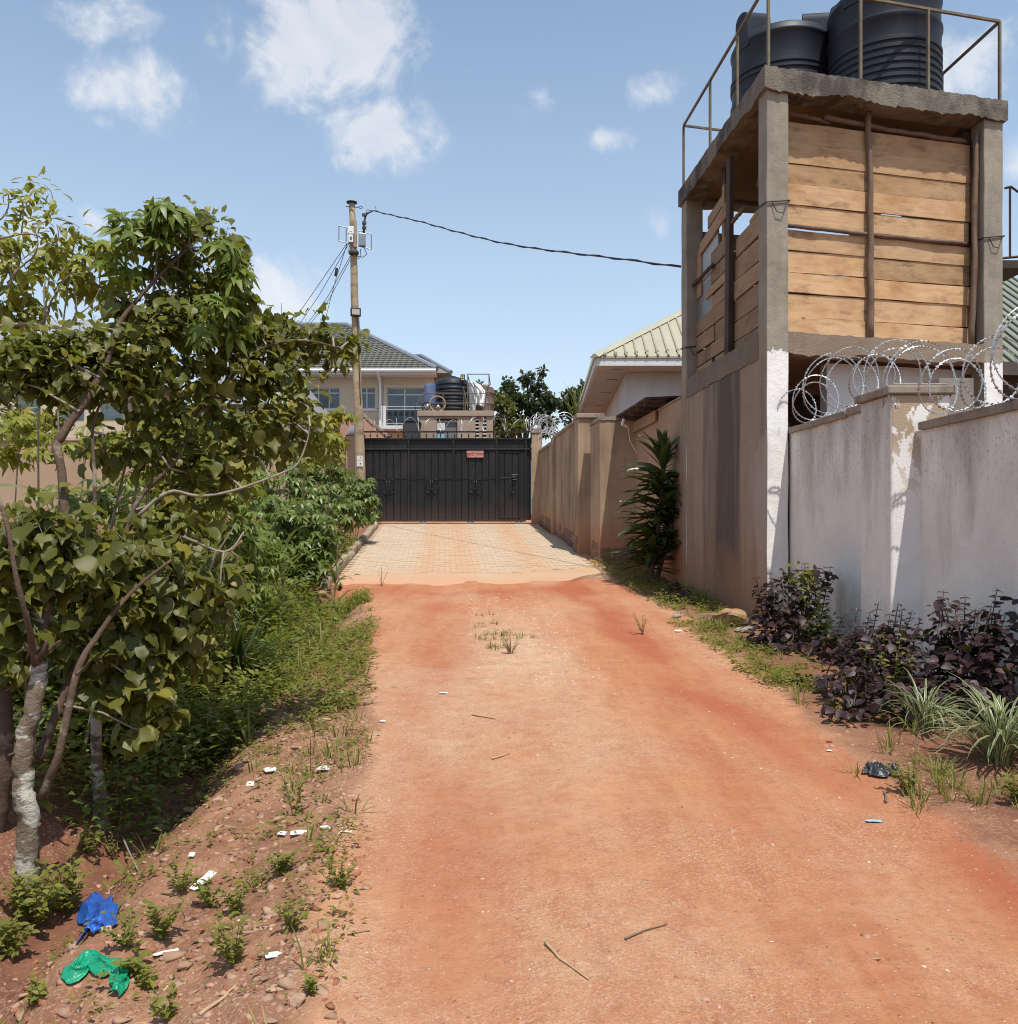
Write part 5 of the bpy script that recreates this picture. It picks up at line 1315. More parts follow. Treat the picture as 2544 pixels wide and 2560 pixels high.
    m = MB(); m.box((0, 30, 0), ux, uy, P(1007,0,30).x, P(1045,0,30).x, 0, 1, 1.9, P(0, 1052, 30).z); mk('body', m, M_darkbox, k, bevel=.03)
    m = MB(); m.box((0, 30, 0), ux, uy, P(1005,0,30).x, P(1047,0,30).x, -.03, 1.03, P(0,1052,30).z, P(0, 1049, 30).z); mk('cover', m, M_darkbox, k)
    m = MB(); m.tube([P(1037, 1050, 30.2), P(1039, 1018, 30.2), P(1056, 985, 30.6)], .015, 5); mk('pipe', m, M_cable, k)
M_tanr2 = rough_mat('pinkish_tan_render', (.43,.33,.25), (.36,.27,.20), 2, .93, .3, 50, c3=(.24,.18,.14), sscale=2, samt=.5)
M_ventb = rough_mat('pale_vent_block', (.62,.58,.53), (.52,.48,.44), 6, .9, .2, 40)
M_doorg = plain('grey_door_paint', (.17,.165,.17), .6)
M_blueposter = plain('pale_blue_print', (.24,.45,.58), .6)
M_labely = plain('yellow_label_print', (.70,.55,.22), .6)
M_bluedrum = rough_mat('blue_grey_plastic', (.10,.15,.30), (.14,.19,.32), 4, .5, .05, 30, c3=(.38,.38,.38), sscale=2.5, samt=.5, sstretch=(1,1,.6))
M_sheetcloth = plain('white_cloth', (.80,.79,.78), .8, bump=.3, bscale=16)
M_darkbox = plain('dark_grey_cistern', (.045,.045,.05), .7)
tank_stand()

# ------------------------------------------------------------------ utility pole, meter boxes, cables
PD = 25.9
def utility_pole():
    base = Vector((P(905, 0, PD).x, PD, zt(P(905,0,PD).x, PD)-.05)); top = P(880, 507, PD)
    t = thing('utility_pole', 'tall leaning wooden utility pole with meter boxes left of the gate', 'utility pole', base)
    pts = [base.lerp(top, k/14)+Vector((random.uniform(-1,1), random.uniform(-1,1), 0))*.012 for k in range(15)]
    m = MB(); m.tube(pts, [.165-.075*k/14 for k in range(15)], 16, jit=.04); mk('shaft', m, M_upole, t, 'all')
    m = MB(); m.lathe(top, [(.10, -.02), (.155, 0), (.16, .025), (.10, .045), (.02, .05)], 18); mk('cap', m, M_cable, t, True)
    ax = Vector((.97, .24, 0)).normalized(); ay = Vector((-.24, .97, 0)).normalized()
    def fr(x, y): return P(x, y, PD-.12)
    # bracket frame
    m = MB()
    for a, b in (((848, 564), (929, 585)), ((848, 602), (929, 623)), ((848, 564), (848, 603)), ((929, 585), (929, 623)), ((866, 568), (866, 606)), ((912, 581), (912, 618))):
        pa, pb = fr(*a), fr(*b); m.tube([pa, pb], .016, 5)
    mk('bracket', m, M_galv, t)
    for (x0, x1, y0, y1, z) in ((870, 884, 567, 586, 0), (871, 883, 588, 607, 0)):
        a = fr(x0, y1); m = MB(); m.box(a, ax, ay, 0, (x1-x0)/F*PD, -.10, .02, 0, (y1-y0)/F*PD); bx = mk('meter_box', m, M_box, t, bevel=.012)
        m = MB(); m.box(a, ax, ay, .04, (x1-x0)/F*PD-.04, -.108, -.10, .07, .16); mk('meter_window', m, M_glass if y0 > 580 else M_box, bx)
    a = fr(897, 616); m = MB(); m.box(a, ax, ay, 0, .20, -.12, .02, 0, .37); mk('junction_box', m, M_galv, t, bevel=.012)
    m = MB()
    for i in range(5): m.tube([fr(900+i*3.5, 615), fr(901+i*3.2, 600), fr(905+i*1.6, 585)], .012, 5)
    mk('cable_tail', m, M_galv, t)
    m = MB(); m.tube([fr(888, 552), fr(889, 618)], .05, 8); mk('conduit', m, M_upole, t)
    m = MB(); m.tube([fr(911, 585), fr(910, 570), fr(911, 556), fr(914, 541), fr(919, 533), fr(932, 527)], [.035, .03, .03, .03, .028, .02], 7); mk('lead_in', m, M_cable, t, 'all')
    for y in (537, 557, 569):
        m = MB(); p = fr(912, y); m.box(p, ax, ay, -.07, .05, -.05, .05, -.035, .035); mk('clamp', m, M_gatew, t)
    m = MB(); m.tube([fr(915, 538), fr(918, 524), fr(934, 527)], .012, 5); m.tube([fr(941, 528), fr(940, 520), fr(937, 514)], .008, 5); mk('tension_clip', m, M_cable, t)
    m = MB(); m.tube([fr(865, 516), fr(898, 518)], .014, 5); m.tube([fr(898, 518)+Vector((math.cos(a)*.05+.05, 0, math.sin(a)*.035)) for a in np.linspace(0, 6.28, 12)], .01, 5); mk('eye_bolt', m, M_cable, t)
    m = MB(); m.tube([fr(902, 622), fr(903, 640), fr(897, 648), fr(892, 632)], .012, 5); m.tube([fr(911, 621), fr(918, 635), fr(908, 643), fr(894, 640)], .012, 5); m.tube([fr(874, 612), fr(872, 632), fr(884, 640)], .012, 5); mk('drip_loop', m, M_cable, t)
    m = MB(); p = fr(885, 632); m.lathe(p, [(.14, -.04), (.15, -.02), (.15, .03), (.14, .05)], 14); mk('strap', m, M_gatew, t)
    # flood lamp
    a = fr(876, 792); m = MB(); m.box(a, ax, ay, 0, .30, -.16, -.06, 0, .24); fl = mk('flood_lamp', m, M_gate, t, bevel=.012)
    m = MB(); m.box(a, ax, ay, .04, .26, -.168, -.155, .04, .20); mk('lamp_glass', m, M_lampg, fl)
    m = MB(); m.tube([fr(893, 795), fr(896, 830), fr(898, 900), fr(902, 1010)], .014, 5); mk('lamp_wire', m, M_cable, t)
    # paper notice nailed to the pole
    nt = thing('paper_notice', 'white paper notice nailed to the utility pole', 'notice', fr(900, 1153))
    a = P(892.5, 1166, PD-.17); m = MB(); m.box(a, Vector((1,0,0)), Vector((0,1,0)), 0, .185, -.006, .0, 0, .315); sh = mk('sheet', m, M_paper, nt)
    m = MB()
    m.box(a, Vector((1,0,0)), Vector((0,1,0)), .10, .12, -.009, -.0062, .24, .27); m.box(a, Vector((1,0,0)), Vector((0,1,0)), .09, .125, -.009, -.0062, .06, .10)
    m.box(a, Vector((1,0,0)), Vector((0,1,0)), .03, .15, -.009, -.0062, .165, .17)
    mk('print', m, M_ink, nt)
M_lampg = plain('dusty_lamp_glass', (.46,.42,.36), .25)
utility_pole()
def cables():
    def cable(name, label, pix, a, b, r=.012, n=40, group=None, twist=False):
        a2, b2 = Vector(a), Vector(b); pts = []
        for k in range(n+1):
            u = k/n; q = a2.lerp(b2, u); x = CX+q.x/q.y*F
            y = np.interp(x, *zip(*sorted(pix))) if True else 0
            pts.append(P(x, float(y), q.y))
        m = MB(); m.tube(pts, r, 6)
        if twist:
            m.tube([p+Vector((0, math.cos(i*1.3)*r*1.4, math.sin(i*1.3)*r*1.4)) for i, p in enumerate(pts)], r*.8, 5)
        o = mk(name, m, M_cable, None, 'all', loc=a); return tag(o, label, 'cable', group)
    xs = np.linspace(932, 1700, 30); a_ = (xs-932)/768
    ys = 526+a_*141+ -1*(a_*(1-a_))*-42
    pix = [(932,526),(978,537),(1050,553),(1120,573),(1192,592),(1260,608),(1330,620),(1400,629),(1466,637),(1560,648),(1640,659),(1700,667)]
    far = P(1700, 667, 14.28)
    cable('service_cable', 'long sagging twisted service cable from the pole to the concrete tower', pix, P(932, 526, PD-.12), far, .014, 60, None, True)
    for i, (x0, y0, x1, y1, mid) in enumerate(((868, 608, 700, 850, (790, 722)), (872, 610, 722, 850, (800, 735)), (876, 640, 745, 840, (818, 745)), (878, 645, 760, 830, (822, 750)), (868, 610, 800, 850, (838, 705)))):
        lab = ['outermost of the thin cables fanning down left from the pole', 'second thin cable fanning down left from the pole', 'third thin cable fanning down left below the strap of the pole',
               'fourth thin cable fanning down left below the strap of the pole', 'thin near-vertical cable with a small black splice left of the pole'][i]
        o = cable('drop_cable', lab, [(x0, y0), mid, (x1, y1)], P(x0, y0, PD), P(x1, y1, 31+i), .010, 20, 'drop cables on the pole')
        if i == 4:
            p = P(841, 680, 26.8); m = MB(); m.tube([p+Vector((.02,0,.12)), p-Vector((.02,0,.12))], .045, 8); mk('splice', m, M_cable, o)
cables()

# ------------------------------------------------------------------ razor wire runs
razor('razor_wire_coil', 'shiny razor wire coil along the top of the white wall', [ST(10.45, 4.2, 2.87), ST(9.6, 4.2, 2.88), ST(8.6, 4.2, 2.9), ST(8.2, 4.16, 2.80), ST(7.9, 4.15, 2.62), ST(7.0, 4.2, 2.58), ST(5.8, 4.22, 2.58), ST(4.6, 4.22, 2.58)], .26, .24, wr=.0052, seed=4, step=34, barb_every=1, rvar=.22)
razor('razor_wire_coil', 'thin razor wire coil stretched above the black gate', [(gx(880), GD+.05, gz(1081)), (gx(1000), GD+.05, gz(1081)), (gx(1180), GD+.05, gz(1080)), (gx(1330), GD+.05, gz(1079))], .215, .33, wr=.006, seed=9, mat=M_wirew, step=24, barb=False, rvar=.12)
razor('razor_wire_coil', 'dense bundle of white razor wire on the right gate pillar', [P(1318, 1086, 27.1), P(1345, 1078, 27.0), P(1372, 1086, 26.6)], .27, .055, wr=.0072, seed=2, mat=M_wirew, step=22, barb=False, rvar=.25, squash=.85)
razor('razor_wire_coil', 'loose razor wire rings on the tan wall near the gate', [ST(26.5, 3.0, 4.06), ST(24.5, 3.05, 4.1), ST(22.5, 3.08, 4.16)], .22, .42, wr=.0062, seed=6, mat=M_wirew, step=24, barb=False, rvar=.2)
razor('razor_wire_coil', 'thin razor wire coil above the tan wall left of the pole', [(-6.0, 27.1, 4.55), (gx(866), 27.1, 4.52)], .20, .6, wr=.007, seed=8, mat=M_wirew, step=22, barb=False, rvar=.1)
# ------------------------------------------------------------------ leaves: templates and scatter
def nz_(a): a = np.asarray(a, float); return a/np.maximum(np.linalg.norm(a, axis=-1, keepdims=True), 1e-9)
def heart(variant=0, seed=0):
    rr = random.Random(seed)
    ol = [(-.11,.20),(.02,.41),(.27,.49),(.57,.38),(.82,.17)]
    if variant == 1: ol = [(-.10,.17),(-.02,.36),(.30,.56),(.50,.36),(.80,.17)]
    if variant == 2: ol = [(-.08,.22),(.08,.46),(.34,.50),(.60,.43),(.86,.20)]
    v = [(0,0,0),(.3,0,.03),(.62,0,.0),(1,0,-.22+rr.uniform(-.18,.08))]; f = []; side = rr.uniform(-.1,.5)
    for sgn in (1, -1):
        b = len(v); fold = side+rr.uniform(-.30, .45)
        for i, (x, y) in enumerate(ol):
            y *= rr.uniform(.88, 1.1); v.append((x+rr.uniform(-.03,.03), sgn*y*.92, abs(y)*fold-.45*y*y+rr.uniform(-.13, .13)))
        o = [b+i for i in range(5)]
        tr = [(0,o[0],o[1]),(0,o[1],1),(1,o[1],o[2]),(1,o[2],2),(2,o[2],o[3]),(2,o[3],o[4]),(2,o[4],3)]
        f += [t if sgn < 0 else t[::-1] for t in tr]
    b = len(v); v += [(-.62,.012,.10),(-.62,-.012,.10),(0,-.014,0),(0,.014,0)]; f += [(b,b+1,b+2),(b,b+2,b+3)]
    return np.array(v), np.array(f)
def blade(w=.2, fold=.25, droop=.1, tip=.5):
    v = [(0,0,0),(tip,0,.0),(1,0,-droop)]+[(tip*.9, w, w*fold),(tip*.9,-w, w*fold)]
    return np.array(v, float), np.array([(0,1,3),(1,2,3),(0,4,1),(1,4,2)])
def ovate(seed=0, w=.36):
    rr = random.Random(seed); v = [(0,0,0),(.35,0,.02),(.7,0,0),(1,0,-.10)]
    for sgn in (1,-1):
        f_ = rr.uniform(.1,.4); v += [(.12,sgn*w*.7,w*.7*f_),(.38,sgn*w,w*f_+rr.uniform(-.03,.03)),(.72,sgn*w*.62,w*.6*f_)]
    f = []
    for b, s in ((4,1),(7,-1)):
        tr = [(0,b,1),(b,b+1,1),(1,b+1,2),(b+1,b+2,2),(2,b+2,3)]; f += [t[::-1] if s > 0 else t for t in tr]
    return np.array(v, float), np.array(f)
def palmate(n=6, seed=0, droop=.35, w=.17):
    rr = random.Random(seed); V = []; Fc = []
    for k in range(n):
        a = (k-(n-1)/2)*R(280/n)*rr.uniform(.92,1.08); L_ = (1-.28*abs(k-(n-1)/2)/(n/2))*rr.uniform(.85,1.05)
        d = np.array([math.cos(a), math.sin(a), 0]); s = np.array([-math.sin(a), math.cos(a), 0]); dr = droop*rr.uniform(.4,1.5)
        b = len(V); up = np.array([0,0,1.])
        pts = [0*d, d*.55*L_-up*dr*.22*L_, d*L_-up*dr*.95*L_, d*.52*L_+s*w+up*(.05-dr*.22*L_), d*.52*L_-s*w+up*(.05-dr*.22*L_)]
        V += pts; Fc += [(b,b+1,b+3),(b+1,b+2,b+3),(b,b+4,b+1),(b+1,b+4,b+2)]
    b = len(V); V += [np.array([-.75,.012,-.16]),np.array([-.75,-.012,-.16]),np.array([0,-.014,0]),np.array([0,.014,0])]; Fc += [(b,b+1,b+2),(b,b+2,b+3)]
    return np.array(V, float), np.array(Fc)
T_HEART = [heart(i % 3, i) for i in range(12)]
T_OVATE = [ovate(i) for i in range(4)]
T_PALM = [palmate(5+i % 3, i, .40+.14*i) for i in range(5)]
T_BLADE = [blade(.16), blade(.22, .3, .2), blade(.12, .1, .3)]
def frames(ax, nm):
    x = nz_(ax); z = np.asarray(nm, float); z = nz_(z-(z*x).sum(-1, keepdims=True)*x); y = np.cross(z, x); return x, y, z
def bake(tv, tf, pos, ax, nm, sc):
    x, y, z = frames(ax, nm); s = np.asarray(sc)[:, None, None]
    v = pos[:, None, :] + s*(tv[None,:,0:1]*x[:,None,:]+tv[None,:,1:2]*y[:,None,:]+tv[None,:,2:3]*z[:,None,:])
    n, k = v.shape[:2]; f = tf[None]+(np.arange(n)*k)[:, None, None]
    return v.reshape(-1,3), f.reshape(-1, tf.shape[1])
def stuff_leaves(name, mat, parent, templates, pos, ax, nm, sc, kind='stuff', label=None, loc=None):
    pos = np.asarray(pos, float); ax = np.asarray(ax, float); nm = np.asarray(nm, float); sc = np.asarray(sc, float)
    off = np.array(root_of(parent)) if parent is not None else np.array(loc if loc is not None else (0,0,0)); V = []; Fc = []; Rn = []; base = 0
    which = rng.integers(0, len(templates), len(pos))
    for i, (tv, tf) in enumerate(templates):
        m = which == i
        if not m.any(): continue
        v, f = bake(tv, tf, pos[m]-off, ax[m], nm[m], sc[m]); V.append(v); Fc.append(f+base); base += len(v)
        Rn.append(np.repeat(rng.random(m.sum()), len(tf)))
    me = mesh_np(name, np.concatenate(V), np.concatenate(Fc), False, np.concatenate(Rn)); o = link(name, me, mat, parent, kind)
    if parent is None: o.location = tuple(off)
    if label: o['label'] = label
    return o
_tm = {}
def tmesh(key, tpl):
    if key not in _tm:
        _tm[key] = [mesh_np(key, v, f) for v, f in tpl]
    return _tm[key]
def leaf_parts(parent, name, mat, key, tpl, pos, ax, nm, sc, limit=300, rest='foliage'):
    """the leaves that show largest become parts, the others one part together"""
    pos = np.asarray(pos, float); ax = np.asarray(ax, float); nm = np.asarray(nm, float); sc = np.asarray(sc, float)
    px = CX+pos[:,0]/np.maximum(pos[:,1], .1)*F; py = HY-(pos[:,2]-CAMZ)/np.maximum(pos[:,1], .1)*F
    inside = (px > -20) & (px < 2560) & (py > -20) & (py < 2580) & (pos[:,1] > .5)
    fac = np.abs(nz_(nm)[:,1]*.6)+.4
    key_ = np.where(inside, sc/pos[:,1]**2.2*fac, 0); order = np.argsort(-key_)
    off = np.array(root_of(parent)); x, y, z = frames(ax, nm); ms = tmesh(key+mat.name, tpl)
    for m in ms:
        if not m.materials: m.materials.append(mat)
    for i in order[:limit]:
        o = bpy.data.objects.new(name, ms[int(rng.integers(0, len(ms)))]); COL.objects.link(o); o.parent = parent
        M = Matrix((( x[i][0]*sc[i], y[i][0]*sc[i], z[i][0]*sc[i], pos[i][0]-off[0]), (x[i][1]*sc[i], y[i][1]*sc[i], z[i][1]*sc[i], pos[i][1]-off[1]), (x[i][2]*sc[i], y[i][2]*sc[i], z[i][2]*sc[i], pos[i][2]-off[2]), (0,0,0,1)))
        o.matrix_basis = M
    r_ = order[limit:]
    if len(r_): stuff_leaves(rest, mat, parent, tpl, pos[r_], ax[r_], nm[r_], sc[r_])
def rvec(n): return nz_(rng.normal(size=(n,3)))
def ellipsoid(c, r, n, shell=.55):
    d = rvec(n); u = (shell+(1-shell)*rng.random(n)[:,None])*1.0
    return np.array(c)+d*u*np.array(r), d
def limb(parent, nm, pts, r0, r1, mat, n=9, sub=5, jit=.10, wob=.25):
    pts = [Vector(p) for p in pts]; full = []
    for i in range(len(pts)-1):
        p0 = pts[max(i-1,0)]; p1 = pts[i]; p2 = pts[i+1]; p3 = pts[min(i+2,len(pts)-1)]
        for k in range(sub):
            u = k/sub; q = .5*((2*p1)+(p2-p0)*u+(2*p0-5*p1+4*p2-p3)*u*u+(3*p1-p0-3*p2+p3)*u**3); full.append(q)
    full.append(pts[-1]); m = MB(); K = len(full)-1
    full = [q+Vector((random.uniform(-1,1),random.uniform(-1,1),random.uniform(-1,1)))*wob*(r0+(r1-r0)*i/K)*.5 for i, q in enumerate(full)]
    m.tube(full, [(r0+(r1-r0)*(i/K)**.8) for i in range(K+1)], n, jit=jit); return mk(nm, m, mat, parent, 'all'), full

# ------------------------------------------------------------------ the big-leaved tree at the left
L_young = leaf_mat('young_leaf', (.13,.15,.022), (.22,.22,.045), (.30,.25,.05), .10, .45, .45, .4)
def big_tree():
    base = G(64, 2206, -.06)
    t = thing('large_leaved_tree', 'big-leaved fruit tree with pale lichened trunk at the left edge', 'tree', base)
    d0 = base.y
    _, tr = limb(t, 'trunk', [base, P(70, 2050, d0), P(57, 1950, d0), P(64, 1850, d0+.02), P(90, 1735, d0+.05), P(96, 1655, d0+.08)], .052, .036, M_bark, 14, 6, .12, .35)
    limb(t, 'branch', [P(94, 1660, d0+.08), P(110, 1558, d0+.15), P(150, 1400, d0+.3), P(160, 1241, d0+.42), P(139, 1103, d0+.5)], .029, .022, M_bark2, 10)
    limb(t, 'branch', [P(139, 1110, d0+.5), P(208, 1009, d0+.6), P(267, 905, d0+.7), P(297, 811, d0+.8), P(346, 746, d0+.9), P(411, 677, d0+1.0), P(470, 620, d0+1.1)], .024, .007, M_bark2, 9)
    limb(t, 'branch', [P(90, 1668, d0+.06), P(70, 1560, d0-.1), P(40, 1440, d0-.15), P(15, 1300, d0-.1), P(-30, 1180, d0)], .018, .007, M_bark2, 8)
    limb(t, 'branch', [P(105, 1990, d0+.02), P(146, 1888, d0+.0), P(192, 1686, d0+.1), P(236, 1600, d0+.2), P(330, 1480, d0+.35), P(430, 1400, d0+.5)], .024, .008, M_bark2, 9)
    limb(t, 'branch', [P(95, 1900, d0+.12), P(150, 1760, d0+.25), P(206, 1624, d0+.4), P(250, 1480, d0+.6), P(300, 1380, d0+.75), P(346, 1250, d0+.9), P(440, 1150, d0+1.0), P(495, 1038, d0+1.1), P(559, 959, d0+1.2), P(625, 885, d0+1.3), P(740, 850, d0+1.4), P(850, 870, d0+1.5)], .023, .006, M_bark2, 9)
    limb(t, 'branch', [P(346, 1290, d0+.85), P(420, 1230, d0+.9), P(500, 1240, d0+1.0), P(584, 1226, d0+1.1), P(693, 1187, d0+1.25), P(742, 1162, d0+1.3), P(767, 1107, d0+1.35), P(775, 1060, d0+1.35)], .012, .004, M_twig, 8)
    limb(t, 'branch', [P(237, 1640, d0+.35), P(240, 1500, d0+.45), P(237, 1216, d0+.6), P(236, 1050, d0+.7), P(300, 930, d0+.8)], .016, .006, M_bark2, 8)
    limb(t, 'branch', [P(360, 1380, d0+.7), P(440, 1340, d0+.8), P(560, 1380, d0+.9), P(610, 1330, d0+1.0)], .012, .005, M_twig, 7)
    limb(t, 'branch', [P(-10, 2110, d0+.25), P(8, 1950, d0+.2), P(14, 1780, d0+.2), P(-5, 1600, d0+.25)], .042, .03, M_bark2, 9)
    # broken stub with torn wood
    for a, b, r_ in (((93,1660),(60,1610),.018), ((96,1650),(118,1600),.014), ((88,1655),(78,1590),.012), ((100,1640),(150,1602),.012), ((192,1686),(226,1650),.010), ((60,1870),(20,1890),.012)):
        limb(t, 'stub', [P(*a, d0+.02), P((a[0]+b[0])/2+4, (a[1]+b[1])/2, d0-.02), P(*b, d0-.03)], r_, r_*.5, M_bark2, 7, 3, .25)
    cl = [(395,560,45,1.1),(440,600,70,1.0),(500,560,60,1.15),(540,600,60,1.2),(565,650,50,1.2),(420,660,60,1.0),(520,700,80,1.1),(460,730,70,1.0),(590,770,60,1.2),(640,800,55,1.3),
          (700,850,60,1.35),(760,830,50,1.4),(820,850,45,1.5),(868,865,38,1.55),(830,900,40,1.5),(660,900,75,1.25),(575,850,85,1.1),(480,800,85,.95),(390,800,80,.85),(310,770,55,.8),(350,840,60,.7),
          (215,850,65,.6),(110,860,60,.5),(40,870,60,.45),(20,950,60,.4),(90,930,65,.4),(160,880,60,.5),(70,900,60,.42),(280,870,70,.62),(170,950,75,.5),(250,950,80,.55),(340,920,90,.7),(440,900,95,.85),(560,940,90,1.05),(650,960,70,1.2),(715,930,55,1.3),
          (740,1000,55,1.35),(700,1060,65,1.3),(625,1050,80,1.15),(520,1030,90,1.0),(420,1030,85,.85),(760,1070,45,1.35),(720,1120,40,1.3),
          (420,1130,70,.9),(520,1130,75,1.05),(600,1130,55,1.15),(345,1110,60,.8),(560,1190,60,1.1),(470,1220,65,.95),(260,1130,50,.65),(540,1260,50,1.05),
          (60,1330,80,.1),(150,1310,80,.2),(30,1420,70,.0),(110,1430,80,.1),(230,1370,85,.3),(330,1390,90,.5),(430,1410,85,.65),(500,1470,80,.75),(200,1470,80,.2),(290,1480,85,.4),(390,1530,85,.6),
          (480,1560,75,.75),(550,1500,55,.8),(310,1600,75,.4),(370,1670,65,.5),(330,1740,55,.45),(260,1630,60,.3),(420,1640,50,.6),(350,1830,45,.4),(400,1790,40,.5),(30,1530,55,.0),(-60,1400,100,.1),
          (590,1440,50,.9),(70,1560,60,.05),(140,1600,55,.2),(200,1570,60,.25),(420,1480,70,.6),(340,1520,70,.45),(450,1600,60,.65),(500,1640,50,.75),(300,1680,55,.4),(230,1720,45,.3),(20,1650,50,.0),(390,1730,45,.5),(150,1390,70,.15),(460,1320,60,.8),(380,1290,65,.75)]
    Pp, Ax, Nm, Sc = [], [], [], []
    limbs_pts = []
    for o in list(t.children):
        if o.name.split('.')[0] in ('branch', 'trunk'):
            n = len(o.data.vertices); a = np.zeros(n*3); o.data.vertices.foreach_get('co', a); limbs_pts.append(a.reshape(-1,3)[::9]+np.array(base))
    LP = np.concatenate(limbs_pts)
    tw = MB()
    for (x, y, rp, dd) in cl:
        d = d0+dd+(.22 if y < 1300 else .08); c = np.array(P(x, y, d)); r = rp/F*d
        n = int(10+ (rp/60)**2*31*(.5 if 985 < y < 1275 else .52 if y < 720 else .8)); 
        pos, dr = ellipsoid(c, (r*1.18, r*1.35, r*1.08), n, .15)
        ax = nz_(dr*np.array([.8,.8,.3])+np.array([0,-.12,-.85])+rng.normal(size=(n,3))*.42)
        nm = nz_(dr*.55+np.array([.05,-.30,.75])+rng.normal(size=(n,3))*.42)
        Pp.append(pos); Ax.append(ax); Nm.append(nm); Sc.append(.076*np.clip(np.exp(rng.normal(size=n)*.36), .45, 1.65))
        k = int(np.argmin(((LP-c)**2).sum(1))); q = Vector(LP[k]); cc = Vector(c)
        mid = q.lerp(cc, .5)+Vector((random.uniform(-.05,.05), random.uniform(-.05,.05), .04))
        tw.tube([q, mid, cc], [.008, .006, .004], 5, False)
        for j in range(3):
            e = Vector(pos[j]); tw.tube([cc.lerp(mid, .2), cc.lerp(e, .5)+Vector((0,0,.02)), e], [.005,.004,.002], 4, False)
    mk('twigs', tw, M_twig, t, 'all', kind='stuff')
    leaf_parts(t, 'leaf', L_tree, 'heart', T_HEART, np.concatenate(Pp), np.concatenate(Ax), np.concatenate(Nm), np.concatenate(Sc), 300)
    # young small leaves and shoots among the big ones
    yp, ya, yn, ys = [], [], [], []
    for (x, y, rp, dd) in cl:
        d = d0+dd+.18; c = np.array(P(x, y, d)); r = rp/F*d; n = int(16+(rp/60)**2*22)
        pos, dr = ellipsoid(c, (r*1.35, r*1.45, r*1.22), n, .45)
        yp.append(pos); ya.append(nz_(dr+np.array([0,-.1,-.25])+rng.normal(size=(n,3))*.5)); yn.append(nz_(dr*.4+np.array([.05,-.3,.8])+rng.normal(size=(n,3))*.4)); ys.append(.046*np.clip(np.exp(rng.normal(size=n)*.35), .4, 1.9))
    stuff_leaves('young_foliage', L_young, t, T_OVATE+T_HEART[:3], np.concatenate(yp), np.concatenate(ya), np.concatenate(yn), np.concatenate(ys))
    for (x, y, dd) in ((405,772,.75),(424,774,.75),(414,756,.76),(378,776,.78),(487,604,1.0),(489,624,1.0),(306,852,.55),(252,850,.5),(418,1545,.5)):
        m = MB(); c = P(x, y, d0+dd); m.sphere((0,0,0), .021, 12, 8, (1,1,.93)); o = mk('fruit', m, M_fruit, t, 'all'); o.location = c-base
M_fruit = rough_mat('green_fruit_skin', (.22,.29,.09), (.30,.34,.13), 8, .5, .05, 40)
big_tree()
def slim_tree():
    b = G(252, 2066, -.05); d = b.y
    t = thing('slim_tree', 'slim tree trunk with white bark patches rising beside the gully', 'tree', b)
    limb(t, 'trunk', [b, P(250, 1990, d), P(242, 1890, d+.05), P(240, 1700, d+.15), P(262, 1500, d+.3), P(300, 1350, d+.4)], .045, .016, M_bark, 10)
    n = 34; pos, dr = ellipsoid(P(300, 1400, d+.4), (.4,.4,.35), n, .2)
    leaf_parts(t, 'leaf', L_tree, 'heart', T_HEART, pos, nz_(dr+np.array([0,-.1,-.8])), nz_(dr*.5+np.array([0,-.3,.8])), .14*rng.uniform(.7,1.1,n), 34)
slim_tree()
def crooked_tree():
    d = 6.4; b = Vector((P(-120, 1500, d).x, d, zt(P(-120,0,d).x, d)-.05))
    t = thing('crooked_tree', 'thin crooked tree with sparse pale leaves at the upper left edge', 'tree', b)
    limb(t, 'trunk', [b, P(-110, 1300, d), P(-90, 1050, d), P(-60, 860, d), P(0, 815, d)], .03, .016, M_twig, 9)
    br = [([(0,815),(93,812),(160,822),(215,835)], .015, .008), ([(100,812),(118,790),(124,760),(140,735),(152,715)], .012, .006), ([(-60,860),(-30,760),(8,730),(30,690),(10,640)], .012, .006),
          ([(115,795),(110,735),(114,700)], .008, .004), ([(0,596),(55,585),(90,588),(120,606),(138,614),(146,590),(142,560)], .008, .003), ([(55,585),(57,545),(60,520),(80,510)], .007, .003),
          ([(30,690),(60,660),(85,640),(95,600),(80,560)], .009, .003), ([(80,560),(110,555),(125,540),(135,520)], .006, .003), ([(-20,560),(5,545),(20,520),(22,490),(10,470)], .008, .003), ([(20,500),(60,490),(80,485),(85,460)], .006, .002),
          ([(160,822),(188,790),(190,750),(183,720)], .009, .005), ([(190,790),(230,760),(250,720)], .006, .003), ([(10,640),(-10,600),(-20,560)], .009, .006), ([(152,715),(170,690),(210,680)], .006, .003), ([(140,735),(110,690),(60,680)], .006, .003),
          ([(135,520),(128,480),(110,460)], .005,.002), ([(135,545),(175,555),(200,568)], .005,.002)]
    tips = []
    for pts, r0, r1 in br:
        dd = d+random.uniform(-.15,.15); limb(t, 'branch', [P(x, y, dd) for x, y in pts], r0, r1, M_twig, 6, 4, .1, .9); tips += [(x, y, dd) for x, y in pts[1:]]
    Pp, Ax, Nm, Sc = [], [], [], []
    for (x, y, dd) in tips:
        if x > 170 and y > 700: continue
        n = 7 if y < 640 else 5; pos, dr = ellipsoid(P(x, y, dd), (.10,.10,.08), n, .2)
        Pp.append(pos); Ax.append(nz_(dr*.8+np.array([0.1,-.1,-.5]))); Nm.append(nz_(dr*.3+np.array([0,-.3,.7])+rng.normal(size=(n,3))*.3)); Sc.append(.085*rng.uniform(.6,1.2,n))
    leaf_parts(t, 'leaf', L_cassy, 'narrow', [ovate(20+i, .22+.03*i) for i in range(4)], np.concatenate(Pp), np.concatenate(Ax), np.concatenate(Nm), np.concatenate(Sc), 220)
crooked_tree()

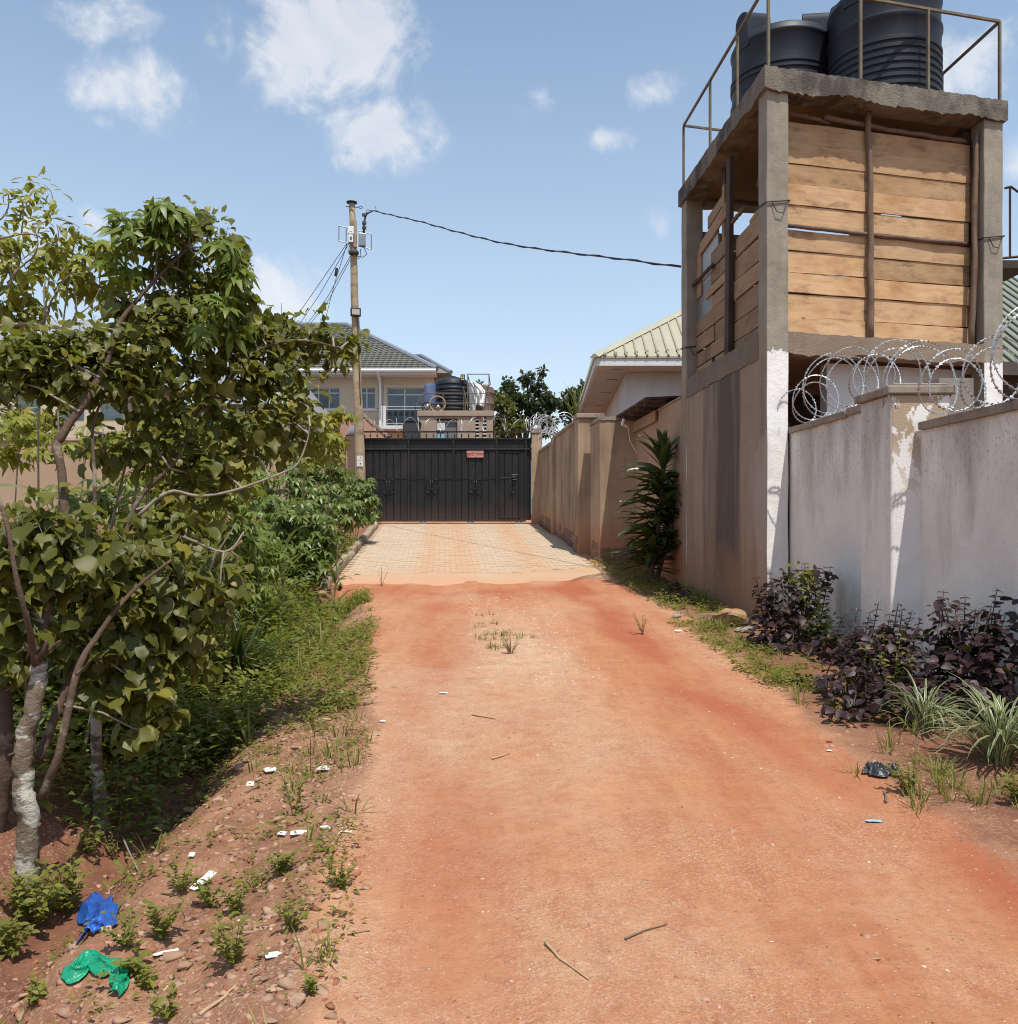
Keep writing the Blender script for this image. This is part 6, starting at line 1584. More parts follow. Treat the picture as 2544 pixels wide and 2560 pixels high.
# ------------------------------------------------------------------ cassava
def cassava(loc, lumps, label, mat, scale=.16, dens=1.0, nst=3, limit=140, group='cassava plants left of the lane', lean=None, drop=.0):
    """lumps: world centre and radii of the leaf masses; stems run from loc to them"""
    b = Vector(loc); t = thing('cassava_plant', label, 'cassava plant', b, group)
    Pp, Ax, Nm, Sc = [], [], [], []
    for i, (c, r) in enumerate(lumps):
        c = np.array(c); n = int(max(14, dens*42*(r[0]*r[2])/(.3*.3)*(.16/scale)**2))
        pos, dr = ellipsoid(c, r, n, .35)
        pos = pos[pos[:,2] > b.z+.12]; dr = dr[:len(pos)]; n = len(pos); dr = nz_(pos-c)
        Pp.append(pos); Ax.append(nz_(dr*np.array([1,1,.35])+np.array([0,-.1,-.38-drop])+rng.normal(size=(n,3))*.25)); Nm.append(nz_(dr*.55+np.array([0.05,-.22,.75])+rng.normal(size=(n,3))*.25)); Sc.append(scale*rng.uniform(.65,1.2,n))
        for k in range(1 if i in (0, 2) else 0):
            e = Vector(c)+Vector((random.uniform(-.5,.5)*r[0], random.uniform(-.5,.5)*r[1], r[2]*.6)); s = Vector((c[0]*.55+b.x*.45, c[1]*.55+b.y*.45, 0))+Vector((random.uniform(-.12,.12), random.uniform(-.12,.12), 0)); s.z = zt(s.x, s.y)-.04
            limb(t, 'stem', [s, s.lerp(e, .3)+Vector((random.uniform(-.1,.1), 0, .05)), s.lerp(e, .65)+Vector((random.uniform(-.12,.12), 0, .1)), e], .012, .005, M_stem if k % 2 else M_twig, 6, 4, .05, .4)
    leaf_parts(t, 'leaf', mat, 'palm', T_PALM, np.concatenate(Pp), np.concatenate(Ax), np.concatenate(Nm), np.concatenate(Sc), limit)
    return t
def lump(x, y, d, rx, ry, rd=None): return (P(x, y, d), (rx/F*d, rd or rx/F*d, ry/F*d))
def gl(s, t): return ST(s, t, float(zg(s, t))-.03)
cassava(gl(13.0, -2.25), [lump(760,1300,13.2,78,60,.55), lump(700,1330,13.2,70,70,.5), lump(802,1355,13.0,45,70,.4), lump(740,1390,12.9,80,60,.45), lump(680,1270,13.8,60,40,.4), lump(710,1430,12.7,60,40,.35), lump(785,1420,12.9,40,40,.3)], 'leafy green cassava bush with a bare red stem base beside the kerb end', L_cassg, .155, 1.45, 7, 240)
cassava(gl(21, -2.4), [lump(895,1230,21,55,55,.5), lump(860,1280,20.6,60,50,.5), lump(920,1265,21,32,45,.4), lump(850,1210,21.5,50,45,.5)], 'cassava bush overhanging the drive in front of the utility pole', L_cassg, .19, 1.3, 5, 120)
cassava(gl(18.6, -3.0), [lump(780,1165,18.8,60,45,.6), lump(830,1190,18.8,40,40,.5), lump(745,1200,18.5,50,50,.5), lump(800,1240,18.2,80,45,.5)], 'tall grey-green cassava against the tan wall behind the kerbside bush', L_cassg, .18, 1.2, 5, 100)
cassava(gl(15.5, -3.6), [lump(630,1200,15.6,65,45,.6), lump(590,1240,15.2,60,50,.5), lump(660,1250,15,60,50,.5)], 'cassava between the bare branch and the tan wall', L_cass, .17, 1.2, 4, 90)
cassava(gl(14.8, -2.9), [lump(755,1035,14.3,64,45,.5), lump(805,1075,14.3,62,50,.5), lump(848,1040,14.3,40,30,.35), lump(790,1135,14.2,40,35,.35), lump(845,1110,14.2,38,40,.35), lump(700,1000,14.3,55,40,.4), lump(660,1060,14.5,50,50,.4), lump(720,1110,14.4,50,40,.4), lump(740,960,14.4,40,25,.3)], 'tall yellow-green cassava whose top stands before the utility pole', L_cassy, .23, .9, 5, 190, drop=.3)
cassava(gl(5.6, -2.9), [lump(400,520,5.1,46,26,.15), lump(330,555,5.1,55,28,.2), lump(430,555,5.2,60,30,.2), lump(350,600,5.1,60,36,.2), lump(310,670,5.2,55,40,.2), lump(565,620,5.2,30,40,.15), lump(590,690,5.3,30,45,.15), lump(525,790,5.1,50,80,.2), lump(590,800,5.3,40,60,.2)], 'bright green cassava topping out through the big-leaved tree', L_cass, .122, .26, 6, 140)
cassava(gl(7.2, -3.9), [lump(190,630,7.2,60,40,.3), lump(240,680,7.2,50,45,.3), lump(140,650,7.3,45,45,.3), lump(200,710,7.2,60,35,.3), lump(265,620,7.2,40,30,.2)], 'yellowish cassava leaves against the sky left of the big tree', L_cassy, .15, .75, 5, 110)
cassava(gl(6.8, -4.4), [lump(40,670,6.8,45,55,.3), lump(20,740,6.8,50,50,.3), lump(70,790,6.9,50,35,.3), lump(5,600,6.8,30,25,.2)], 'yellowish cassava leaves at the left edge under the crooked tree', L_cassy, .16, .8, 4, 80)
cassava(gl(9.2, -4.3), [lump(60,1060,9.2,90,55,.5), lump(150,1120,9.2,70,45,.5), lump(230,1090,9.3,60,40,.4), lump(20,1130,9.2,60,40,.4)], 'low yellow-green cassava before the tan wall at far left', L_cassy, .15, .9, 4, 90)
cassava(gl(10.0, -3.4), [lump(440,1090,10,90,60,.5), lump(540,1070,10,80,60,.5), lump(620,1110,10.2,60,60,.5), lump(500,1180,10,90,60,.5), lump(400,1210,10,70,60,.5)], 'dense cassava seen through the middle of the big-leaved tree', L_cass, .15, 1.05, 6, 120)
cassava(gl(8.8, -2.75), [lump(480,1330,8.8,80,50,.5), lump(560,1300,9.2,80,55,.5), lump(420,1280,8.8,60,50,.5), lump(620,1340,9.6,60,50,.5)], 'short cassava in tall grass right of the leaning branch', L_cass, .13, 1.2, 4, 110)
cassava(gl(8.4, -3.6), [lump(300,1230,8.4,70,55,.45), lump(230,1260,8.2,60,50,.4), lump(350,1290,8.2,60,50,.4), lump(150,1240,8.4,50,35,.4)], 'dull green cassava behind the trunk of the big-leaved tree', L_cass, .14, 1.0, 4, 90)

cassava(gl(7.8, -3.2), [lump(430,1090,7.6,90,60,.4), lump(540,1140,7.6,80,50,.4), lump(360,1170,7.6,80,50,.4), lump(480,1240,7.6,90,60,.4), lump(610,1190,7.8,50,60,.4), lump(300,1110,7.6,50,50,.4)], 'yellow-green cassava filling the gap in the middle of the tree', L_cassy, .125, .8, 5, 140)
cassava(gl(10.0, -2.35), [lump(600,1420,9.8,70,55,.5), lump(660,1400,10.2,60,60,.5), lump(540,1430,9.6,60,55,.5), lump(620,1480,9.6,60,40,.4)], 'leafy cassava behind the leaning bare branch', L_cass, .125, 1.3, 4, 120)
cassava(gl(7.4, -2.5), [lump(470,1480,7.2,80,60,.45), lump(400,1460,7.2,70,60,.45), lump(540,1520,7.4,60,60,.4)], 'low green cassava in the undergrowth behind the big tree', L_cassg, .115, 1.2, 4, 120)
cassava(gl(5.9, -2.75), [lump(240,1560,5.8,90,60,.35), lump(150,1620,5.8,80,60,.35), lump(330,1600,5.8,60,60,.35), lump(60,1580,5.8,70,70,.35)], 'shaded dull green cassava between the trunks', L_cassg, .11, 1.0, 4, 120)
# ------------------------------------------------------------------ long-leaved plants
def ribbon(n=6, w=.05, arch=.5, taper=.6, wave=0.0, seed=0, vee=.25):
    """unit-long arching strap leaf: starts along +x, bends down"""
    rr = random.Random(seed); v = []; f = []; x = z = 0.0; a = arch*.55
    for i in range(n+1):
        u = i/n; ww = w*(1-abs(u-.35)/.65*taper if u > .35 else .55+.45*u/.35)*(1 if i < n else .06)
        wz = wave*math.sin(u*9+seed)
        v += [(x, ww, z+ww*vee+wz), (x, 0, z), (x, -ww, z+ww*vee-wz)]
        x += math.cos(a)/n; z += math.sin(a)/n; a -= arch*2.1/n*(.6+u*.9)
    for i in range(n):
        b = 3*i; f += [(b, b+1, b+4), (b, b+4, b+3), (b+1, b+2, b+5), (b+1, b+5, b+4)]
    return np.array(v), np.array(f)[:, ::-1]
def edge_attr(ms, n):
    for m in ms:
        k = len(m.vertices); at = m.attributes.new('edge', 'FLOAT', 'POINT'); at.data.foreach_set('value', np.array([1.0 if i % 3 != 1 else 0.0 for i in range(k)], np.float32))
T_STRAP = [ribbon(7, .0155, a, .7, 0, i) for i, a in enumerate((.7,1.0,1.3,1.6,1.1))]
T_MAIZE = [ribbon(8, .055, a, .85, .012, i) for i, a in enumerate((.6,.95,1.25))]
T_DRAC = [ribbon(6, .082, a, .6, .008, i, .35) for i, a in enumerate((.05,.3,.55))]
def strap_clump(name, loc, n, L0, label, cat, mat, key, tpl, up=(.25, 1.1), group=None, limit=300):
    b = Vector(loc); t = thing(name, label, cat, b, group)
    az = rng.random(n)*6.283; el = rng.uniform(up[0], up[1], n)
    ax = np.stack([np.cos(az)*np.cos(el), np.sin(az)*np.cos(el), np.sin(el)], -1); nm = np.stack([-np.cos(az)*np.sin(el), -np.sin(az)*np.sin(el), np.cos(el)], -1)+rng.normal(size=(n,3))*.15
    pos = np.array(b)+np.stack([np.cos(az)*.05, np.sin(az)*.05, np.zeros(n)-.02], -1)*rng.uniform(.2,1.3,(n,1)); sc = L0*rng.uniform(.6,1.15,n)
    ms = tmesh(key+mat.name, tpl)
    if mat is L_strip and 'edge' not in ms[0].attributes: edge_attr(ms, 7)
    leaf_parts(t, 'leaf', mat, key, tpl, pos, ax, nm, sc, limit); return t
strap_clump('spider_plant', G(2500, 1905), 190, .55, 'large clump of pale striped strap leaves at the right edge', 'spider plant', L_strip, 'strap', T_STRAP, (.3, 1.25), 'striped strap-leaved plants by the white wall')
strap_clump('spider_plant', G(2355, 1850)+Vector((0,.25,0)), 110, .46, 'smaller striped strap-leaved clump beside the purple bush', 'spider plant', L_strip, 'strap', T_STRAP, (.3, 1.2), 'striped strap-leaved plants by the white wall')
strap_clump('spider_plant', G(2560, 2010)+Vector((.05,0,0)), 40, .22, 'low strap-leaved tuft under the striped clump at the right edge', 'spider plant', L_grass, 'strap', T_STRAP, (.3, 1.2), 'striped strap-leaved plants by the white wall')
strap_clump('strap_leaf_clump', G(585, 1745)+Vector((0,.05,.05)), 190, .85, 'dark clump of narrow strap leaves in the shade below the big tree', 'plant', L_drac, 'dstrap', [ribbon(7,.028,a,.75,0,i) for i, a in enumerate((.4,.8,1.2))], (.15, 1.3))
def dracaena():
    s, tt = 14.7, 3.42; b = ST(s, tt, float(zg(s, tt))-.03); top = P(1660, 1150, s)
    t = thing('dracaena', 'tall dark strap-leaved dracaena standing against the tower corner', 'dracaena', b)
    limb(t, 'stem', [b, b.lerp(top, .5)+Vector((.03,0,0)), top], .05, .03, M_bark2, 8)
    b2 = P(1690, 1250, s+.2); limb(t, 'stem', [b+Vector((.12,.1,0)), (b+Vector((.12,.1,0))).lerp(b2, .5), b2], .045, .03, M_bark2, 8)
    Pp, Ax, Nm, Sc = [], [], [], []
    for (c0, c1, n) in ((b+Vector((0,0,.25)), top, 190), (b+Vector((.14,.1,.3)), b2, 110)):
        u = rng.random(n)**.85; pos = np.array(c0)+(np.array(c1)-np.array(c0))*u[:,None]; az = rng.random(n)*6.283; el = rng.uniform(-.35,.45,n)+(u > .90)*rng.uniform(.5,1.0,n)
        Pp.append(pos); Ax.append(np.stack([np.cos(az)*np.cos(el), np.sin(az)*np.cos(el), np.sin(el)], -1)); Nm.append(np.stack([-np.cos(az)*np.sin(el), -np.sin(az)*np.sin(el), np.cos(el)], -1)+rng.normal(size=(n,3))*.3); Sc.append(.80*rng.uniform(.55,1.12,n)*(1-.15*u))
    n = 14; az = rng.random(n)*6.283; el = rng.uniform(1.0,1.45,n)
    Pp.append(np.array(top)[None]+np.zeros((n,3))); Ax.append(np.stack([np.cos(az)*np.cos(el), np.sin(az)*np.cos(el), np.sin(el)], -1)); Nm.append(np.stack([-np.cos(az), -np.sin(az), .2+0*az], -1)); Sc.append(.50*rng.uniform(.8,1.15,n))
    leaf_parts(t, 'leaf', L_drac, 'drac', T_DRAC, np.concatenate(Pp), np.concatenate(Ax), np.concatenate(Nm), np.concatenate(Sc), 280)
dracaena()
def maize(loc, h, n, L0, label, lean=(0,0), mat=None):
    b = Vector(loc); t = thing('maize_plant', label, 'maize plant', b, 'maize plants left of the lane'); top = b+Vector((lean[0], lean[1], h))
    limb(t, 'stalk', [b, b.lerp(top, .5), top], .014, .007, M_stem, 7)
    u = np.linspace(.18, .97, n); az = (np.arange(n) % 2)*math.pi+rng.normal(size=n)*.5+.4; el = rng.uniform(.5,1.0,n)
    pos = np.array(b)+(np.array(top)-np.array(b))*u[:,None]
    leaf_parts(t, 'leaf', mat or L_maize, 'maize', T_MAIZE, pos, np.stack([np.cos(az)*np.cos(el), np.sin(az)*np.cos(el), np.sin(el)], -1), np.stack([-np.cos(az)*np.sin(el), -np.sin(az)*np.sin(el), np.cos(el)], -1), L0*rng.uniform(.75,1.15,n), 60)
maize(gl(10.9, -2.02), 1.0, 11, .62, 'pale maize plant with drooping leaves at the ditch end', (.05, 0))
maize(gl(12.8, -1.62), 1.2, 8, .60, 'maize with one bright yellow-green leaf beside the cassava bush', (.08, 0))
maize(gl(16.2, -2.6), 1.6, 9, .65, 'upright maize blades among the cassava near the wall', (0, 0))
maize(gl(4.1, -2.75), 1.55, 9, .75, 'dark maize blades reaching in at the left edge', (.12, 0))
maize(gl(4.9, -2.35), 1.0, 8, .45, 'young maize between the two pale trunks', (.05, 0))

# ------------------------------------------------------------------ purple-leaved bushes along the white wall
def purple_bush(loc, spikes, lumps, label, ls=.085, dens=1.0, limit=220, weeds=None):
    b = Vector(loc); t = thing('purple_bush', label, 'bush', b, 'purple-leaved bushes along the white wall')
    Pp, Ax, Nm, Sc = [], [], [], []
    for (c, r) in lumps:
        n = int(dens*66*(r[0]*r[2])/(.2*.2)*(.085/ls)**2); pos, dr = ellipsoid(c, r, n, .4); pos[:,2] = np.maximum(pos[:,2], b.z+.04)
        Pp.append(pos); Ax.append(nz_(dr*np.array([1,1,.2])+np.array([0,-.2,-.35])+rng.normal(size=(n,3))*.35)); Nm.append(nz_(dr*.5+np.array([0,-.3,.75])+rng.normal(size=(n,3))*.3)); Sc.append(ls*rng.uniform(.6,1.25,n))
        for k in range(3):
            e = Vector(c)+Vector((random.uniform(-.6,.6)*r[0], random.uniform(-.6,.6)*r[1], r[2]*.5)); limb(t, 'stem', [b+Vector((random.uniform(-.1,.1),random.uniform(-.1,.1),-.03)), b.lerp(e, .5)+Vector((0,0,.05)), e], .009, .004, M_bark2, 5, 3)
    for (foot, tip) in spikes:
        foot, tip = Vector(foot), Vector(tip); limb(t, 'stem', [foot, foot.lerp(tip, .5)+Vector((random.uniform(-.02,.02),0,0)), tip], .008, .003, M_bark2, 5, 4)
        L_ = (tip-foot).length; K = int(L_/.042)
        for k in range(K):
            u = (k+.5)/K; p = foot.lerp(tip, u); a0 = k*1.2+random.random()*.4
            for q in (0, math.pi):
                a = a0+q; size = ls*(1.25-.75*u**3)*random.uniform(.75,1.2)
                Pp.append(np.array(p)[None]); Ax.append(nz_(np.array([[math.cos(a), math.sin(a), random.uniform(-.35,.15)]]))); Nm.append(np.array([[random.uniform(-.2,.2), -.15, 1.]])); Sc.append(np.array([size]))
    leaf_parts(t, 'leaf', L_purple, 'pur', [ovate(i, .40) for i in range(4)], np.concatenate(Pp), np.concatenate(Ax), np.concatenate(Nm), np.concatenate(Sc), limit); return t
def Gs(s, t): return ST(s, t, float(zg(s, t)))
purple_bush(Gs(8.95, 3.62), [(Gs(9.0,3.4), P(1925,1430,9.0)), (Gs(9.1,3.6), P(1985,1420,9.1)), (Gs(9.0,3.7), P(2010,1405,9.0)), (Gs(9.0,3.3), P(1888,1440,9.0)), (Gs(9.2,3.9), P(2075,1415,9.3)), (Gs(9.1,3.8), P(2040,1425,9.2))],
            [lump(1960,1500,9.0,75,70,.3), lump(1920,1570,8.9,55,60,.3), lump(2000,1590,8.8,80,70,.35), lump(2030,1450,9.2,50,40,.25), lump(1990,1660,8.6,70,35,.3)], 'farther purple bush laced with lime weed beside the tower foot', .085, 1.2, 230)
purple_bush(Gs(6.6, 3.1), [(Gs(6.8,2.9), P(2110,1590,6.8)), (Gs(6.8,3.0), P(2155,1560,6.8)), (Gs(6.7,3.3), P(2245,1505,6.7)), (Gs(6.6,3.3), P(2280,1525,6.6)), (Gs(6.9,3.2), P(2175,1525,6.9)), (Gs(6.7,3.3), P(2225,1530,6.7)), (Gs(6.9,3.3), P(2195,1505,6.9)), (Gs(6.9,3.5), P(2255,1518,6.9)), (Gs(6.7,3.5), P(2300,1540,6.8)), (Gs(6.8,3.1), P(2140,1520,6.9))],
            [lump(2200,1650,6.6,90,60,.35), lump(2270,1640,6.6,75,65,.35), lump(2235,1590,6.8,70,35,.25), lump(2140,1720,6.4,75,65,.3), lump(2230,1760,6.2,110,70,.35), lump(2310,1730,6.3,60,70,.3), lump(2190,1600,6.8,60,45,.25), lump(2110,1780,6.1,55,45,.25)], 'biggest purple bush in the middle of the white wall border', .074, 1.15, 300)
purple_bush(Gs(6.3, 3.75), [(Gs(6.5,3.6), P(2395,1535,6.5)), (Gs(6.3,3.7), P(2440,1520,6.3)), (Gs(6.2,3.7), P(2515,1530,6.2)), (Gs(6.6,3.7), P(2352,1490,6.6)), (Gs(6.5,3.7), P(2368,1520,6.5)), (Gs(6.3,3.8), P(2478,1510,6.3)), (Gs(6.6,3.7), P(2358,1475,6.7)), (Gs(6.5,3.8), P(2412,1488,6.6)), (Gs(6.3,3.8), P(2492,1470,6.4)), (Gs(6.2,3.9), P(2540,1600,6.2))],
            [lump(2365,1560,6.5,40,70,.25), lump(2485,1570,6.3,50,90,.25), lump(2430,1620,6.3,70,60,.25), lump(2430,1680,6.2,90,70,.3), lump(2530,1700,6.0,70,80,.3), lump(2400,1740,6.0,70,50,.3)], 'dark purple bush with tall leafy spikes at the right edge', .086, 1.15, 240)
purple_bush(Gs(8.3, 3.55), [(Gs(8.3,3.6), P(2112,1530,8.2))], [lump(2090,1620,8.0,55,50,.25), lump(2150,1610,8.0,50,40,.25)], 'low shaded purple bush between the two larger purple bushes', .08, 1.2, 90)
purple_bush(Gs(7.4, 2.85), [(Gs(7.3,2.75), P(2010,1700,7.3))], [lump(2020,1745,7.2,35,45,.15)], 'small purple sapling in front of the lime weeds', .075, 1.1, 60)
purple_bush(Gs(12.2, 3.5), [], [lump(1700,1500,12.4,40,35,.25), lump(1670,1480,12.8,30,30,.2)], 'shaded purple weed patch at the foot of the dracaena', .08, 1.0, 60)
# ------------------------------------------------------------------ weeds, grass
T_WEED = [blade(.22, .3, .15, .45), blade(.28, .2, .1, .45), blade(.17, .25, .25, .5)]
def weed_fields(name, label, pts, h, nl, ls, mat=None, loc=None, flat=.4):
    """ground cover: every point carries a small leafy sprig"""
    N = len(pts); pts = np.asarray(pts); k = rng.integers(max(3, nl//2), nl+1, N); idx = np.repeat(np.arange(N), k); n = len(idx)
    hh = h*rng.uniform(.45, 1.3, N)[idx]; u = rng.random(n); spread = hh*.55+.015
    az = rng.random(n)*6.283; pos = pts[idx]+np.stack([np.cos(az)*spread*rng.random(n), np.sin(az)*spread*rng.random(n), hh*u], -1)
    ax = nz_(np.stack([np.cos(az), np.sin(az), rng.uniform(-.3, .75, n)], -1)); nm = np.stack([-np.cos(az)*.3, -np.sin(az)*.3, np.ones(n)], -1)+rng.normal(size=(n,3))*.3
    sc = ls*rng.uniform(.5, 1.3, n); c = pts.mean(0)
    return stuff_leaves(name, mat or L_weed, None, T_WEED, pos, ax, nm, sc, 'stuff', label, c)
def grass_field(name, label, pts, h, nb, w=.006, mat=None, lean=.5):
    pts = np.asarray(pts); N = len(pts); idx = np.repeat(np.arange(N), nb); n = len(idx); az = rng.random(n)*6.283
    base = pts[idx]+np.stack([np.cos(az), np.sin(az), 0*az], -1)*(rng.random(n)*.05)[:,None]; L_ = h*rng.uniform(.4, 1.25, n); el = rng.uniform(.7, 1.5, n)
    ax = np.stack([np.cos(az)*np.cos(el), np.sin(az)*np.cos(el), np.sin(el)], -1); nm = np.stack([-np.cos(az)*np.sin(el), -np.sin(az)*np.sin(el), np.cos(el)], -1)+rng.normal(size=(n,3))*.2
    tp = []
    for b in (.4, .9, 1.4):
        v = [(0,1,0),(0,-1,0),(.45,.8,.0),(.45,-.8,.0),(.8,.5,-.12*b),(.8,-.5,-.12*b),(1,0,-.26*b)]; v = [(x, y*w/h, z) for x, y, z in v]
        tp.append((np.array(v, float), np.array([(0,1,3),(0,3,2),(2,3,5),(2,5,4),(4,5,6)])))
    return stuff_leaves(name, mat or L_grass, None, tp, base, ax, nm, L_, 'stuff', label, pts.mean(0))
def region_pts(n, s0, s1, f0, f1, keep=None, power=1.0):
    s = s0+(s1-s0)*rng.random(n)**power; a = np.array([f0(q) for q in s]); b = np.array([f1(q) for q in s]); t = a+(b-a)*rng.random(n)
    if keep is not None: m = keep(s, t); s, t = s[m], t[m]
    return np.stack([t-SH*s, s, zg(s, t)-.005], -1)
rl_ = lambda s: float(road_l(s)); rr_ = lambda s: float(road_r(s))
clump = lambda sc, th: (lambda s, t: fbm(s*sc+7, t*sc+3, 2) > th)
# field left of the gully
field = region_pts(3000, 5.6, 20, lambda s: -2.0-.42*s if s < 12 else -7.5, lambda s: -2.05, clump(.9, -.35), 1.2)
weed_fields('undergrowth', 'tangled green undergrowth in the plot left of the gully', field, .42, 22, .12)
grass_field('tall_grass', 'tall grass among the undergrowth left of the gully', field[:900], .55, 9, .006)
gr2 = region_pts(200, 7.4, 12.6, lambda s: -2.75, lambda s: -1.85)
grass_field('tall_grass', 'pale leaning grass along the gully edge beyond the big tree', gr2, .50, 12, .006, L_grass)
weed_fields('undergrowth', 'bright weeds spilling over the gully beyond the big tree', region_pts(700, 5.9, 13.4, lambda s: -2.6, lambda s: -1.42, clump(1.5, -.1)), .34, 22, .085)
grass_field('tall_grass', 'bright grass mixed with the weeds over the gully', region_pts(230, 6.2, 13.4, lambda s: -2.6, lambda s: -1.3, clump(1.7, -.05)), .32, 11, .006)
weed_fields('undergrowth', 'taller leafy weeds standing over the gully', region_pts(190, 6.0, 12.5, lambda s: -2.8, lambda s: -1.6, clump(1.1, .0)), .75, 46, .095, L_cass)
weed_fields('undergrowth', 'leafy weeds at the gully head beside the slim trunk', region_pts(260, 4.6, 7.2, lambda s: -2.6, lambda s: -1.7, clump(1.7, -.1)), .34, 26, .07, L_cass)
weed_fields('undergrowth', 'shaded weeds under the big-leaved tree', region_pts(900, 4.5, 8.2, lambda s: -4.2, lambda s: -2.0+.55*min(1, max(0, (s-4.9)/1.0)), clump(1.5, -.2)), .40, 22, .085)
# strip between gully and lane
weed_fields('verge_weeds', 'yellow-green weeds on the slope between lane and gully', region_pts(900, 6.0, 13.5, lambda s: -1.55, lambda s: rl_(s)-.02, clump(1.1, .0)), .12, 18, .055)
weed_fields('verge_weeds', 'small scattered weeds on the stony slope in the foreground', region_pts(900, 2.3, 8.5, lambda s: -1.6, lambda s: rl_(s)+.0, clump(2.6, .12), .9), .075, 16, .032)
weed_fields('verge_weeds', 'sparse seedlings on the stony slope', region_pts(520, 2.3, 9.0, lambda s: -1.7, lambda s: rl_(s)-.10), .05, 7, .028)
grass_field('verge_grass', 'thin grass on the stony slope', region_pts(240, 2.3, 13.0, lambda s: -1.6, lambda s: rl_(s)+.02, clump(1.8, .1)), .13, 9, .004)
# right border
weed_fields('border_weeds', 'weeds along the foot of the white wall and tower', region_pts(520, 6.0, 15.2, lambda s: rr_(s)+.2, lambda s: 3.75, clump(1.6, .12)), .10, 18, .042)
grass_field('border_grass', 'grass tufts along the right side of the lane', region_pts(300, 4.4, 15.0, lambda s: rr_(s)+.02, lambda s: 3.7, clump(1.8, .16)), .17, 12, .0045)
weed_fields('border_weeds', 'low lime weeds by the lane before the brown stone', region_pts(170, 8.3, 10.6, lambda s: 2.70, lambda s: 3.15), .085, 18, .04)
weed_fields('border_weeds', 'lime weeds in front of the farther purple bush', region_pts(120, 6.9, 8.2, lambda s: 2.62, lambda s: 2.95), .10, 16, .04)
weed_fields('border_weeds', 'weeds under the dracaena', region_pts(420, 11.5, 17.6, lambda s: 2.95, lambda s: 3.8, clump(1.3, -.2)), .13, 20, .05)
grass_field('border_grass', 'straggling grass at the right foreground', region_pts(60, 4.25, 5.4, lambda s: 2.3, lambda s: 3.0, clump(2.4, .05)), .13, 14, .0035)
grass_field('lane_grass', 'worn grass patch in the middle of the lane', region_pts(100, 8.6, 11.2, lambda s: .35, lambda s: .95, clump(2.2, .06)), .085, 9, .0035)
weed_fields('lane_weeds', 'flat weeds in the worn middle of the lane', region_pts(90, 8.8, 11.0, lambda s: .4, lambda s: 1.0, clump(2.2, .06)), .035, 9, .03)

# single weeds one can point to
def weed(loc, h, nst, nl, ls, label, mat=None, name='weed', group='single weeds beside the lane', stiff=.6, limit=60):
    b = Vector(loc); t = thing(name, label, 'weed', b, group); Pp, Ax, Nm, Sc = [], [], [], []
    nl = int(nl*1.5)+2; nst = int(nst*1.25)+1
    for k in range(nst):
        e = b+Vector((random.uniform(-1,1)*h*stiff, random.uniform(-1,1)*h*stiff, h*random.uniform(.6,1.1))); limb(t, 'stem', [b-Vector((0,0,.02)), b.lerp(e, .5)+Vector((0,0,h*.08)), e], max(.0022, h*.012), .0012, M_stem, 5, 3, .05, .2)
        u = np.linspace(.15, 1, nl); az = np.arange(nl)*2.4+rng.random(nl); pos = np.array(b)+(np.array(e)-np.array(b))*u[:,None]
        Pp.append(pos); Ax.append(np.stack([np.cos(az), np.sin(az), rng.uniform(-.2,.7,nl)], -1)); Nm.append(np.stack([0*az, -.25+0*az, 1+0*az], -1)+rng.normal(size=(nl,3))*.25); Sc.append(ls*.62*rng.uniform(.6,1.2,nl))
    leaf_parts(t, 'leaf', mat or L_weed, 'narrow', T_NARROW, np.concatenate(Pp), np.concatenate(Ax), np.concatenate(Nm), np.concatenate(Sc), limit); return t
T_NARROW = [ovate(20+i, .22+.03*i) for i in range(4)]
wd = [(85,2320,.24,16,12,.07,'thick yellow-green weed mass at the foot of the pale trunk'),(20,2400,.16,9,9,.065,'yellow-green weed at the left edge beside the blue bag'),(165,2290,.24,8,9,.08,'taller leafy weed right of the pale trunk base'),
      (318,2372,.11,4,7,.05,'upright weed between the blue and the green bag'),(352,2440,.12,3,6,.07,'broad-leaved weed right of the green bag'),(400,2350,.14,6,9,.05,'leafy weed on the gully rim above the small stones'),
      (365,2480,.09,3,7,.05,'small bright weed below the broad-leaved weed'),(455,2235,.15,5,9,.045,'weed beside the largest white paper scrap'),(585,2410,.17,5,8,.055,'bright leafy weed in the middle of the stony slope'),
      (525,2270,.12,4,8,.05,'dusky weed uphill of the white paper scrap'),(590,2290,.10,4,8,.045,'spreading weed in the centre of the stony slope'),(730,2330,.12,4,8,.04,'weed beside the round brown stone'),
      (700,2190,.11,5,8,.05,'pinnate dark weed on the upper stony slope'),(850,2220,.10,7,10,.035,'grassy weed on the lane edge beside a pale stone'),(735,2040,.30,1,9,.075,'tall thin seedling with large leaves on the slope'),
      (80,2520,.10,4,7,.05,'withered weed at the lower left corner'),(420,2555,.10,3,7,.055,'weed cut by the bottom edge of the picture'),(780,2490,.06,6,9,.03,'creeping weed next to the lower brown stone'),
      (1605,1585,.24,3,14,.05,'single pale shrubby weed on the right side of the lane'),(955,1465,.30,3,12,.035,'tall wispy weed at the foot of the driveway'),(850,1475,.13,6,10,.06,'broad weed in front of the kerb end'),
      (1275,1635,.16,14,8,.02,'dry brown weed in the middle of the lane'),(1660,1400,.1,5,8,.05,'weed at the corner of the driveway by the pier'),(2540,2010,.16,6,9,.06,'bright weed at the right edge below the striped clump'),
      (2270,1985,.16,9,9,.05,'grassy weed in the right foreground beside the dark rag'),(290,2150,.22,3,12,.035,'shaded upright weed in the gully'),(225,2140,.15,4,8,.05,'shaded weed on the gully bank behind the slim trunk')]
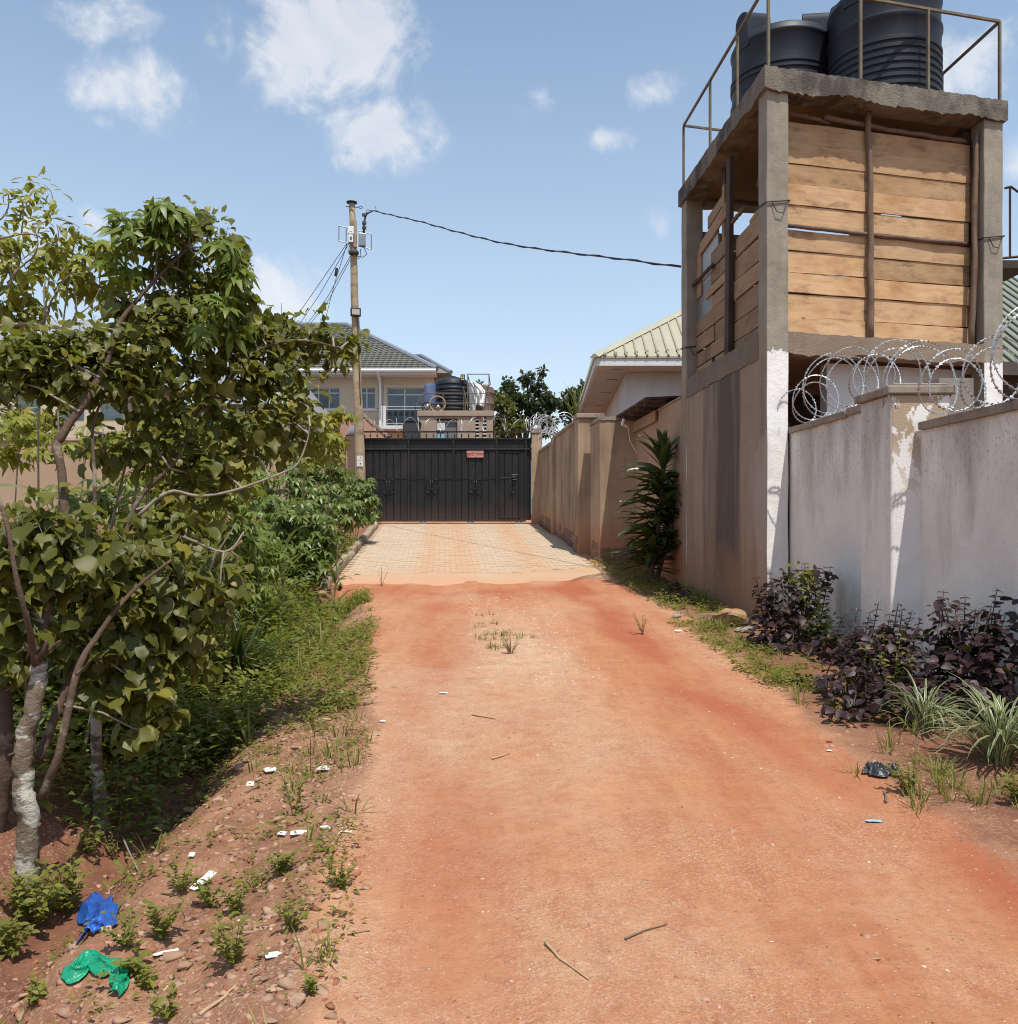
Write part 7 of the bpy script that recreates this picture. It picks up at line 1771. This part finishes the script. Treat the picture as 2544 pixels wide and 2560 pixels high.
for (x, y, h, ns, nl, ls, lab) in wd:
    weed(G(x, y), h, ns, nl, ls, lab, {'dry brown weed in the middle of the lane': M_straw}.get(lab))
def vine():
    b = Gs(9.0, 3.35); t = thing('lime_weed', 'lime green climbing weed growing up through the farther purple bush', 'weed', b); Pp, Ax, Nm, Sc = [], [], [], []
    for (c, r, n) in ((P(2030,1470,8.75), (.14,.12,.20), 60), (P(2050,1560,8.6), (.16,.12,.18), 70), (P(1990,1430,8.9), (.2,.1,.15), 40), (P(2080,1620,8.4), (.13,.1,.13), 40)):
        p, dr = ellipsoid(c, r, n, .3); Pp.append(p); Ax.append(nz_(dr+np.array([0,-.2,-.2])+rng.normal(size=(n,3))*.3)); Nm.append(nz_(dr*.4+np.array([0,-.3,.8]))); Sc.append(.062*rng.uniform(.6,1.2,n))
        limb(t, 'stem', [b, b.lerp(Vector(c), .6)+Vector((.05,-.1,0)), Vector(c)], .005, .003, M_stem, 5, 3)
    leaf_parts(t, 'leaf', L_weed, 'ovate', T_OVATE, np.concatenate(Pp), np.concatenate(Ax), np.concatenate(Nm), np.concatenate(Sc), 150)
vine()
weed(G(1800, 1490)+Vector((.0,.1,0)), .42, 9, 12, .085, 'dark green weed between the tower wall and the brown stone', L_cassg, 'weed')
weed(G(2040, 1640)+Vector((0,.15,0)), .34, 6, 12, .07, 'grey-green weed between the purple bushes', L_cass, 'weed')
weed(Gs(6.4, 3.25), .5, 5, 12, .085, 'lime weed among the striped leaves and purple bush', L_weed, 'weed')

# ------------------------------------------------------------------ stones
import bmesh
def stone_mesh(seed, sc=(1,1,.6), npts=16, bev=.0):
    """an angular broken stone: the hull of scattered points, its edges knocked off"""
    rr = np.random.default_rng(seed); d = nz_(rr.normal(size=(npts,3))); d = d*rr.uniform(.78, 1.08, (npts,1)); d = np.sign(d)*np.abs(d)**.8; d = d*np.array(sc)
    bm = bmesh.new(); vs = [bm.verts.new(tuple(q)) for q in d]; r = bmesh.ops.convex_hull(bm, input=vs)
    bmesh.ops.delete(bm, geom=list({v for v in r['geom_interior'] if isinstance(v, bmesh.types.BMVert)}), context='VERTS')
    if bev: bmesh.ops.bevel(bm, geom=list(bm.edges), offset=bev, segments=1, affect='EDGES', profile=.5)
    bmesh.ops.triangulate(bm, faces=list(bm.faces)); bm.verts.index_update()
    v = np.array([q.co[:] for q in bm.verts]); f = np.array([[w.index for w in p.verts] for p in bm.faces]); bm.free(); return v, f
def stone(px, py, w, label, sc=(1,.8,.55), seed=1, mat=None, rot=0., group='loose stones beside the lane', lift=None, cat='stone'):
    p = G(px, py); wd_ = w/F*p.y/2; v, f = stone_mesh(seed, sc, 18, .09); v = v*wd_; me = bpy.data.meshes.new('stone'); me.from_pydata(v.tolist(), [], f.tolist()); me.update(); me.polygons.foreach_set('use_smooth', [True]*len(me.polygons))
    try: me.set_sharp_from_angle(angle=R(20))
    except Exception: pass
    o = link('stone', me, mat or M_rock); o.location = p+Vector((0,0,sc[2]*wd_*(.45 if lift is None else lift))); o.rotation_euler = (random.uniform(-.12,.12), random.uniform(-.12,.12), rot); return tag(o, label, cat, group)
M_bould = rough_mat('ochre_boulder', (.42,.27,.15), (.30,.17,.085), 6, .95, .8, 35, c3=(.55,.42,.28), sscale=3, sstretch=(1,1,1), samt=.6, bdist=.02)
stone(1822, 1566, 108, 'large flat-topped ochre boulder by the tower wall', (1,.7,.52), 14, M_bould, .25, lift=.62)
stone(1860, 1580, 74, 'flat grey stone slab leaning against the ochre boulder', (1,.6,.28), 8, M_conc, .1, lift=.5)
stone(1760, 1545, 34, 'small grey stone left of the ochre boulder', (1,.8,.5), 9, M_conc, .1)
stone(1690, 1545, 30, 'pale stone in the shade on the border left of the boulder', (1,.8,.7), 12, M_conc, .7)
for (x, y, w, lab, sc, sd, mt, ro) in (
    (808,2322,42,'round dark brown stone on the lane edge',(1,.9,.75),21,M_rock,.4),(745,2512,50,'squarish tan stone nearest the bottom of the slope',(1,.9,.75),22,M_rubble,.2),(652,2325,62,'long flat pale stone in the middle of the slope',(1,.45,.22),23,M_rubble,.25),
    (480,2300,46,'angular brown stone on the gully rim',(1,.55,.45),24,M_rock,.35),(690,2478,52,'broad flat tan stone beside the creeping weed',(1,.8,.3),25,M_rubble,.1),(842,2245,34,'pale square stone under the grassy weed',(1,.8,.5),26,M_rubble,.5),
    (785,2250,44,'flat pink stone left of the pale square stone',(1,.5,.2),27,M_rubble,.1),(465,2420,44,'dark overhanging clod on the slope below the long flat stone',(1,.7,.5),28,M_rock,.6),(265,2330,42,'tan stone under the tail of the blue bag',(1,.7,.5),29,M_rubble,.2),
    (640,2430,46,'thin slanted slab on the lower slope',(1,.35,.3),30,M_rock,.9),(740,2315,30,'small dark brown stone near the round brown stone',(1,.9,.8),31,M_rock,.1),(670,2450,48,'whitish crumbled stone on the lower slope',(1,.7,.35),32,M_rubble,.8),
    (495,2510,44,'grey-brown stone lump at the bottom of the slope',(1,.6,.5),33,M_rock,.9),(835,1640,50,'flat reddish stone at the far lane edge by the weeds',(1,.5,.4),34,M_rock,.2),(700,2050,42,'tan slab half buried above the white scraps',(1,.6,.3),35,M_rubble,.4),
    (545,2005,32,'brown stone where the slope meets the shade',(1,.8,.6),36,M_rock,.3),(810,1805,48,'long pale slab on the slope by the far weeds',(1,.5,.3),37,M_rubble,.3),(920,1760,34,'dark red clod on the lane edge',(1,.7,.6),38,M_rock,.2),
    (475,2030,36,'reddish stone in the weeds above the gully',(1,.8,.6),39,M_rock,.2),(715,2150,46,'rounded reddish stone on the upper slope',(1,.7,.5),40,M_rock,.1),(360,2340,30,'small stone by the gully weed',(1,.8,.6),41,M_rubble,.1),
    (395,2075,34,'brown stone in the gully shade',(1,.9,.6),42,M_rock,.1),(578,1476,26,'round tan stone at the drain mouth by the maize',(1,.8,.8),43,M_rubble,.1),(800,1490,40,'flat tan stone block beside the kerb end',(1,.7,.5),44,M_rubble,.1)):
    stone(x, y, w, lab, sc, sd, mt, ro)
# loose gravel and rubble nobody could count
def gravel(name, label, n, s0, s1, f0, f1, size, mat, keep=None, power=1.6, hgt=.6):
    base = region_pts(n, s0, s1, f0, f1, keep, power); N = len(base); V, Fc = [], []
    cube = [stone_mesh(100+k, (1,.75,hgt), 9) for k in range(8)]
    az = rng.random(N)*6.28; ax = np.stack([np.cos(az), np.sin(az), rng.normal(size=N)*.15], -1); nm = np.tile([0,0,1.], (N,1))+rng.normal(size=(N,3))*.15
    return stuff_leaves(name, mat, None, cube, base+np.array([0,0,.002]), ax, nm, size*np.clip(np.exp(rng.normal(size=N)*.55), .3, 2.4), 'stuff', label, base.mean(0))
M_peb1 = rough_mat('pink_pebble', (.52,.33,.23), (.36,.18,.11), 40, .95, .2, 80); M_peb2 = rough_mat('red_pebble', (.36,.15,.085), (.24,.095,.055), 40, .95, .2, 80); M_peb3 = rough_mat('whitish_pebble', (.66,.55,.45), (.54,.40,.31), 40, .95, .2, 80)
gravel('gravel', 'small pink gravel on the lane', 11000, 2.3, 14.5, lambda s: rl_(s), lambda s: rr_(s)+.5, .0048, M_peb1)
gravel('gravel', 'dark red grit on the lane', 9000, 2.3, 13, lambda s: rl_(s), lambda s: rr_(s)+.5, .0046, M_peb2)
gravel('gravel', 'whitish chips on the lane and slope', 900, 2.3, 13, lambda s: rl_(s)-.9, lambda s: rr_(s)+.4, .0055, M_peb3)
gravel('rubble', 'stony rubble on the slope between lane and gully', 2600, 2.2, 12, lambda s: -1.75, lambda s: rl_(s)+.06, .0135, M_peb1, None, 1.5, .4)
gravel('rubble', 'reddish clods on the slope between lane and gully', 3600, 2.2, 12, lambda s: -2.3, lambda s: rl_(s)+.06, .012, M_peb2, None, 1.5, .6)
gravel('rubble', 'pale chips strewn along the left lane edge', 1900, 2.3, 12, lambda s: rl_(s)-.8, lambda s: rl_(s)+.03, .0155, M_rubble, clump(1.6, -.15), 1.4, .35)
gravel('rubble', 'larger broken stones on the slope', 260, 2.3, 11, lambda s: -1.5, lambda s: rl_(s)-.02, .021, M_rubble, None, 1.3, .5)
gravel('gravel', 'flat pale stones worn into the right half of the lane', 900, 2.4, 10, lambda s: .7, lambda s: rr_(s)+.1, .013, M_peb1, clump(1.3, .0), 1.5, .22)
gravel('gravel', 'pale gravel strip in the middle of the lane', 1500, 7.2, 13.5, lambda s: .3, lambda s: 1.4, .0085, M_peb3, None, 1)
gravel('rubble', 'stones along the right edge of the lane', 420, 4.2, 12, lambda s: rr_(s)-.15, lambda s: rr_(s)+.45, .012, M_peb1, None, 1.2)

# ------------------------------------------------------------------ litter, sticks
def paper(px, py, w, h, label, rot, mat=None, tilt=.25, name='paper_scrap', cat='paper scrap', group='scraps of litter on the ground'):
    p = G(px, py); k = p.y/F; a, b = w*k, h*k; m = MB(); n = 6
    for j in range(n+1):
        for i in range(n+1):
            x, y = (i/n-.5)*a, (j/n-.5)*b; z = .10*a*math.sin(i/n*4+j)*.35+tilt*y+(.05*a if (i, j) in ((0,0),(n,n)) else 0); m.v.append((x, y, z))
    for j in range(n):
        for i in range(n): q = j*(n+1)+i; m.f.append((q, q+1, q+n+2, q+n+1))
    me = bpy.data.meshes.new(name); me.from_pydata(m.v, [], m.f); me.update(); o = link(name, me, mat or M_paper); o.location = p+Vector((0,0,.008+abs(tilt)*b*.5)); o.rotation_euler = (0,0,rot)
    s = o.modifiers.new('thickness', 'SOLIDIFY'); s.thickness = .0012; return tag(o, label, cat, group)
for (x, y, w, h, lab, ro, mt, ti) in ((508,2220,30,60,'largest white paper scrap lying on the slope',-.6,None,.45),(748,2088,42,20,'white paper scrap in two pieces on the upper slope',.2,None,.2),(706,2088,22,20,'small white scrap left of the two-piece white paper',-.2,None,.1),
    (815,1926,44,24,'white paper scrap high on the lane edge',-.1,None,.15),(676,1930,30,24,'narrow white scrap in the weeds of the upper slope',.5,None,.2),(814,2073,24,16,'folded pale scrap on the lane edge',.3,None,.1),(866,2083,30,14,'cream scrap at the lane edge',0,M_cream,.05),
    (684,2396,40,18,'white scrap on the lower slope near the thin slab',.4,None,.3),(415,2388,60,14,'pale flat strip of wood or card beside the broad-leaved weed',.5,M_paper,.1),(626,1965,18,22,'small white scrap on the slope by the shade',.2,None,.2),
    (2183,2057,38,12,'small white and blue wrapper on the right side of the lane',0,M_blueposter,.05),(957,1806,14,10,'tiny white and blue scrap on the left lane edge',.2,None,.1),(1110,1735,22,12,'flat white chip in the middle of the lane',.1,None,.05),
    (2072,1880,12,9,'tiny white scrap by the purple bush shadow',.1,None,.1),(480,2143,14,16,'white pebble-like scrap on the gully rim',.1,None,.3),(1695,1580,18,14,'white scrap at the edge of the tower shadow',.3,None,.2),(858,1735,26,14,'white scrap among the far slope stones',.1,None,.1),(870,1765,18,12,'second white scrap among the far slope stones, nearer one',.5,None,.1)):
    paper(x, y, w, h, lab, ro, mt, ti)
o = paper(2072, 1856, 14, 12, 'small red bottle cap by the purple bush shadow', 0, M_signred, .0, 'bottle_cap', 'bottle cap')
def bag(name, pts, w, mat, label, seed=1):
    """crumpled thin plastic bag lying along a ground path given in pixels"""
    rr = np.random.default_rng(seed); P_ = [G(*p) for p in pts]; n, m_ = 46, 22; full = []
    for i in range(n+1):
        u = i/n*(len(P_)-1); k = min(int(u), len(P_)-2); full.append(P_[k].lerp(P_[k+1], u-k))
    b = MB(); ph = rr.uniform(0, 6, 8); c0 = P_[0]
    for i, q in enumerate(full):
        d = (full[min(i+2, n)]-full[max(i-2, 0)]); d.z = 0; d.normalize(); s = Vector((-d.y, d.x, 0)); u = i/n
        wd_ = w*(.6+.4*math.sin(math.pi*min(1, u*1.1+.1))+.14*math.sin(u*13+ph[0])+.06*math.sin(u*29+ph[1]))
        for j in range(m_+1):
            v = j/m_*2-1
            z = .030*w/.06*(1-v*v)+.007*math.sin(v*8+u*9+ph[2])+.005*math.sin(v*17-u*13+ph[3])+.004*math.sin(v*4+u*27+ph[4])+.006*float(vnoise(u*22, v*5+seed))
            p = q+s*(v*wd_+.007*math.sin(u*27+v*7+ph[5])); p.z = zt(p.x, p.y)+max(.014, .012+z*(1-.75*abs(v)**3)); b.v.append(tuple(p))
    for i in range(n):
        for j in range(m_): a = i*(m_+1)+j; b.f.append((a, a+1, a+m_+2, a+m_+1))
    o = mk(name, b, mat, None, 'all', loc=c0); s = o.modifiers.new('thickness', 'SOLIDIFY'); s.thickness = .0015; return tag(o, label, 'plastic bag', 'thrown-away plastic bags')
bag('plastic_bag', [(222,2268),(258,2290),(248,2320),(215,2352)], .062, bag_mat('blue_plastic_film', (.03,.13,.50)), 'crumpled blue plastic bag below the pale trunk', 3)
bag('plastic_bag', [(158,2448),(195,2440),(212,2410),(250,2425),(295,2435),(305,2470),(285,2505)], .040, bag_mat('green_plastic_film', (.01,.33,.17)), 'crumpled curved green plastic bag in the lower left', 5)
bag('plastic_bag', [(2165,1930),(2200,1938),(2240,1934)], .075, bag_mat('dark_plastic_film', (.035,.035,.045)), 'flattened dark grey plastic rag on the right of the lane', 8)
M_straw2 = rough_mat('dead_leaf', (.26,.17,.10), (.17,.10,.06), 9, .95, .1, 50)
def stick(pts, r, label, mat=None, bend=0):
    q = [G(*p)+Vector((0,0,r*1.1+.002)) for p in pts]; m = MB(); full = []
    for i in range(len(q)-1):
        for k in range(4): full.append(q[i].lerp(q[i+1], k/4)+Vector((random.uniform(-1,1), random.uniform(-1,1), 0))*r*.5)
    full.append(q[-1]); m.tube(full, [r*(1-.6*i/len(full)) for i in range(len(full))], 6); o = mk('stick', m, mat or M_straw, None, 'all', loc=q[0]); return tag(o, label, 'stick', 'dry sticks on the ground')
stick([(1363,2362),(1400,2405),(1470,2455)], .006, 'longest dry stalk lying on the lane in the foreground'); stick([(1560,2352),(1610,2330),(1665,2315)], .0045, 'short brown stick on the lane right of the longest stalk', M_straw2)
stick([(1180,1790),(1240,1800)], .004, 'dark twig across the left wheel track', M_pole); stick([(1232,1900),(1272,1888)], .006, 'thin pale straw on the left wheel track'); stick([(880,2340),(925,2332)], .004, 'thin red twig at the left lane edge', M_pole)
stick([(880,1722),(992,1720)], .008, 'straight dry stalk at the far left lane edge'); stick([(500,2545),(560,2500),(590,2470)], .007, 'dry stalks at the bottom of the slope'); stick([(300,2085),(345,2180)], .006, 'pale dead stem leaning on the gully bank', M_twig)
stick([(560,1780),(620,1765),(690,1770)], .006, 'pale dead stem lying along the shaded bank', M_twig); stick([(2215,2010),(2208,1985)], .008, 'short upright twig in the grassy weed on the right', M_pole)
stick([(610,1990),(650,1970)], .008, 'dry brown stick on the upper slope', M_pole); stick([(790,2470),(830,2430)], .004, 'thin straw beside the squarish tan stone')
def dead_branch():
    a = gl(9.0, -2.3); t = thing('dead_branch', 'bare pale forked branch leaning out of the weeds', 'branch', a); d = 8.6
    limb(t, 'stem', [P(530,1450,d), P(560,1400,d), P(605,1352,d-.1)], .014, .008, M_straw, 7); limb(t, 'stem', [P(510,1460,d+.1), P(540,1390,d), P(590,1310,d)], .012, .007, M_twig, 7)
    limb(t, 'stem', [P(450,1650,6.4), P(470,1560,6.4), P(500,1480,6.5)], .007, .004, M_straw, 6)
dead_branch()
# a dry, sticky mat of fallen leaves and twigs under the tree
def leaf_litter():
    p = region_pts(1500, 3.0, 8.5, lambda s: -2.9, lambda s: -1.2, clump(1.5, -.1)); n = len(p); az = rng.random(n)*6.28
    stuff_leaves('leaf_litter', M_straw2, None, T_OVATE, p+np.array([0,0,.012]), np.stack([np.cos(az), np.sin(az), rng.normal(size=n)*.15], -1), np.tile([0,0,1.], (n,1))+rng.normal(size=(n,3))*.35, .05*rng.uniform(.5,1.3,n), 'stuff', 'fallen dry leaves in and beside the gully', p.mean(0))
leaf_litter()

# ------------------------------------------------------------------ trees beyond the walls
def far_tree(loc, trunk_h, lumps, label, mat=None, n=900, ls=.30, group='trees beyond the gate'):
    b = Vector(loc); t = thing('tree', label, 'tree', b, group); Pp, Ax, Nm, Sc = [], [], [], []
    for (c, r) in lumps:
        c = Vector(c); f = b+Vector((0,0,trunk_h)); limb(t, 'branch', [f, f.lerp(c, .6)+Vector((random.uniform(-.3,.3),0,.2)), c+Vector((0,0,r[2]*.5))], .14, .03, M_bark2, 6, 4)
        k = int(1.7*n*(r[0]*r[2])/1.2); sub = max(4, k//45)
        cc, _ = ellipsoid(c, np.array(r)*.85, sub, .3)
        for q in cc:
            m_ = max(8, k//sub); p, dr = ellipsoid(q, np.array(r)*.34+.12, m_, .2); Pp.append(p); Ax.append(nz_(dr+np.array([0,0,-.3])+rng.normal(size=(m_,3))*.4)); Nm.append(nz_(dr*.6+np.array([0,-.1,.7])+rng.normal(size=(m_,3))*.4)); Sc.append(ls*rng.uniform(.5,1.2,m_))
    limb(t, 'trunk', [b, b+Vector((0,0,trunk_h*.5)), b+Vector((0,0,trunk_h))], .28, .18, M_bark2, 8)
    stuff_leaves('crown', mat or L_far, t, [blade(.26,.2,.1), blade(.34,.2,.15)], np.concatenate(Pp), np.concatenate(Ax), np.concatenate(Nm), np.concatenate(Sc), None); return t
d = 48.0
far_tree(Vector((P(1300,0,d).x, d, 2.2)), 2.6, [lump(1318,955,d,22,22,.8), lump(1262,968,d,26,24,.8), lump(1345,975,d,24,30,.8), lump(1300,1005,d,50,32,1.2), lump(1350,1020,d,36,30,1.0), lump(1255,1010,d,25,30,.8), lump(1382,1010,d,20,22,.7), lump(1350,930,d,8,16,.3), lump(1290,1060,d,60,36,1.2), lump(1235,985,d,10,18,.4), lump(1365,1060,d,40,30,1.)], 'tall dark tree behind the gate in the middle', L_far, 620, .30)
far_tree(Vector((P(1440,0,d+3).x, d+3, 2.2)), 2.4, [lump(1430,990,d+3,30,24,1), lump(1462,970,d+3,20,18,.7), lump(1405,1015,d+3,22,28,.8), lump(1440,1035,d+3,45,36,1.2), lump(1475,1000,d+3,18,28,.8)], 'dark tree between the gate and the bungalow', L_far, 620, .30)
far_tree(Vector((P(1265,0,36).x, 36, 2.0)), 1.2, [lump(1252,1005,36,22,20,.7), lump(1275,1025,36,30,26,.9), lump(1245,1045,36,24,26,.8), lump(1285,1065,36,26,24,.8), lump(1255,1080,36,30,22,.8)], 'yellowish-green leafy tree beside the tank stand', L_fary, 900, .20)
far_tree(Vector((P(1060,0,60).x, 60, 2.6)), 3.0, [lump(1010,1000,60,40,40,1.5), lump(1205,965,60,22,18,1), lump(1225,990,60,16,22,1)], 'dim tree behind the two-storey house', L_far, 420, .34)
far_tree(Vector((P(420,0,34).x, 34, 2.0)), 1.6, [lump(430,1040,34,60,40,1.2), lump(360,1060,34,50,30,1.2), lump(490,1060,34,40,28,1.0)], 'low bushy tree behind the long tan wall', L_fary, 500, .24)
far_tree(Vector((P(60,0,36).x, 36, 2.0)), 1.6, [lump(40,1030,36,70,40,1.2), lump(130,1050,36,50,30,1.2)], 'leafy tree behind the tan wall at far left', L_fary, 420, .26)
strap_clump('tall_grass_clump', P(1440, 1062, 29.5), 26, 1.5, 'spiky tall grass rising over the tan wall beside the bungalow', 'grass clump', L_grass, 'gstrap', [ribbon(6,.016,a,.8,0,i) for i, a in enumerate((.2,.5))], (.9, 1.5))
# lettering and any curve text become real meshes
for o in [q for q in bpy.data.objects if q.type == 'FONT']:
    dg = bpy.context.evaluated_depsgraph_get(); me = bpy.data.meshes.new_from_object(o.evaluated_get(dg))
    n = link('lettering', me, M_letter, o.parent); n.location = o.location.copy(); n.rotation_euler = o.rotation_euler.copy(); bpy.data.objects.remove(o)
for m in bpy.data.meshes: 
    if m.users == 0: bpy.data.meshes.remove(m)
